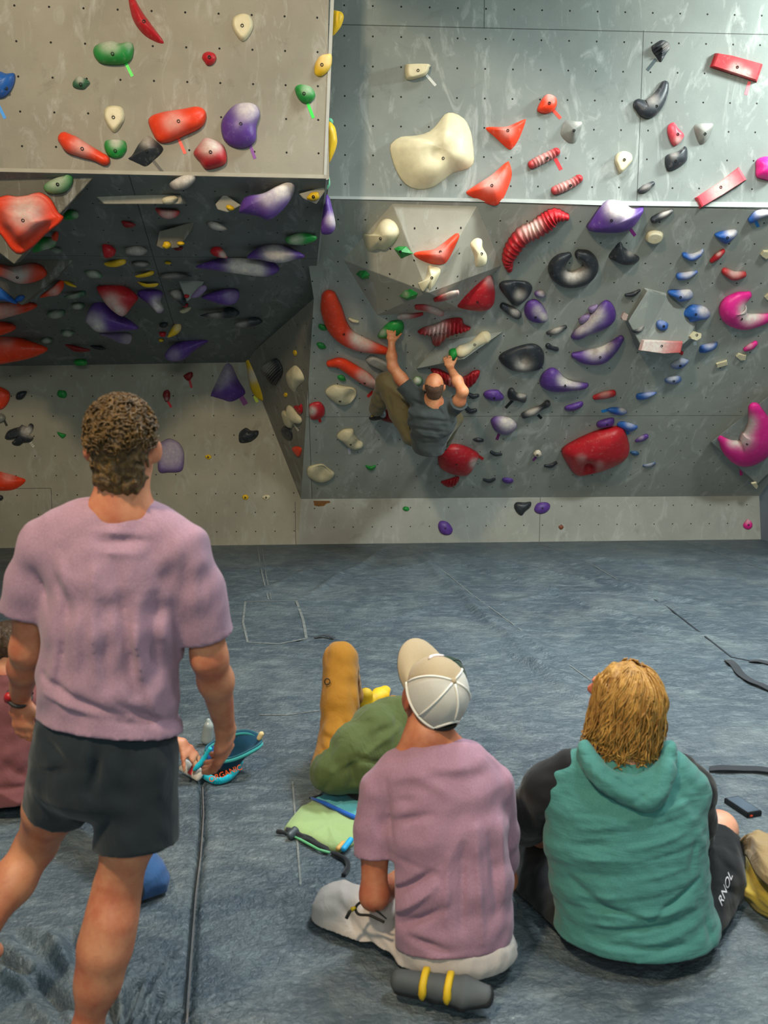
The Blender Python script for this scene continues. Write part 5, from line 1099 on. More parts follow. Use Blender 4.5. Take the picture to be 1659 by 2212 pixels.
# ---- the standing man, seen from behind
def standing_man():
    sk = skinmat('skin_tanned', (206, 140, 104))
    shl, shr = P(92, 1182, 2.46), P(400, 1188, 2.46)
    ell_, wrl = P(60, 1402, 2.53), P(42, 1508, 2.70)
    elr, wrr = P(452, 1420, 2.50), P(486, 1572, 2.66)
    hpl, knl, anl = P(150, 1660, 2.45), P(80, 1822, 2.72), P(-85, 2055, 2.52)
    hpr, knr, anr = P(296, 1660, 2.45), P(252, 1925, 2.46), P(188, 2222, 2.42)
    nk, hd = P(262, 1098, 2.45), P(266, 962, 2.45)
    lo, hi = bbox([shl, wrl, wrr, anl, anr, hd, P(40, 1640, 2.75), P(500, 1700, 2.8)], .17); lo[2] = -.02
    b = Body(lo, hi, .0065)
    b.loft([(P(262, 1120, 2.45), .07, .06), (P(248, 1200, 2.46), .165, .085), (P(242, 1330, 2.46), .14, .09), (P(235, 1480, 2.46), .13, .085), (P(226, 1600, 2.46), .14, .09)], (1, 0, 0))
    b.cap(nk, P(170, 1150, 2.46), .05, .045, .05); b.cap(nk, P(350, 1152, 2.46), .05, .045, .05)
    head(b, hd, (0.01, 1, .16), s=1.02, neck=P(262, 1112, 2.45), nr=.064)
    b.chain([(shl, .055), (P(74, 1290, 2.49), .053), (ell_, .043)]); b.chain([(ell_, .043), (P(55, 1440, 2.59), .044), (wrl, .028)])
    hand(b, wrl, P(56, 1600, 2.70) - wrl, (.3, .8, -.2), (1, .5, 0), .45, .98, rad=.0095)
    b.chain([(shr, .056), (P(434, 1300, 2.48), .054), (elr, .045)]); b.chain([(elr, .045), (P(466, 1470, 2.55), .045), (wrr, .029)])
    hand(b, wrr, P(482, 1665, 2.72) - wrr, (-.85, .35, -.1), (-.3, .9, 0), .60, 1.22, rad=.0108)
    b.chain([(hpl, .080), (P(112, 1745, 2.59), .076), (knl, .058)]); b.chain([(knl, .058), (P(28, 1905, 2.66), .060), (P(-40, 1995, 2.58), .050), (anl, .036)], .03)
    b.chain([(hpr, .085), (P(280, 1800, 2.45), .074), (knr, .056)]); b.chain([(knr, .054), (P(240, 1990, 2.43), .060), (P(226, 2050, 2.42), .063), (P(212, 2120, 2.42), .054), (anr, .038)], .05)
    b.chain([(anr, .038), (P(188, 2275, 2.40), .036)]); b.loft([(P(188, 2278, 2.40), .034, .03), (P(196, 2250, 2.56), .045, .024), (P(202, 2240, 2.63), .036, .018)], (1, 0, 0))
    b.chain([(anl, .036), (anl + [0, .02, -.06], .032), (anl + [0.02, .17, -.11], .028)])
    body = place('person', b.mesh('person'), sk, None, P(200, 2290, 2.45) * [1, 1, 0])
    tag(body, 'standing man from behind in mauve t-shirt and dark shorts, watching the climber', 'person', GP)
    # shirt
    lo, hi = bbox([P(-10, 1100, 2.46), P(520, 1640, 2.46)], .03); lo[1], hi[1] = 2.24, 2.72
    s = Body(lo, hi, .006)
    s.loft([(P(262, 1098, 2.46), .080, .066), (P(260, 1122, 2.46), .10, .078), (P(254, 1165, 2.465), .165, .105), (P(244, 1230, 2.47), .178, .128), (P(242, 1340, 2.47), .178, .135), (P(236, 1470, 2.47), .18, .132), (P(234, 1590, 2.47), .188, .138), (P(236, 1680, 2.47), .188, .14)], (1, 0, 0), .03)
    s.cap(P(170, 1140, 2.46), P(100, 1172, 2.46), .062, .066, .05); s.cap(P(345, 1146, 2.46), P(390, 1178, 2.46), .062, .066, .05)
    s.chain([(P(98, 1190, 2.46), .066), (P(72, 1255, 2.48), .066), (P(46, 1345, 2.50), .068)], .03)
    s.chain([(P(396, 1196, 2.46), .068), (P(428, 1280, 2.48), .068), (P(456, 1400, 2.50), .07)], .03)
    s.folds([(150, 1270, 125, 1500, -0.0117, 0.0143), (178, 1290, 165, 1500, 0.0078, 0.0121), (255, 1215, 292, 1500, -0.0140, 0.0154), (205, 1230, 212, 1470, 0.0101, 0.0132), (330, 1290, 318, 1540, -0.0109, 0.0154), (290, 1360, 345, 1600, 0.0109, 0.0143), (300, 1300, 302, 1460, 0.0078, 0.0121), (235, 1300, 238, 1480, -0.0094, 0.0132), (355, 1300, 350, 1500, 0.0078, 0.0132),
             (85, 1468, 270, 1545, -0.0125, 0.0099), (95, 1500, 250, 1556, 0.0094, 0.0088), (120, 1520, 300, 1566, -0.0078, 0.0088), (265, 1520, 360, 1585, -0.0117, 0.0110), (110, 1230, 150, 1330, -0.0094, 0.0121), (60, 1240, 95, 1320, -0.0078, 0.0110), (125, 1200, 160, 1300, 0.0070, 0.0110),
             (395, 1215, 390, 1290, -0.0062, 0.0121), (420, 1225, 412, 1320, 0.0055, 0.0110), (200, 1145, 300, 1156, 0.0062, 0.0088), (205, 1168, 320, 1172, -0.0070, 0.0088), (215, 1190, 310, 1196, 0.0047, 0.0088), (130, 1380, 105, 1480, 0.0078, 0.0121), (345, 1400, 362, 1530, -0.0094, 0.0132)], 2.36)
    s.ripple(.0018, .07, 3)
    s.cut(P(236, 1566, 2.47), np.array([-.13, -.12, -1.0]))
    X, Y, Z = s.grid()
    for c, a in ((P(48, 1316, 2.5), P(38, 1400, 2.52)), (P(452, 1372, 2.5), P(476, 1450, 2.52))):
        n = unit(a - c); lim = (X - c[0]) * n[0] + (Y - c[1]) * n[1] + (Z - c[2]) * n[2]
        near = np.sqrt((X - c[0]) ** 2 + (Y - c[1]) ** 2 + (Z - c[2]) ** 2) < .105
        if c[0] < -.6: near &= X < P(98, 1330, 2.5)[0]
        else: near &= X > P(400, 1380, 2.5)[0]
        s.d = np.where(near, np.maximum(s.d, lim), s.d).astype(np.float32)
    # neck opening
    s.d = np.maximum(s.d, -(np.sqrt(((X - nk[0]) / .074) ** 2 + ((Y - 2.475) / .068) ** 2 + ((Z - P(262, 1062, 2.46)[2]) / .028) ** 2) - 1).astype(np.float32) * .028)
    mv = clothmat('mauve_cotton', (162, 128, 146), heather=.14, wr=.003, wscale=(9, 9, 4))
    sh = place('t_shirt', s.mesh('t_shirt'), mv, body)
    # shorts
    lo, hi = bbox([P(40, 1540, 2.46), P(410, 1850, 2.46)], .03); lo[1], hi[1] = 2.24, 2.75
    s = Body(lo, hi, .0065)
    s.loft([(P(232, 1530, 2.47), .175, .12), (P(228, 1610, 2.47), .184, .135), (P(222, 1680, 2.47), .185, .14)], (1, 0, 0), .03)
    s.chain([(P(296, 1660, 2.46), .107), (P(294, 1860, 2.46), .116)], .02)
    s.chain([(P(145, 1660, 2.47), .098), (P(112, 1790, 2.58), .094)], .02)
    s.folds([(90, 1600, 150, 1640, -.010, .012), (70, 1680, 180, 1650, -.010, .015), (220, 1620, 205, 1700, -.02, .014), (330, 1600, 345, 1720, .010, .016), (285, 1580, 275, 1800, -.008, .02), (200, 1575, 190, 1640, .008, .012)], 2.36)
    s.ripple(.0015, .06, 5)
    X, Y, Z = s.grid()
    mid = P(196, 1750, 2.46)[0]
    c = P(296, 1822, 2.46); n = unit([.05, -.15, -1]); s.d = np.where(X > mid, np.maximum(s.d, (X - c[0]) * n[0] + (Y - c[1]) * n[1] + (Z - c[2]) * n[2]), s.d).astype(np.float32)
    c = P(118, 1748, 2.52); n = unit(P(80, 1822, 2.7) - P(150, 1660, 2.45) + np.array([.03, -.1, -.05])); s.d = np.where(X <= mid, np.maximum(s.d, (X - c[0]) * n[0] + (Y - c[1]) * n[1] + (Z - c[2]) * n[2]), s.d).astype(np.float32)
    place('shorts', s.mesh('shorts'), clothmat('dark_shorts_fabric', (34, 42, 48), heather=.1, wr=.002), body)
    # curly hair
    f = unit([.01, 1, .16]); u = unit(np.array([0, 0, 1]) - f * f[2]); r = np.cross(f, u); hd = np.asarray(hd)
    L = lambda x, y, z: hd + r * x + f * y + u * z
    h = Body(hd - .16, hd + .16, .005)
    h.ell(L(0, -.012, .030), (.083, .102, .094), (r, f, u), .02); h.ell(L(0, -.055, -.055), (.066, .05, .075), (r, f, u), .03)
    h.ripple(.0045, .030, 11, 14); h.ripple(.003, .016, 12, 14)
    h.cut(L(0, .075, .03), f * .9 - u * .45); h.cut(L(0, -.03, -.118), -u + f * .45)
    X, Y, Z = h.grid(); Q = np.stack([X, Y, Z], -1) - hd
    ear = np.maximum(np.abs(Q @ f - .02) - .035, np.maximum(.045 - np.abs(Q @ r), (Q @ u) - .012)); h.d = np.maximum(h.d, -ear).astype(np.float32)
    hm = hairmat('curly_brown_hair', (44, 30, 14), (122, 90, 42), (38, 38, 38))
    hair = place('hair', h.mesh('hair'), hm, body)
    rng = np.random.RandomState(4); curls = []
    for i in range(520):
        th = rng.uniform(0, 2 * math.pi); z = rng.uniform(-.25, 1); q = math.sqrt(1 - z * z)
        n = r * (q * math.cos(th)) + f * (q * math.sin(th)) + u * z
        if n @ f > .72: continue
        if n @ f > .2 and z < .1: continue
        p = L(0, -.012, .032) + r * (n @ r) * .087 + f * (n @ f) * .105 + u * (n @ u) * .097
        a = unit(np.cross(n, rng.normal(size=3))); c = np.cross(n, a); rad = rng.uniform(.006, .011); ph = rng.uniform(0, 6)
        curls.append(([p + (a * math.cos(t * 4.4 + ph) + c * math.sin(t * 4.4 + ph)) * rad + n * (t * .013 - .006) for t in np.linspace(0, 1, 8)], .0042, .002))
    tubes('curl', curls, hm, hair, 4)
    # watch
    wd = unit(wrl - ell_); ring = []
    a = unit(np.cross(wd, [0, 0, 1])); c = np.cross(wd, a); wc = wrl - wd * .012
    w = tubes('watch', [([wc + (a * math.cos(t) + c * math.sin(t)) * .033 for t in np.linspace(0, 6.28, 25)], .006, .006)], simple('watch_strap', (46, 44, 44), .5), body, 6)
    fc = wc - a * .03 if (wc - a * .03)[0] < (wc + a * .03)[0] else wc + a * .03
    ws = Body(fc - .04, fc + .04, .004); ws.cap(fc - wd * .008, fc + wd * .008, .014, .014, 0)
    place('watch_face', ws.mesh('watch_face'), simple('watch_red', (170, 30, 36), .3), w)
standing_man()

# ---- the seated man in the cap
def put_lim(s, c, n, mask):
    X, Y, Z = s.grid(); n = unit(n); m = mask(X, Y, Z)
    s.d = np.where(m, np.maximum(s.d, (X - c[0]) * n[0] + (Y - c[1]) * n[1] + (Z - c[2]) * n[2]), s.d).astype(np.float32)
def climbing_shoe(parent, heel, toe, up, cols, name='climbing_shoe', s=1.0, ankle=True):
    heel = np.asarray(heel); toe = np.asarray(toe); d = unit(toe - heel); L = np.linalg.norm(toe - heel); u = np.asarray(up, float); u = unit(u - d * (u @ d)); sd = np.cross(d, u)
    b = Body(np.minimum(heel, toe) - .1, np.maximum(heel, toe) + .1, .005)
    b.loft([(heel, .032 * s, .034 * s), (heel + d * L * .45, .036 * s, .034 * s), (heel + d * L * .75, .046 * s, .030 * s), (toe, .030 * s, .022 * s)], sd, .01)
    if ankle: b.cap(heel + u * .01, heel + u * .06 * s + d * .02, .034 * s, .034 * s, .02)
    o = place(name, b.mesh(name), cols[0], parent)
    r = Body(np.minimum(heel, toe) - .1, np.maximum(heel, toe) + .1, .005)
    r.loft([(heel - u * .012, .035 * s, .026 * s), (heel + d * L * .45 - u * .014, .038 * s, .022 * s), (heel + d * L * .75 - u * .010, .048 * s, .024 * s), (toe + d * .004 - u * .004, .033 * s, .022 * s)], sd, .01)
    place('rubber_sole', r.mesh('rubber_sole'), cols[1], o)
    if len(cols) > 2:
        for t in (.3, .58):
            q = heel + d * L * t; tubes('strap', [([q + sd * math.cos(a) * .040 * s + u * math.sin(a) * .036 * s for a in np.linspace(-.1, 3.24, 12)], .013, .013)], cols[2], o, 5)
    return o
m_rub = simple('black_rubber', (34, 34, 36), .6); m_sy = simple('shoe_yellow', (210, 172, 30), .6); m_sg = simple('shoe_grey', (104, 108, 110), .7)

def baseball_cap(parent, c, fwd, up, mats, s=1.0, logo=True):
    """six panel cap: domed crown, curved brim, stitched seams, button, strap opening at the back"""
    f = unit(fwd); u = np.asarray(up, float); u = unit(u - f * (u @ f)); r = np.cross(f, u)
    L = lambda x, y, z: np.asarray(c) + (r * x + f * y + u * z) * s
    def dome(th, ph, k=1.0):   # th 0 = front, ph 0 rim .. pi/2 top
        rx, ry, rz = .088 * k, .105 * k, .112 * k; w = math.cos(ph) ** .8
        return L(math.sin(th) * rx * w, math.cos(th) * ry * w - .005, math.sin(ph) * rz)
    def panel_mesh(t0, t1, ph0=lambda th: 0.0, k=1.0):
        vs, fs = [], []; n, m = 18, 14
        for kk in (k, k - .035):
            for i in range(n + 1):
                th = t0 + (t1 - t0) * i / n
                for j in range(m + 1):
                    a = ph0(th); ph = a + (math.pi / 2 - a) * j / m; vs.append(dome(th, ph, kk))
        q = (n + 1) * (m + 1)
        for l in range(2):
            for i in range(n):
                for j in range(m):
                    x = l * q + i * (m + 1) + j; t = (x, x + m + 1, x + m + 2, x + 1); fs.append(t if l == 0 else t[::-1])
        for i in range(n): x = i * (m + 1); fs.append((x, q + x, q + x + m + 1, x + m + 1))
        for i in (0, n):
            for j in range(m): x = i * (m + 1) + j; fs.append((x, x + 1, q + x + 1, q + x))
        me = mesh('p', vs, fs); bm = bmesh.new(); bm.from_mesh(me); bmesh.ops.recalc_face_normals(bm, faces=bm.faces); bm.to_mesh(me); bm.free()
        me.polygons.foreach_set('use_smooth', [True] * len(me.polygons)); return me
    me = panel_mesh(-1.12, 1.12); me.name = 'cap'; cap = place('cap', me, mats[0], parent)
    def arch(th):
        a = abs(((th + math.pi * 3) % (math.pi * 2)) - math.pi) ; b = math.pi - abs(((th) % (2 * math.pi)))
        q = abs(abs(th) - math.pi); return .42 * math.sqrt(max(0, 1 - (q / .42) ** 2)) if q < .42 else 0.0
    me = panel_mesh(1.12, 2 * math.pi - 1.12, arch); me.name = 'mesh_panel'; place('mesh_panel', me, mats[1], cap)
    sm = []
    for th in (1.12, -1.12, 2.1, -2.1, math.pi): sm.append(([dome(th, ph, 1.012) for ph in np.linspace(arch(th) + .02, 1.52, 14)], .0035, .0035))
    tubes('seam', sm, mats[2], cap, 5)
    tubes('rim_band', [([dome(th, arch(th), 1.01) for th in np.linspace(1.12, 2 * math.pi - 1.12, 50)], .005, .005)], mats[2], cap, 5)
    q = Body(L(0, -.005, .112) - .03, L(0, -.005, .112) + .03, .003); q.ell(L(0, -.005, .113), np.array([.009, .009, .005]) * s, (r, f, u), 0)
    place('button', q.mesh('button'), mats[0], cap)
    if len(mats) > 3: tubes('closure_strap', [([dome(th, .02, 1.0) for th in np.linspace(math.pi - .45, math.pi + .45, 14)], .009, .009)], mats[3], cap, 5)
    vs, fs = [], []; n, m = 24, 8
    for k in (0, .005):
        for i in range(n + 1):
            th = -1.25 + 2.5 * i / n; e = math.cos(th / 1.25 * math.pi / 2) ** .55
            for j in range(m + 1):
                t = j / m; rr = 1 + .66 * e * t
                x, y = math.sin(th) * .088, math.cos(th) * .105 - .005
                vs.append(L(x * (1 + .12 * e * t), y + .072 * e * t, -.030 * e * t * t - .022 * (x / .088) ** 2 * t + k))
    q = (n + 1) * (m + 1)
    for l in range(2):
        for i in range(n):
            for j in range(m): x = l * q + i * (m + 1) + j; t = (x, x + 1, x + m + 2, x + m + 1); fs.append(t if l == 0 else t[::-1])
    for i in range(n): x = i * (m + 1) + m; fs.append((x, q + x, q + x + m + 1, x + m + 1))
    me = mesh('brim', vs, fs); me.polygons.foreach_set('use_smooth', [True] * len(fs)); place('brim', me, mats[0], cap)
    if logo:
        d0 = [dome(t, .62 + .03 * math.sin(t * 9), 1.02) for t in np.linspace(-.34, .30, 10)]
        lg = tubes('emblem', [(d0, .0075, .004)], simple('emblem_white', (226, 214, 214), .6), cap, 5)
        tubes('emblem_stripe', [([p - u * .009 * s for p in d0[1:8]], .004, .003)], simple('emblem_red', (196, 60, 56), .6), lg, 5)
    return cap

def cap_man():
    sk = skinmat('skin_ruddy', (196, 128, 92), (166, 84, 58))
    hd = P(928, 1502, 3.02); fw = (-.42, .72, .50); nk = P(925, 1590, 2.98)
    shl, shr = P(812, 1712, 2.96), P(1072, 1698, 2.98)
    ell_, wrl = P(808, 1935, 2.90), P(846, 1905, 3.12)
    pts = [hd, shl, shr, P(690, 1900, 3.1), P(1100, 2140, 2.7), P(1120, 1900, 3.4), P(860, 1420, 3.1)]
    lo, hi = bbox(pts, .14); lo[2] = 0.0
    b = Body(lo, hi, .0065)
    b.loft([(nk, .06, .055), (P(945, 1690, 2.96), .14, .075), (P(958, 1770, 2.93), .155, .085), (P(974, 1900, 2.89), .15, .085), (P(982, 2040, 2.88), .155, .10)], (1, 0, 0))
    ax = head(b, hd, fw, neck=nk, nr=.062)
    b.cap(nk, P(850, 1668, 2.96), .05, .045, .05); b.cap(nk, P(1030, 1655, 2.97), .05, .045, .05)
    b.chain([(shl, .05), (P(809, 1830, 2.925), .044), (ell_, .042)]); b.chain([(ell_, .043), (P(826, 1922, 3.0), .041), (wrl, .028)])
    hand(b, wrl, P(868, 1872, 3.24) - wrl, (.5, .3, -.6), (.2, .3, .9), .55)
    elr = P(1088, 1900, 3.08); wrr = P(985, 1900, 3.26)
    b.chain([(shr, .05), (elr, .042), (wrr, .028)]); hand(b, wrr, P(925, 1888, 3.28) - wrr, (-.2, .3, -.8), (0, .2, .9), .4)
    b.chain([(P(930, 2055, 2.93), .06), (P(812, 2000, 3.03), .045), (P(735, 1965, 3.09), .035)]); b.chain([(P(1040, 2055, 2.93), .06), (P(1075, 1968, 3.36), .045)])
    b.chain([(P(730, 1980, 3.08), .033), (P(800, 2050, 2.98), .033), (P(875, 2105, 2.87), .03)]); b.chain([(P(1075, 1975, 3.36), .04), (P(945, 2060, 3.13), .03)])
    body = place('person', b.mesh('person'), sk, None, P(975, 2120, 2.85) * [1, 1, 0])
    tag(body, 'person sitting cross-legged in a white-backed tan cap, mauve t-shirt and white trousers', 'person', GP)
    # t-shirt
    lo, hi = bbox([P(740, 1590, 2.96), P(1140, 2120, 2.9)], .03); lo[1], hi[1] = 2.62, 3.2
    s = Body(lo, hi, .006)
    s.loft([(P(927, 1604, 2.97), .085, .07), (P(938, 1655, 2.955), .155, .10), (P(952, 1715, 2.945), .186, .125), (P(962, 1790, 2.925), .194, .14), (P(972, 1900, 2.90), .196, .145), (P(974, 1990, 2.88), .192, .15), (P(985, 2070, 2.87), .18, .15), (P(990, 2110, 2.87), .17, .14)], (1, 0, 0), .03)
    s.cap(P(860, 1662, 2.96), P(822, 1702, 2.96), .062, .066, .04); s.cap(P(1010, 1648, 2.97), P(1062, 1690, 2.98), .06, .064, .04)
    s.chain([(P(818, 1718, 2.96), .064), (P(808, 1790, 2.94), .064), (P(809, 1880, 2.91), .066)], .02)
    s.chain([(P(1070, 1702, 2.98), .062), (P(1082, 1800, 3.02), .058), (P(1086, 1860, 3.05), .056)], .02)
    s.folds([(850, 1870, 920, 1880, -.004, .01), (840, 1955, 935, 1885, -.020, .012), (850, 1985, 940, 1905, .014, .011), (870, 2005, 960, 1950, -.014, .012), (885, 2020, 960, 2030, -.016, .013), (890, 2060, 1000, 2040, .008, .014), (860, 1760, 900, 1745, -.008, .014), (850, 1800, 930, 1770, -.009, .012),
             (1030, 1800, 1040, 2020, .012, .013), (1000, 1830, 995, 1990, -.013, .013), (1060, 1820, 1075, 1980, -.012, .012), (970, 1850, 960, 1980, .009, .012), (1090, 1800, 1095, 1950, .008, .010), (940, 1680, 1040, 1690, .008, .016), (900, 1640, 1010, 1640, -.006, .010), (900, 1700, 980, 1730, .008, .02), (835, 1720, 850, 1850, -.006, .006)], 2.78)
    s.ripple(.0016, .07, 21)
    s.cut(P(980, 2060, 2.78), (.04, -.30, -1.0))
    put_lim(s, P(808, 1848, 2.92), P(808, 1930, 2.9) - P(808, 1790, 2.94), lambda X, Y, Z: (X < P(850, 1848, 2.92)[0]) & (Z < P(808, 1800, 2.92)[2]))
    X, Y, Z = s.grid(); s.d = np.maximum(s.d, -(np.sqrt(((X - nk[0]) / .078) ** 2 + ((Y - nk[1] - .015) / .072) ** 2 + ((Z - nk[2] - .035) / .03) ** 2) - 1).astype(np.float32) * .03)
    place('t_shirt', s.mesh('t_shirt'), clothmat('dusty_mauve_cotton', (158, 120, 138), heather=.14, wr=.003, wscale=(9, 9, 4)), body)
    # white trousers
    lo, hi = bbox([P(690, 1890, 3.1), P(1110, 2150, 2.75), P(1110, 1900, 3.45)], .06); lo[2] = .01
    s = Body(lo, hi, .0065)
    s.loft([(P(980, 2010, 2.90), .15, .11), (P(985, 2060, 2.88), .185, .145), (P(985, 2085, 2.89), .18, .15)], (1, 0, 0), .03)
    s.ell(G(985, 2098) + [0, .055, .065], (.18, .135, .082), None, .05)
    s.chain([(P(925, 2055, 2.93), .105), (P(812, 2000, 3.03), .098), (P(733, 1962, 3.10), .090)], .03)
    s.chain([(P(722, 1985, 3.08), .078), (P(800, 2050, 2.98), .076), (P(880, 2110, 2.86), .066)], .03)
    s.chain([(P(1045, 2055, 2.93), .105), (P(1078, 1965, 3.36), .088)], .03); s.chain([(P(1078, 1980, 3.36), .07), (P(940, 2060, 3.14), .06)], .03)
    s.folds([(735, 2000, 860, 2090, -.014, .012), (760, 1985, 900, 2070, .008, .012), (880, 2080, 900, 2130, -.008, .008), (915, 2080, 930, 2125, -.008, .008), (940, 2090, 950, 2130, -.006, .007), (780, 1930, 790, 1990, -.006, .010), (720, 1930, 740, 2000, .006, .012)], 2.9)
    s.ripple(.0022, .06, 9)
    pw = place('trousers', s.mesh('trousers'), clothmat('white_cotton_twill', (188, 178, 172), heather=.06, wr=.003), body)
    lace = [P(x, y, Y) for x, y, Y in [(835, 1985, 2.86), (815, 1968, 2.86), (795, 1952, 2.875), (778, 1950, 2.89), (768, 1962, 2.89), (775, 1975, 2.88), (800, 1978, 2.86), (830, 1992, 2.84)]]
    lc = tubes('drawstring', [(spline3(lace), .0045, .0045)], simple('black_cord', (24, 24, 22), .7), pw, 6)
    tubes('cord_end', [([P(762, 1962, 2.885), P(755, 1970, 2.885), P(748, 1984, 2.88)], .006, .006)], simple('cord_end_black', (30, 28, 24), .6), lc, 6)
    tubes('cord_knot', [([P(768, 1960, 2.885), P(760, 1965, 2.885)], .009, .009)], simple('cord_yellow', (170, 150, 20), .6), lc, 6)
    climbing_shoe(body, G(862, 2150) + [0, .02, .035], G(1052, 2180) + [0, .02, .03], (.1, -.6, 1), (simple('shoe_dark_grey', (72, 76, 78), .7), m_rub, m_sy), s=1.05, ankle=False)
    climbing_shoe(body, P(905, 2095, 3.05), P(1000, 2080, 3.1), (0, 0, 1), (m_sg, m_rub, m_sy))
    # hair under the cap
    r, f, u = ax; L = lambda x, y, z: hd + r * x + f * y + u * z
    h = Body(hd - .15, hd + .15, .005); h.ell(L(0, -.012, .02), (.081, .101, .093), ax, .02); h.ell(L(0, -.05, -.06), (.064, .05, .075), ax, .03)
    h.ripple(.002, .014, 31, 12, (1, 1, .4)); h.cut(L(0, .05, 0), f - u * .3); h.cut(L(0, -.03, -.118), -u + f * .5); h.cut(L(0, 0, .05), u)
    X, Y, Z = h.grid(); Q = np.stack([X, Y, Z], -1) - hd
    h.d = np.maximum(h.d, -np.maximum(np.maximum(.05 - np.abs(Q @ r), -(Q @ f) - .03), (Q @ u) - .02)).astype(np.float32)
    place('hair', h.mesh('hair'), hairmat('short_dark_hair', (44, 30, 18), (92, 66, 40), (120, 120, 30)), body)
    tan = clothmat('tan_cap_twill', (168, 150, 122), heather=.05, wr=.001); wm = clothmat('white_mesh', (196, 192, 184), heather=.05, wr=.001); ws = clothmat('white_seam_tape', (232, 228, 220), heather=.04, wr=.001)
    baseball_cap(body, L(0, -.014, .034), unit(f + u * .46), u - f * .45, (tan, wm, ws, simple('dark_strap', (36, 32, 28), .7)), 1.12)
def spline3(pts, m=8):
    p = np.array(pts, float); q = np.vstack([2 * p[0] - p[1], p, 2 * p[-1] - p[-2]]); out = []
    for i in range(len(p) - 1):
        a, b, c, d = q[i], q[i + 1], q[i + 2], q[i + 3]
        for t in np.arange(m) / m: out.append(0.5 * (2 * b + (c - a) * t + (2 * a - 5 * b + 4 * c - d) * t * t + (3 * b - a - 3 * c + d) * t ** 3))
    return np.array(out + [p[-1]])
cap_man()

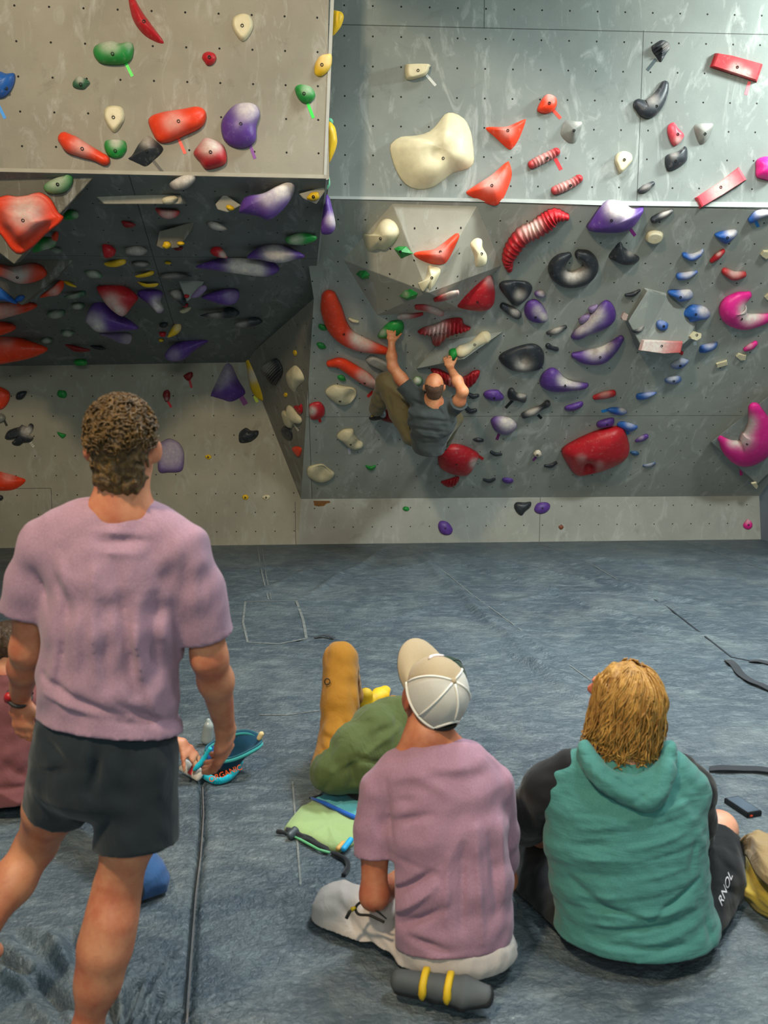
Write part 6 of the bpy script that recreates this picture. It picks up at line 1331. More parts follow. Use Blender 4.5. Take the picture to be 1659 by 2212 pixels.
# ---- the seated man in the teal hooded top
def teal_man():
    sk = skinmat('skin_fair', (222, 160, 130), (200, 112, 88))
    hd = P(1340, 1508, 3.10); fw = (-.62, .74, .26); nk = P(1350, 1632, 3.06)
    shl, shr = P(1190, 1700, 3.08), P(1498, 1708, 3.08)
    ell_, wrl = P(1142, 1790, 3.22), P(1215, 1812, 3.46)
    pts = [hd, shl, shr, P(1110, 1850, 3.4), P(1590, 2050, 2.8), P(1600, 1760, 3.5), P(1345, 1400, 3.1)]
    lo, hi = bbox(pts, .16); lo[2] = 0
    b = Body(lo, hi, .007)
    b.loft([(nk, .065, .06), (P(1348, 1705, 3.06), .17, .09), (P(1352, 1780, 3.03), .20, .11), (P(1362, 1900, 3.0), .20, .12), (P(1372, 2010, 2.99), .21, .14)], (1, 0, 0))
    ax = head(b, hd, fw, s=1.04, neck=nk, nr=.066)
    b.cap(nk, P(1260, 1672, 3.06), .055, .05, .05); b.cap(nk, P(1440, 1672, 3.06), .055, .05, .05)
    b.chain([(shl, .055), (ell_, .05), (P(1170, 1800, 3.36), .045), (wrl, .032)]); hand(b, wrl, P(1290, 1830, 3.6) - wrl, (0, .2, -1), (0, 1, .2), .3)
    elr = P(1500, 1820, 3.28); wrr = P(1440, 1820, 3.52); b.chain([(shr, .055), (elr, .048), (wrr, .032)]); hand(b, wrr, P(1380, 1840, 3.62) - wrr, (0, .2, -1), (0, 1, .2), .3)
    knr, knl = P(1552, 1792, 3.46), P(1150, 1850, 3.42)
    b.chain([(P(1450, 2010, 3.05), .09), (knr, .068)]); b.chain([(knr, .066), (P(1400, 1880, 3.62), .045)]); b.chain([(P(1400, 1880, 3.62), .04), (P(1330, 1872, 3.66), .03)])
    b.chain([(P(1280, 2010, 3.05), .09), (knl, .066)]); b.chain([(knl, .062), (P(1330, 1905, 3.5), .045)]); b.chain([(P(1330, 1905, 3.5), .04), (P(1400, 1905, 3.48), .03)])
    body = place('person', b.mesh('person'), sk, None, P(1375, 2060, 3.0) * [1, 1, 0])
    tag(body, 'person with wavy blond hair sitting in a teal hooded top and black shorts', 'person', GP)
    lo, hi = bbox([P(1130, 1560, 3.05), P(1580, 2100, 2.95)], .05); lo[1], hi[1] = 2.62, 3.36; lo[2] = .01
    s = Body(lo, hi, .0062)
    s.loft([(P(1348, 1650, 3.06), .12, .09), (P(1350, 1690, 3.06), .215, .125), (P(1348, 1745, 3.045), .255, .155), (P(1350, 1810, 3.03), .263, .17), (P(1358, 1890, 3.01), .255, .175), (P(1366, 1950, 3.0), .25, .18), (P(1374, 2010, 2.99), .268, .20), (P(1376, 2050, 2.99), .27, .20)], (1, 0, 0), .03)
    s.cap(P(1255, 1662, 3.06), P(1200, 1700, 3.07), .07, .07, .05); s.cap(P(1445, 1662, 3.06), P(1488, 1705, 3.07), .07, .07, .05)
    F2 = []
    for i, y in enumerate([1775, 1800, 1830, 1862, 1895, 1935, 1968, 1992, 2018, 2040]):
        F2.append((1240 + 12 * (i % 3), y + 14 - i, 1330 + 30 * (i % 2), y - 4, .006 * (1 if i % 2 else -1), .008)); F2.append((1360, y + 8, 1505, y - 12 - i, .006 * (-1 if i % 2 else 1), .008))
    F2 += [(1260, 1955, 1400, 1975, -.016, .009), (1400, 1975, 1520, 1915, -.018, .009), (1270, 1975, 1500, 1960, .010, .012), (1240, 1920, 1310, 1960, -.012, .012), (1290, 2005, 1490, 1985, -.011, .010), (1300, 2030, 1500, 2030, -.010, .010), (1230, 1850, 1330, 1835, -.007, .008),
           (1500, 1890, 1520, 1840, -.008, .012), (1200, 1985, 1215, 2040, -.010, .010), (1530, 2000, 1545, 2050, -.010, .010)]
    s.folds(F2, 2.85); s.ripple(.0014, .05, 41, 10, (.4, .4, 1.4))
    X, Y, Z = s.grid()
    s.d = np.maximum(s.d, -(np.sqrt(((X - nk[0]) / .085) ** 2 + ((Y - nk[1] - .02) / .075) ** 2 + ((Z - nk[2] - .03) / .035) ** 2) - 1).astype(np.float32) * .03)
    s.cut((0, 0, .03), (0, 0, -1))
    teal = clothmat('teal_jersey', (70, 126, 120), heather=.14, wr=.0028, wscale=(4, 4, 18))
    top = place('hooded_top', s.mesh('hooded_top'), teal, body)
    # black raglan sleeves
    blk = clothmat('black_jersey', (26, 26, 28), heather=.1, wr=.002)
    for sgn, pp in ((-1, [(P(1232, 1662, 3.07), .068), (P(1184, 1704, 3.085), .082), (P(1150, 1752, 3.16), .080), (P(1138, 1782, 3.23), .074)]), (1, [(P(1470, 1665, 3.10), .06), (P(1494, 1708, 3.11), .078), (P(1500, 1770, 3.2), .072), (P(1500, 1800, 3.26), .07)])):
        q = Body(*bbox([x for x, _ in pp], .12), .0062); q.chain(pp, .03); q.ripple(.0015, .06, 5)
        place('sleeve', q.mesh('sleeve'), blk, body)
    # hood lying on the back
    hp = Body(*bbox([P(1230, 1580, 3.05), P(1470, 1760, 2.95)], .14), .0055)
    rim = spline3([P(1262, 1612, 3.03), P(1275, 1650, 2.985), P(1312, 1678, 2.95), P(1360, 1690, 2.94), P(1405, 1680, 2.955), P(1440, 1650, 2.99), P(1446, 1612, 3.03)])
    for a, c in zip(rim[:-1], rim[1:]): hp.cap(a, c, .020, .020, .015)
    out = spline3([P(1268, 1632, 3.02), P(1300, 1680, 2.945), P(1345, 1710, 2.92), P(1392, 1730, 2.905), P(1418, 1712, 2.92), P(1440, 1660, 2.97)])
    for a, c in zip(out[:-1], out[1:]): hp.cap(a, c, .022, .022, .025)
    md = spline3([P(1280, 1640, 3.0), P(1320, 1692, 2.94), P(1372, 1708, 2.925), P(1415, 1695, 2.94), P(1440, 1650, 2.99)])
    for a, c in zip(md[:-1], md[1:]): hp.cap(a, c, .020, .020, .012)
    hp.folds([(1290, 1660, 1390, 1712, -.007, .008), (1300, 1645, 1400, 1685, -.006, .007), (1350, 1722, 1420, 1690, -.006, .007)], 2.93); hp.ripple(.0015, .03, 8)
    place('hood', hp.mesh('hood'), teal, top)
    # shorts
    lo, hi = bbox([P(1130, 1800, 3.4), P(1600, 1780, 3.4), P(1600, 2080, 2.85)], .08); lo[2] = .01
    q = Body(lo, hi, .0065)
    q.loft([(P(1370, 1970, 3.02), .20, .14), (P(1374, 2030, 3.01), .245, .185)], (1, 0, 0), .03)
    q.chain([(P(1475, 2015, 3.03), .125), (P(1535, 1900, 3.24), .115), (P(1550, 1815, 3.43), .098)], .03)
    q.chain([(P(1262, 2015, 3.05), .125), (P(1185, 1930, 3.26), .118), (P(1160, 1860, 3.40), .10)], .03)
    q.folds([(1535, 1840, 1585, 1880, -.008, .010), (1530, 1880, 1580, 1905, -.008, .008), (1540, 1930, 1575, 1925, .006, .01), (1130, 1850, 1180, 1880, -.008, .012)], 3.2); q.ripple(.002, .05, 6)
    put_lim(q, P(1548, 1822, 3.42), P(1552, 1792, 3.46) - P(1475, 2015, 3.03), lambda X, Y, Z: X > 0.6)
    sh = place('shorts', q.mesh('shorts'), clothmat('black_shorts_fabric', (26, 28, 30), heather=.1, wr=.002), body)
    tn = Plane(P(1568, 1918, 3.06), (.75, -.62, .25)); tn.u = unit(P(1578, 1888, 3.12) - P(1555, 1950, 3.02)); tn.u = unit(tn.u - tn.n * (tn.u @ tn.n)); tn.v = np.cross(tn.n, tn.u)
    global SHORTS_TEXT
    SHORTS_TEXT = (sh, tn)
    # shoulder-length wavy hair
    r, f, u = ax; L = lambda x, y, z: hd + (r * x + f * y + u * z) * 1.04
    h = Body(hd - .22, hd + .2, .006)
    h.ell(L(0, -.02, .032), (.092, .108, .100), ax, .02); h.ell(L(0, -.055, -.06), (.088, .07, .11), ax, .04); h.ell(L(.06, -.03, -.05), (.05, .06, .11), ax, .04); h.ell(L(-.06, -.02, -.06), (.035, .05, .10), ax, .04)
    h.ripple(.005, .045, 17, 12, (1, 1, .35)); h.cut(L(0, .052, -.02), f * 1 - u * .35)
    hm = hairmat('blond_hair', (134, 88, 34), (214, 164, 84), (45, 45, 10))
    hair = place('hair', h.mesh('hair'), hm, body)
    rng = np.random.RandomState(8); st = []
    for i in range(520):
        th = rng.uniform(0, 2 * math.pi); 
        if math.cos(th) > .55: continue
        lean_ = rng.uniform(-.012, .012); z0 = rng.uniform(.2, 1.25); R = rng.uniform(.985, 1.06); wv = rng.uniform(.004, .011); ph = rng.uniform(0, 6.3); ln = rng.uniform(.13, .22); nn = 18; pts = []
        for t in np.linspace(0, 1, nn):
            ph_ = max(-.12, z0 - t * 2.1); drop = max(0, (t * 2.1 - z0 - .12)) / 2.1 * .30
            rr = math.cos(ph_) if ph_ > 0 else 1.0
            thh = th + (1 - t) * .5 * math.sin(z0 * 5) + wv * 14 * math.sin(t * 13 + ph) * t
            fl = 1 + .20 * t * t + wv * 8 * math.sin(t * 16 + ph * 2) * t
            pts.append(L(math.sin(thh) * .094 * rr * R * fl, math.cos(thh) * .110 * rr * R * fl - .02 - .02 * t, .032 + math.sin(ph_) * .102 * R - min(drop, ln)))
        st.append((pts, .0052, .0022))
    tubes('lock', st, hm, hair, 5)
teal_man()

# ---- the climber
def climber():
    sk = skinmat('skin_climber', (206, 146, 104), (184, 100, 66))
    hl, hr = P(845, 716, RO.hit(845, 716)[1] - .11), P(966, 772, RO.hit(966, 772, .13)[1] - .06)
    hd = P(938, 834, 7.98); fw = (.02, .86, .5); nk = P(938, 872, 8.04)
    shl, shr = P(890, 850, 8.10), P(978, 876, 8.08)
    ell_, elr = P(848, 792, 8.12), P(1000, 846, 7.92)
    wl, wr = P(846, 741, hl[1] + .0), P(973, 796, hr[1] - .03)
    hpl, hpr = P(893, 938, 8.30), P(942, 942, 8.30)
    kl, fl = P(834, 826, 8.45), P(812, 888, 8.78)
    kr, fr_ = P(978, 905, 8.62), P(958, 958, 8.92)
    lo, hi = bbox([hl, hr, hd, shl, shr, hpl, hpr, kl, fl, kr, fr_, ell_, elr], .17)
    b = Body(lo, hi, .0075)
    b.loft([(nk, .055, .055), (P(935, 890, 8.08), .14, .08), (P(928, 925, 8.16), .125, .08), (P(920, 952, 8.24), .12, .09)], (1, -.05, -.12))
    ax = head(b, hd, fw, s=1.0, neck=nk, nr=.06)
    b.cap(nk, P(900, 858, 8.09), .05, .045, .05); b.cap(nk, P(965, 876, 8.08), .05, .045, .05)
    b.chain([(shl, .055), (P(866, 818, 8.12), .052), (ell_, .042)]); b.chain([(ell_, .042), (P(846, 770, 8.12), .042), (wl, .028)])
    hand(b, wl, P(845, 706, hl[1] + .02) - wl, (0, 1, .1), (1, 0, .4), .45, .95, spread=.10, thumb=.1)
    b.chain([(shr, .055), (P(992, 866, 7.98), .05), (elr, .042)]); b.chain([(elr, .042), (P(988, 822, 7.98), .042), (wr, .028)])
    hand(b, wr, P(963, 762, hr[1] + .02) - wr, (.1, 1, 0), (1, .1, .3), .7, .95, thumb=.4)
    b.chain([(hpl, .07), (kl, .05), (fl, .04)]); b.chain([(hpr, .07), (kr, .05), (fr_, .04)])
    body = place('person', b.mesh('person'), sk, None, P(920, 960, 8.25))
    tag(body, 'climber in dark grey t-shirt and olive trousers hanging on the overhang', 'person', GP)
    lo, hi = bbox([P(855, 830, 8.1), P(1010, 985, 8.2)], .05); lo[1], hi[1] = 7.78, 8.5
    s = Body(lo, hi, .007)
    s.loft([(P(938, 876, 8.05), .10, .08), (P(934, 893, 8.08), .195, .12), (P(932, 915, 8.12), .19, .13), (P(928, 938, 8.18), .155, .13), (P(926, 960, 8.22), .135, .13), (P(927, 990, 8.25), .12, .12)], (1, -.05, -.12), .03)
    s.cap(P(905, 860, 8.09), shl, .07, .072, .04); s.cap(P(962, 878, 8.08), P(976, 878, 8.06), .07, .072, .04)
    s.cap(P(920, 864, 8.06), P(902, 858, 8.09), .05, .066, .03); s.cap(P(954, 873, 8.06), P(966, 877, 8.07), .05, .066, .03)
    s.chain([(shl, .068), (P(874, 832, 8.11), .068), (P(862, 815, 8.11), .068)], .03); s.chain([(P(978, 878, 8.06), .068), (P(992, 868, 7.98), .07), (P(1000, 855, 7.93), .066)], .03)
    s.folds([(900, 905, 975, 912, -.014, .016), (885, 925, 965, 935, -.014, .014), (905, 940, 955, 948, .010, .014), (945, 880, 960, 900, -.014, .012), (965, 880, 975, 905, -.012, .012), (890, 865, 925, 880, -.012, .014), (910, 960, 950, 958, -.010, .012)], 7.95)
    s.ripple(.003, .09, 2)
    s.cut(P(928, 978, 8.2), unit(P(926, 962, 8.22) - P(930, 925, 8.14)) + np.array([0, 0, -.3]))
    put_lim(s, P(871, 829, 8.11), ell_ - shl, lambda X, Y, Z: X < P(884, 830, 8.1)[0])
    put_lim(s, P(992, 868, 7.99), elr - shr, lambda X, Y, Z: (X > P(972, 850, 8.0)[0]) & (Y < 8.08))
    X, Y, Z = s.grid(); c = nk + (hd - nk) * .15 + np.array([0, -.03, 0]); s.d = np.maximum(s.d, -(np.sqrt(((X - c[0]) / .046) ** 2 + ((Y - c[1]) / .09) ** 2 + ((Z - c[2]) / .05) ** 2) - 1).astype(np.float32) * .06)
    place('t_shirt', s.mesh('t_shirt'), clothmat('charcoal_cotton', (58, 64, 64), heather=.12, wr=.003), body)
    lo, hi = bbox([hpl, hpr, kl, fl, kr, fr_], .16)
    q = Body(lo, hi, .0075)
    q.loft([(P(922, 930, 8.24), .11, .09), (P(920, 948, 8.30), .12, .10)], (1, 0, -.05), .03)
    q.chain([(hpl, .105), (P(866, 892, 8.36), .098), (kl, .088)], .03); q.chain([(kl, .088), (P(822, 862, 8.62), .08), (P(814, 882, 8.74), .072)], .02)
    q.chain([(hpr, .10), (kr, .085), (fr_, .06)], .03)
    q.folds([(868, 905, 885, 945, -.012, .014), (855, 880, 880, 890, -.010, .012), (838, 850, 848, 890, -.012, .014), (812, 850, 832, 880, -.008, .012)], 8.3); q.ripple(.003, .08, 7)
    place('trousers', q.mesh('trousers'), clothmat('olive_canvas', (104, 94, 66), heather=.08, wr=.003), body)
    t = P(804, 902, RO.hit(804, 902)[1] - .03)
    climbing_shoe(body, P(826, 896, 8.78), t, (.1, -.3, 1), (m_sg, m_rub, m_sy), s=.95)
    climbing_shoe(body, fr_ + [0, -.02, -.03], P(948, 966, RO.hit(948, 966)[1] - .06), (.1, -.3, 1), (m_sg, m_rub, m_sy), s=.95)
    r, f, u = ax; L = lambda x, y, z: hd + r * x + f * y + u * z
    h = Body(hd - .14, hd + .14, .006); h.ell(L(0, -.010, .016), (.0785, .0985, .086), ax, .02); h.ell(L(0, -.045, -.05), (.060, .05, .05), ax, .03)
    h.ripple(.0012, .012, 3); h.cut(L(0, .04, 0), f); h.cut(L(0, -.03, -.085), -u + f * .4)
    X, Y, Z = h.grid(); Q = np.stack([X, Y, Z], -1) - L(0, .03, .10)
    h.d = np.maximum(h.d, .112 - np.linalg.norm(Q * np.array([1, 1, 1]), axis=-1)).astype(np.float32)
    place('hair', h.mesh('hair'), hairmat('shaved_hair', (70, 48, 34), (120, 84, 60), (150, 150, 150)), body)
climber()

# ---- the reclining person behind the cap man
def recliner():
    sk = skinmat('skin_recliner', (200, 138, 104))
    hd = P(962, 1482, 4.30); fw = (-.2, .9, .3); nk = P(930, 1550, 4.28)
    hip = P(730, 1655, 3.98); kn, ft = P(735, 1425, 4.28), P(770, 1590, 4.72)
    lo, hi = bbox([hd, hip, kn, ft, P(690, 1700, 3.95), P(800, 1510, 4.75)], .2); lo[2] = 0
    b = Body(lo, hi, .009)
    b.loft([(hip, .10, .09), (P(800, 1630, 4.05), .12, .09), (P(880, 1590, 4.18), .14, .09), (nk, .06, .06)], (0, .5, 1))
    ax = head(b, hd, fw, neck=nk)
    b.chain([(hip, .07), (kn, .05), (ft, .04)]); b.chain([(P(760, 1660, 4.05), .07), (P(900, 1560, 4.45), .05), (P(846, 1535, 4.62), .04)])
    b.chain([(P(820, 1560, 4.18), .06), (P(900, 1650, 4.3), .045), (P(860, 1660, 4.5), .03)]); hand(b, P(860, 1660, 4.5), (-.8, .5, -.1), (0, .2, -1), (0, 1, .2), .2)
    body = place('person', b.mesh('person'), sk, None, P(760, 1690, 4.0) * [1, 1, 0])
    tag(body, 'reclining person in ochre trousers, olive jacket and dark green cap, one knee raised', 'person', GP)
    s = Body(*bbox([P(690, 1520, 4.1), P(960, 1720, 4.1), P(700, 1700, 3.85)], .16), .008)
    s.loft([(P(727, 1664, 3.97), .105, .115), (P(765, 1640, 4.0), .145, .135), (P(815, 1612, 4.08), .175, .145), (P(870, 1590, 4.16), .175, .13), (P(915, 1568, 4.24), .13, .10), (nk + [0, 0, -.02], .075, .075)], (0.1, .35, 1), .04)
    s.chain([(P(825, 1560, 4.16), .085), (P(836, 1610, 4.10), .078), (P(800, 1655, 4.02), .068)], .04); s.cap(P(808, 1590, 4.1), P(705, 1672, 3.95), .07, .07, .06)
    s.folds([(740, 1640, 800, 1600, -.016, .018), (760, 1620, 768, 1660, -.020, .014), (720, 1650, 700, 1690, -.010, .014), (800, 1580, 850, 1570, -.010, .014), (760, 1680, 830, 1650, .012, .02), (856, 1540, 850, 1620, -.008, .008), (720, 1640, 860, 1575, .010, .010), (770, 1610, 840, 1640, -.012, .010)], 4.0); s.ripple(.0018, .07, 12)
    s.cut((0, 0, .012), (0, 0, -1))
    place('jacket', s.mesh('jacket'), clothmat('olive_cotton', (78, 90, 50), heather=.1, wr=.005), body)
    q = Body(*bbox([hip, kn, ft, P(870, 1540, 4.5), P(840, 1535, 4.7)], .16), .008)
    q.loft([(hip + [.0, .02, .0], .12, .12), (P(733, 1600, 4.06), .090, .095)], (1, 0, 0), .03)
    q.chain([(P(732, 1620, 4.04), .088), (P(734, 1520, 4.16), .083), (P(735, 1424, 4.28), .080)], .03); q.chain([(P(736, 1424, 4.30), .078), (P(755, 1500, 4.50), .062), (P(768, 1575, 4.68), .055)], .02)
    q.chain([(P(770, 1655, 4.1), .10), (P(895, 1562, 4.45), .08), (P(850, 1528, 4.60), .058)], .03)
    q.folds([(705, 1570, 770, 1590, -.012, .010), (700, 1590, 768, 1612, -.012, .010), (702, 1610, 760, 1630, .010, .010), (755, 1480, 772, 1560, -.010, .012), (740, 1540, 772, 1590, -.010, .010), (705, 1410, 702, 1450, -.006, .008)], 4.1); q.ripple(.002, .06, 6)
    q.cut((0, 0, .012), (0, 0, -1))
    pt = place('trousers', q.mesh('trousers'), clothmat('ochre_canvas', (152, 104, 28), heather=.06, wr=.003), body)
    lg = P(707, 1472, 4.13); tubes('pocket_emblem', [([lg + np.array([math.cos(a) * .012, -.002, math.sin(a) * .014]) for a in np.linspace(0, 6.28, 12)], .003, .003)], simple('dark_thread', (60, 44, 20), .8), pt, 4)
    climbing_shoe(body, P(788, 1528, 4.52), P(834, 1490, 4.66), (-.4, -.6, .6), (m_sy, m_sg))
    climbing_shoe(body, ft + [0, -.05, -.02], ft + [.02, .17, -.03], (0, 0, 1), (m_sy, m_sg, m_rub))
    dg = clothmat('dark_green_twill', (26, 48, 38), heather=.06, wr=.001)
    r, f, u = ax; baseball_cap(body, hd + u * .03 - f * .005, f + u * .1, u, (dg, dg, dg, simple('cap_strap_green', (20, 36, 30), .7)), 1.06, logo=False)
    h = Body(hd - .15, hd + .15, .006); h.ell(hd - f * .012 + u * .015, (.08, .1, .09), ax, .02); h.cut(hd + f * .03, f); h.cut(hd - u * .07, -u); h.cut(hd + u * .04, u)
    place('hair', h.mesh('hair'), hairmat('dark_hair', (36, 26, 18), (66, 48, 32)), body)
recliner()

# ---- the person sitting at the left edge, mostly hidden by the standing man
def left_sitter():
    sk = skinmat('skin_left', (206, 146, 112))
    hd = P(30, 1380, 4.05); nk = P(15, 1455, 4.02)
    shl, shr = P(-75, 1510, 4.0), P(62, 1515, 4.02)
    el_, wr = P(240, 1580, 4.12), P(392, 1606, 4.20)
    hp, kn, an = P(105, 1720, 3.88), P(212, 1706, 3.64), P(318, 1905, 3.26)
    lo, hi = bbox([hd, shl, wr, an, P(-120, 1740, 3.9), P(440, 1640, 4.2)], .17); lo[2] = 0
    b = Body(lo, hi, .008)
    b.loft([(nk, .06, .06), (P(0, 1530, 4.0), .15, .09), (P(-10, 1640, 3.96), .14, .1), (P(-10, 1700, 3.95), .14, .1)], (1, 0, 0))
    head(b, P(30, 1398, 4.05), (.7, .7, .15), neck=nk)
    b.chain([(shr, .055), (el_, .042)]); b.chain([(el_, .042), (wr, .027)])
    hand(b, wr, P(425, 1640, 4.2) - wr, (-.3, .2, -1), (.3, -.9, 0), .55, 1.0)
    b.chain([(shl, .055), (P(-120, 1620, 3.9), .042), (P(-90, 1700, 3.75), .03)]); hand(b, P(-90, 1700, 3.75), (.5, .6, -.35), (0, 0, -1), (1, -.3, 0), .25)
    b.chain([(hp, .07), (kn, .045), (an, .035)])
    body = place('person', b.mesh('person'), sk, None, P(10, 1730, 3.9) * [1, 1, 0])
    tag(body, 'person in maroon shirt and jeans sitting at the left edge, reaching for the chalk bag', 'person', GP)
    s = Body(*bbox([P(-140, 1450, 4.0), P(140, 1760, 3.9)], .12), .007)
    s.loft([(P(10, 1470, 4.01), .10, .08), (P(5, 1520, 4.0), .185, .12), (P(0, 1620, 3.97), .18, .145), (P(5, 1720, 3.94), .195, .18), (P(5, 1750, 3.94), .195, .18)], (1, 0, 0), .03)
    s.chain([(shr, .075), (P(130, 1545, 4.06), .068)], .04); s.chain([(shl, .075), (P(-100, 1570, 3.95), .066)], .04)
    s.folds([(0, 1690, 70, 1700, -.012, .012), (0, 1710, 70, 1725, .010, .010), (10, 1640, 60, 1690, -.010, .014)], 3.85); s.ripple(.002, .07, 3)
    s.cut(P(10, 1746, 3.78), (0.1, -.3, -1))
    place('t_shirt', s.mesh('t_shirt'), clothmat('maroon_cotton', (112, 66, 68), heather=.12, wr=.003), body)
    q = Body(*bbox([hp, kn, an, P(-60, 1740, 3.9), P(-60, 1700, 3.6)], .16), .008); den = clothmat('denim', (48, 84, 132), heather=.12, wr=.003)
    q.loft([(P(15, 1700, 3.99), .14, .09), (P(18, 1722, 3.98), .15, .09)], (1, 0, 0), .03)
    q.chain([(hp, .085), (kn, .078), (P(270, 1800, 3.44), .072), (P(322, 1902, 3.25), .066), (P(316, 1955, 3.2), .06)], .03); q.chain([(P(-40, 1700, 4.0), .09), (P(-60, 1640, 4.4), .08)], .03)
    q.folds([(300, 1860, 345, 1850, -.008, .010), (305, 1905, 345, 1890, .006, .01)], 3.2); q.ripple(.002, .05, 3)
    put_lim(q, P(314, 1965, 3.20), an - kn, lambda X, Y, Z: X > P(250, 1800, 3.3)[0]); q.cut((0, 0, .012), (0, 0, -1))
    place('jeans', q.mesh('jeans'), den, body)
    climbing_shoe(body, G(292, 1958) + [0, 0, .05], G(225, 1990) + [0, 0, .04], (0, 0, 1), (m_rub, m_rub))
    h = Body(P(30, 1398, 4.05) - .16, P(30, 1398, 4.05) + .16, .007); f = unit([.7, .7, .15]); u = np.array([0, 0, 1.0]); r = np.cross(f, u)
    h.ell(P(30, 1398, 4.05) - f * .012 + u * .03, (.084, .104, .094), (r, f, u), .02); h.ripple(.004, .03, 5); h.cut(P(30, 1398, 4.05) + f * .07, f - u * .4); h.cut(P(30, 1398, 4.05) - u * .08, -u)
    place('hair', h.mesh('hair'), hairmat('brown_hair', (40, 28, 18), (84, 60, 38)), body)
left_sitter()

# ------------------------------------------------------------------ things lying on the mat
def soft(name, lo, hi, cell, fn, mat, parent=None, base=None):
    b = Body(lo, hi, cell); fn(b); return place(name, b.mesh(name), mat, parent, base)
def chalk_bag():
    m_navy = clothmat('navy_ripstop', (22, 66, 92), heather=.1, wr=.002); m_cy = clothmat('cyan_webbing', (20, 176, 196), heather=.05, wr=.001); m_te = clothmat('teal_rim', (56, 150, 150), heather=.06, wr=.001)
    base = G(480, 1690)
    # open bucket: walls between a base ellipse and a rim
    vs, fs = [], []; n = 36
    c0, c1 = G(468, 1672) + [0, .02, .03], P(505, 1608, G(470, 1690)[1] + .10)
    rim = []
    for lvl, (k, zz) in enumerate([(0.0, 0), (.35, 0), (.7, 0), (1, 0), (1, -1), (.5, -1), (.1, -1)]):
        for i in range(n):
            t = 2 * math.pi * i / n; c = c0 + (c1 - c0) * k; rx = .095 + .035 * k; ry = .06 + .012 * k
            if zz: rx -= .008; ry -= .008
            p = c + np.array([math.cos(t) * rx, math.sin(t) * ry, math.sin(t) * .03 * k + .006 * math.sin(3 * t + k * 4) + math.cos(t) * .022 * k])
            vs.append(p)
            if lvl == 3: rim.append(p)
    for l in range(6):
        for i in range(n): fs.append((l * n + i, l * n + (i + 1) % n, l * n + n + (i + 1) % n, l * n + n + i))
    fs += [tuple(range(n - 1, -1, -1)), tuple(range(6 * n, 7 * n))]
    me = mesh('chalk_bag', vs, fs); me.polygons.foreach_set('use_smooth', [True] * len(fs))
    bag = place('chalk_bag', me, m_navy, None, base)
    tag(bag, 'open navy and teal chalk bag with a bright cyan strap lying on the mat', 'chalk bag')
    up = np.array([0, -.004, -.012])
    tubes('rim_band', [([p + up for p in rim] + [rim[0] + up], .009, .009)], m_te, bag, 6)
    tubes('rim_edge', [([p for p in rim] + [rim[0]], .0045, .0045)], simple('rim_piping', (30, 92, 110), .7), bag, 5)
    st = [G(x, y) + [0, 0, z] for x, y, z in [(428, 1672, .03), (445, 1684, .018), (468, 1694, .016), (492, 1690, .02), (510, 1676, .026), (520, 1660, .035)]]
    tubes('waist_strap', [(spline3(st), .020, .014)], m_cy, bag, 8)
    st2 = [P(418, 1664, base[1] - .02), P(432, 1650, base[1] - .01), P(444, 1634, base[1]), P(456, 1616, base[1])]
    tubes('strap_loop', [(spline3(st2), .013, .011)], m_cy, bag, 8)
    tubes('strap_end', [(spline3([P(450, 1640, base[1] - .03), P(462, 1624, base[1] - .03), P(464, 1612, base[1] - .02)]), .012, .012)], simple('blue_webbing', (36, 110, 200), .7), bag, 7)
    q = P(562, 1590, c1[1] + .01); soft('pull_tab', q - .04, q + .04, .004, lambda b: b.cap(q - [.004, 0, .010], q + [.006, 0, .010], .013, .013, 0), clothmat('cream_tab', (214, 190, 140), heather=.05, wr=.001), bag)
    tp = Plane(P(486, 1671, base[1] - .03), (.25, -.9, .3)); text_on(tp, 'ORGANIC', 487, 1671, .034, 16, simple('orange_print', (226, 84, 24), .6), bag, .012, 'printed_lettering', .002)
    # bottle-shaped brush holder behind the hand
    q0, q1 = G(447, 1608), P(450, 1556, G(447, 1608)[1] - .01)
    o = soft('water_bottle', bbox([q0, q1], .07)[0], bbox([q0, q1], .07)[1], .005, lambda b: (b.cap(q0 + [0, 0, .03], q1 - [0, 0, .03], .030, .026, 0), b.cap(q1 - [0, 0, .02], q1, .012, .012, .01)), simple('clear_plastic', (158, 168, 166), .25), None, q0)
    tag(o, 'small translucent bottle standing behind the chalk bag by the hanging hand', 'bottle')
    # white clip with red square
    a, b_ = G(396, 1672) + [0, 0, .045], G(432, 1690) + [0, 0, .035]
    o = soft('key_fob', bbox([a, b_], .06)[0], bbox([a, b_], .06)[1], .004, lambda b: b.loft([(a, .030, .016), (b_, .030, .016)], (.3, .5, .8), .01), simple('white_plastic', (206, 200, 190), .4), None, (a + b_) / 2 * [1, 1, 0])
    tag(o, 'white rounded plastic fob with a red square beside the chalk bag', 'key fob')
    m = a * .4 + b_ * .6; nn = unit(CAM - m); d = unit(b_ - a); d = unit(d - nn * (d @ nn)); w = np.cross(nn, d); m = m + nn * .019
    panel('red_sticker', Plane(m, nn), [m + d * .017 + w * .020, m - d * .017 + w * .020, m - d * .017 - w * .020, m + d * .017 - w * .020], simple('red_print', (206, 34, 40), .5), .006, o, .002)
    tubes('loop', [(spline3([a + [.0, -.01, .0], a + [.004, -.015, .03], a + [.012, -.01, .05], a + [.02, .0, .06]]), .003, .003)], simple('dark_cord', (60, 30, 34), .7), o, 5)
chalk_bag()

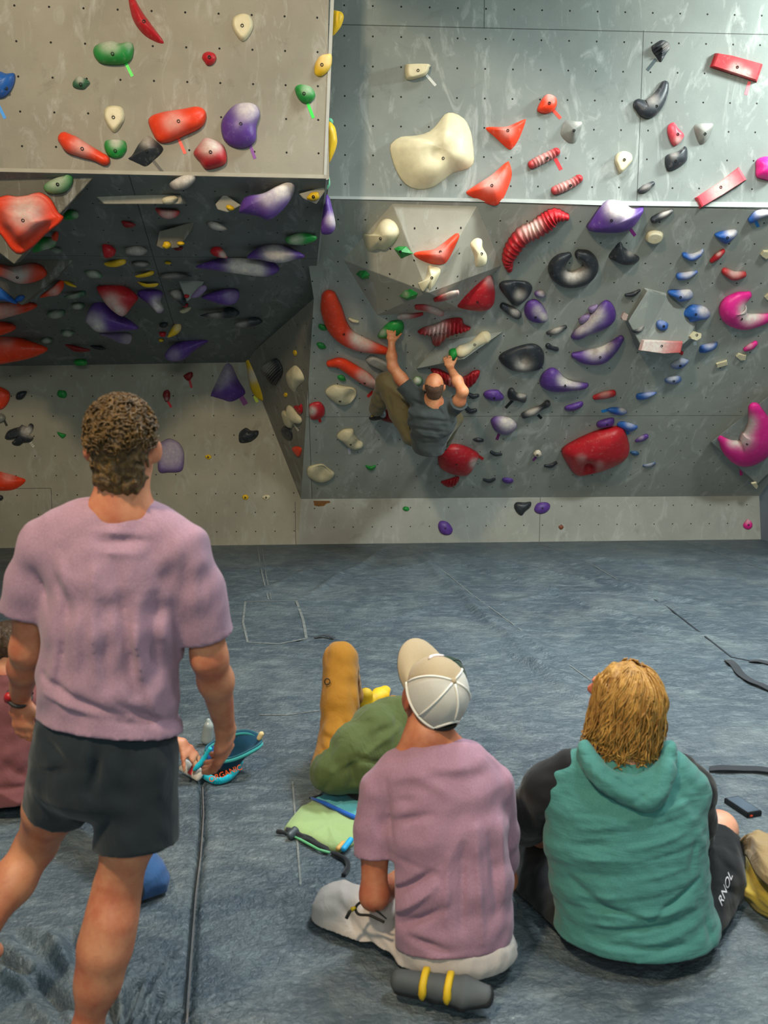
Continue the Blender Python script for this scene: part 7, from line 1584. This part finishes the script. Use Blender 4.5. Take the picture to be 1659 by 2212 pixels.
def pouch():
    gr = clothmat('lime_fabric', (146, 170, 116), heather=.06, wr=.003); cy = clothmat('aqua_fabric', (88, 168, 180), heather=.05, wr=.003); bl = clothmat('royal_zip', (32, 88, 178), heather=.05, wr=.001); bk = clothmat('black_webbing', (34, 36, 40), heather=.08, wr=.001)
    def slab(name, px, mat, parent, z0, z1, puff=.006):
        pts = [G(x, y) for x, y in px]; c = sum(pts) / len(pts); o = spline_closed([p[:2] for p in pts], 40) if len(pts) > 99 else np.array(sum([[p[:2] * (1 - k / 6) + q[:2] * k / 6 for k in range(6)] for p, q in zip(pts, pts[1:] + pts[:1])], []))
        n = len(o); vs, fs = [], []
        for t, z in ((0, z0), (0, z0 + (z1 - z0) * .55), (.06, z1), (.3, z1 + puff * .6), (.65, z1 + puff)):
            for p in o: vs.append((p[0] + (c[0] - p[0]) * t, p[1] + (c[1] - p[1]) * t, z + (.004 * math.sin(p[0] * 60) if t else 0)))
        vs.append((c[0], c[1], z1 + puff))
        for l in range(4):
            for i in range(n): fs.append((l * n + i, l * n + (i + 1) % n, l * n + n + (i + 1) % n, l * n + n + i))
        for i in range(n): fs.append((4 * n + i, 4 * n + (i + 1) % n, 5 * n))
        fs.append(tuple(range(n - 1, -1, -1))); me = mesh(name, vs, fs); bm = bmesh.new(); bm.from_mesh(me); bmesh.ops.recalc_face_normals(bm, faces=bm.faces); bm.to_mesh(me); bm.free()
        me.polygons.foreach_set('use_smooth', [True] * len(me.polygons)); return place(name, me, mat, parent, (c[0], c[1], 0) if parent is None else None)
    body = slab('zip_pouch', [(614, 1794), (650, 1748), (674, 1737), (790, 1788), (790, 1815), (735, 1842), (712, 1838)], gr, None, -.004, .024)
    tag(body, 'lime green and aqua zip pouch lying flat on the mat beside the cap wearer', 'pouch')
    slab('aqua_panel', [(676, 1738), (692, 1727), (708, 1722), (738, 1722), (778, 1742), (790, 1750), (790, 1786)], cy, body, 0, .026)
    def up(x, y, z=.033): return G(x, y) + np.array([0, 0, z])
    tubes('zip', [([up(x, y) for x, y in [(672, 1739), (700, 1750), (740, 1770), (788, 1792)]], .010, .010)], bl, body, 6)
    tubes('zip_pull', [([up(697, 1731), up(680, 1737), up(668, 1740)], .005, .004)], bk, body, 5)
    slab('mouth', [(616, 1797), (640, 1800), (712, 1840), (708, 1846), (660, 1824), (622, 1806)], bk, body, 0, .02, .004)
    tubes('mouth_edge', [([G(x, y) + [0, 0, .012] for x, y in [(620, 1806), (650, 1820), (690, 1842), (712, 1848)]], .006, .006)], simple('green_piping', (96, 170, 120), .6), body, 5)
    soft('buckle', G(632, 1812) - .06, G(632, 1812) + [.06, .06, .08], .004, lambda b: b.loft([(G(626, 1816) + [0, 0, .02], .018, .012), (G(640, 1806) + [0, 0, .025], .020, .012)], (.6, .8, 0), .01), simple('buckle_plastic', (54, 62, 68), .4), body)
    tubes('side_strap', [([G(x, y) + [0, 0, .012] for x, y in [(618, 1806), (606, 1803), (598, 1802)]], .012, .010)], bk, body, 6)
    tubes('webbing_tail', [(spline3([G(x, y) + [0, 0, .01] for x, y in [(716, 1846), (732, 1854), (748, 1864), (752, 1878), (742, 1896)]]), .012, .009)], bk, body, 6)
    soft('blue_tag', G(752, 1840) - .07, G(752, 1840) + [.07, .07, .09], .004, lambda b: b.loft([(G(742, 1850) + [0, 0, .03], .012, .012), (G(758, 1832) + [0, 0, .035], .012, .012)], (.6, .8, 0), .01), simple('tag_blue', (40, 160, 214), .5), body)
    soft('tan_tag', G(736, 1845) - .07, G(736, 1845) + [.07, .07, .09], .004, lambda b: b.loft([(G(730, 1848) + [0, 0, .028], .010, .010), (G(742, 1836) + [0, 0, .03], .010, .010)], (.6, .8, 0), .01), simple('tag_tan', (206, 160, 90), .6), body)
pouch()

def phone():
    c = G(1604, 1748); a = math.radians(-50); d = unit((G(1640, 1772) - G(1564, 1722)) * [1, 1, 0]); s = np.array([-d[1], d[0], 0]); L, Wd, t = .155, .074, .011
    def bx(name, l, w, z0, z1, mat, parent, off=(0, 0)):
        vs = [c + d * (sx * l / 2 + off[0]) + s * (sy * w / 2 + off[1]) + [0, 0, z] for z in (z0, z1) for sx, sy in ((-1, -1), (1, -1), (1, 1), (-1, 1))]
        me = mesh(name, vs, [(3, 2, 1, 0), (4, 5, 6, 7), (0, 1, 5, 4), (1, 2, 6, 5), (2, 3, 7, 6), (3, 0, 4, 7)])
        bm = bmesh.new(); bm.from_mesh(me); bmesh.ops.recalc_face_normals(bm, faces=bm.faces); bmesh.ops.bevel(bm, geom=[e for e in bm.edges], offset=min(.003, (z1 - z0) * .35), segments=2, affect='EDGES'); bm.to_mesh(me); bm.free()
        return place(name, me, mat, parent, c if parent is None else None)
    ph = bx('phone', L, Wd, 0, t + .012, simple('black_case', (22, 24, 28), .4), None); tag(ph, 'black smartphone lying face up on the mat by the bare knee', 'phone')
    bx('screen', L - .016, Wd - .012, t + .010, t + .0135, simple('dark_glass', (84, 98, 112), .12, spec=.6), ph)
    bx('case_accent', .008, .016, .004, .014, simple('orange_accent', (190, 70, 40), .5), ph, (L / 2, -.018))
phone()

def jacket():
    kh = clothmat('khaki_canvas', (150, 128, 92), heather=.08, wr=.004); ye = clothmat('mustard_lining', (176, 152, 62), heather=.08, wr=.004)
    def sheet(name, rows, mat, parent, th=.008):
        g = [[G(x, y, z) for x, y, z in r] for r in rows]
        g1 = [spline3(r, 6) for r in g]; g2 = [spline3([r[i] for r in g1], 6) for i in range(len(g1[0]))]; n, m = len(g2), len(g2[0])
        top = [[p + np.array([0, 0, .004 * math.sin(i * .9 + k * .5) + .003 * math.sin(k * 1.3)]) for k, p in enumerate(r)] for i, r in enumerate(g2)]
        vs = [p for r in top for p in r] + [p - np.array([0, 0, th]) for r in top for p in r]; q = n * m; fs = []
        for i in range(n - 1):
            for k in range(m - 1):
                x = i * m + k; fs.append((x, x + 1, x + m + 1, x + m)); fs.append((q + x, q + x + m, q + x + m + 1, q + x + 1))
        ed = [i * m for i in range(n)] + [(n - 1) * m + k for k in range(1, m)] + [i * m + m - 1 for i in range(n - 2, -1, -1)] + [k for k in range(m - 2, 0, -1)]
        for a, c in zip(ed, ed[1:] + ed[:1]): fs.append((a, c, q + c, q + a))
        me = mesh(name, vs, fs); bm = bmesh.new(); bm.from_mesh(me); bmesh.ops.recalc_face_normals(bm, faces=bm.faces); bm.to_mesh(me); bm.free()
        me.polygons.foreach_set('use_smooth', [True] * len(me.polygons)); return place(name, me, mat, parent, G(1655, 1940) if parent is None else None)
    jk = sheet('jacket', [[(1584, 1832, .04), (1608, 1838, .10), (1640, 1882, .10), (1740, 1935, .07)], [(1582, 1880, .06), (1612, 1893, .07), (1645, 1930, .09), (1740, 1985, .05)],
                          [(1584, 1905, .02), (1612, 1925, .07), (1650, 1955, .05), (1740, 2005, .05)], [(1590, 1920, .012), (1615, 1946, .012), (1655, 1977, .012), (1740, 2025, .012)]], ye, None)
    tag(jk, 'khaki jacket with mustard lining heaped on the mat at the right edge', 'jacket')
    sheet('flap', [[(1600, 1814, .17), (1626, 1795, .22), (1660, 1798, .23), (1740, 1815, .2)], [(1594, 1824, .12), (1622, 1810, .21), (1652, 1830, .23), (1740, 1860, .21)],
                   [(1590, 1838, .06), (1620, 1828, .18), (1652, 1872, .20), (1740, 1925, .17)], [(1588, 1850, .03), (1612, 1846, .14), (1650, 1902, .16), (1740, 1962, .12)]], kh, jk)
jacket()

m_web = clothmat('mat_webbing', (44, 48, 54), heather=.1, wr=.001)
def strap(label, px, w, z):
    pts = spline3([G(x, y) + [0, 0, .006 + .012 * abs(math.sin(i * 1.3))] for i, (x, y) in enumerate(px)], 6)
    o = ribbon('mat_strap', [p for p in pts], w, m_web, None, .004, z); tag(o, label, 'strap', 'loose straps on the mat')
strap('crumpled dark strap running to the right edge from a small loop', [(1572, 1428), (1585, 1442), (1600, 1460), (1622, 1476), (1645, 1486), (1670, 1496)], .05, .004)
strap('short dark strap at the right edge above the crumpled one', [(1620, 1430), (1640, 1434), (1670, 1440)], .05, .004)
strap('flat dark strap at the right edge beside the teal top', [(1532, 1664), (1560, 1667), (1600, 1666), (1640, 1668), (1675, 1674)], .055, .004)
o = tubes('strap_loop', [([G(1566, 1424) + np.array([math.cos(a) * .035, math.sin(a) * .04, .02]) for a in np.linspace(0, 6.28, 20)], .010, .010)], m_web, None, 6) if False else None
strap('tiny dark tag of webbing beside the stitched square on the mat', [(680, 1380), (700, 1378), (722, 1382)], .03, .004)
m_pl = simple('chalk_flake', (150, 160, 158), .8)
if SHORTS_TEXT: 
    bpy.context.view_layer.update()
    from mathutils.bvhtree import BVHTree
    sh_, tn_ = SHORTS_TEXT
    tx = text_on(tn_, 'RNOL', *topx(tn_.o), .052, 0, simple('white_print', (206, 200, 204), .7), sh_, .0, 'printed_lettering', .0)
    bpy.context.view_layer.update()
    bvh = BVHTree.FromObject(sh_, bpy.context.evaluated_depsgraph_get()); mi = sh_.matrix_world.inverted(); mw_ = tx.matrix_world; nn_ = Vector(tn_.n)
    bm = bmesh.new(); bm.from_mesh(tx.data); bmesh.ops.triangulate(bm, faces=bm.faces); bmesh.ops.subdivide_edges(bm, edges=bm.edges, cuts=2, use_grid_fill=True)
    lost = []
    for v in bm.verts:
        w_ = mw_ @ v.co; dr = (w_ - Vector(CAM)).normalized(); h_ = bvh.ray_cast(mi @ Vector(CAM), (mi.to_3x3() @ dr).normalized(), 6)
        if h_[0] is not None: v.co = mw_.inverted() @ (sh_.matrix_world @ h_[0] - dr * .004)
        else: lost.append(v)
    bmesh.ops.delete(bm, geom=lost, context='VERTS')
    bm.to_mesh(tx.data); bm.free()
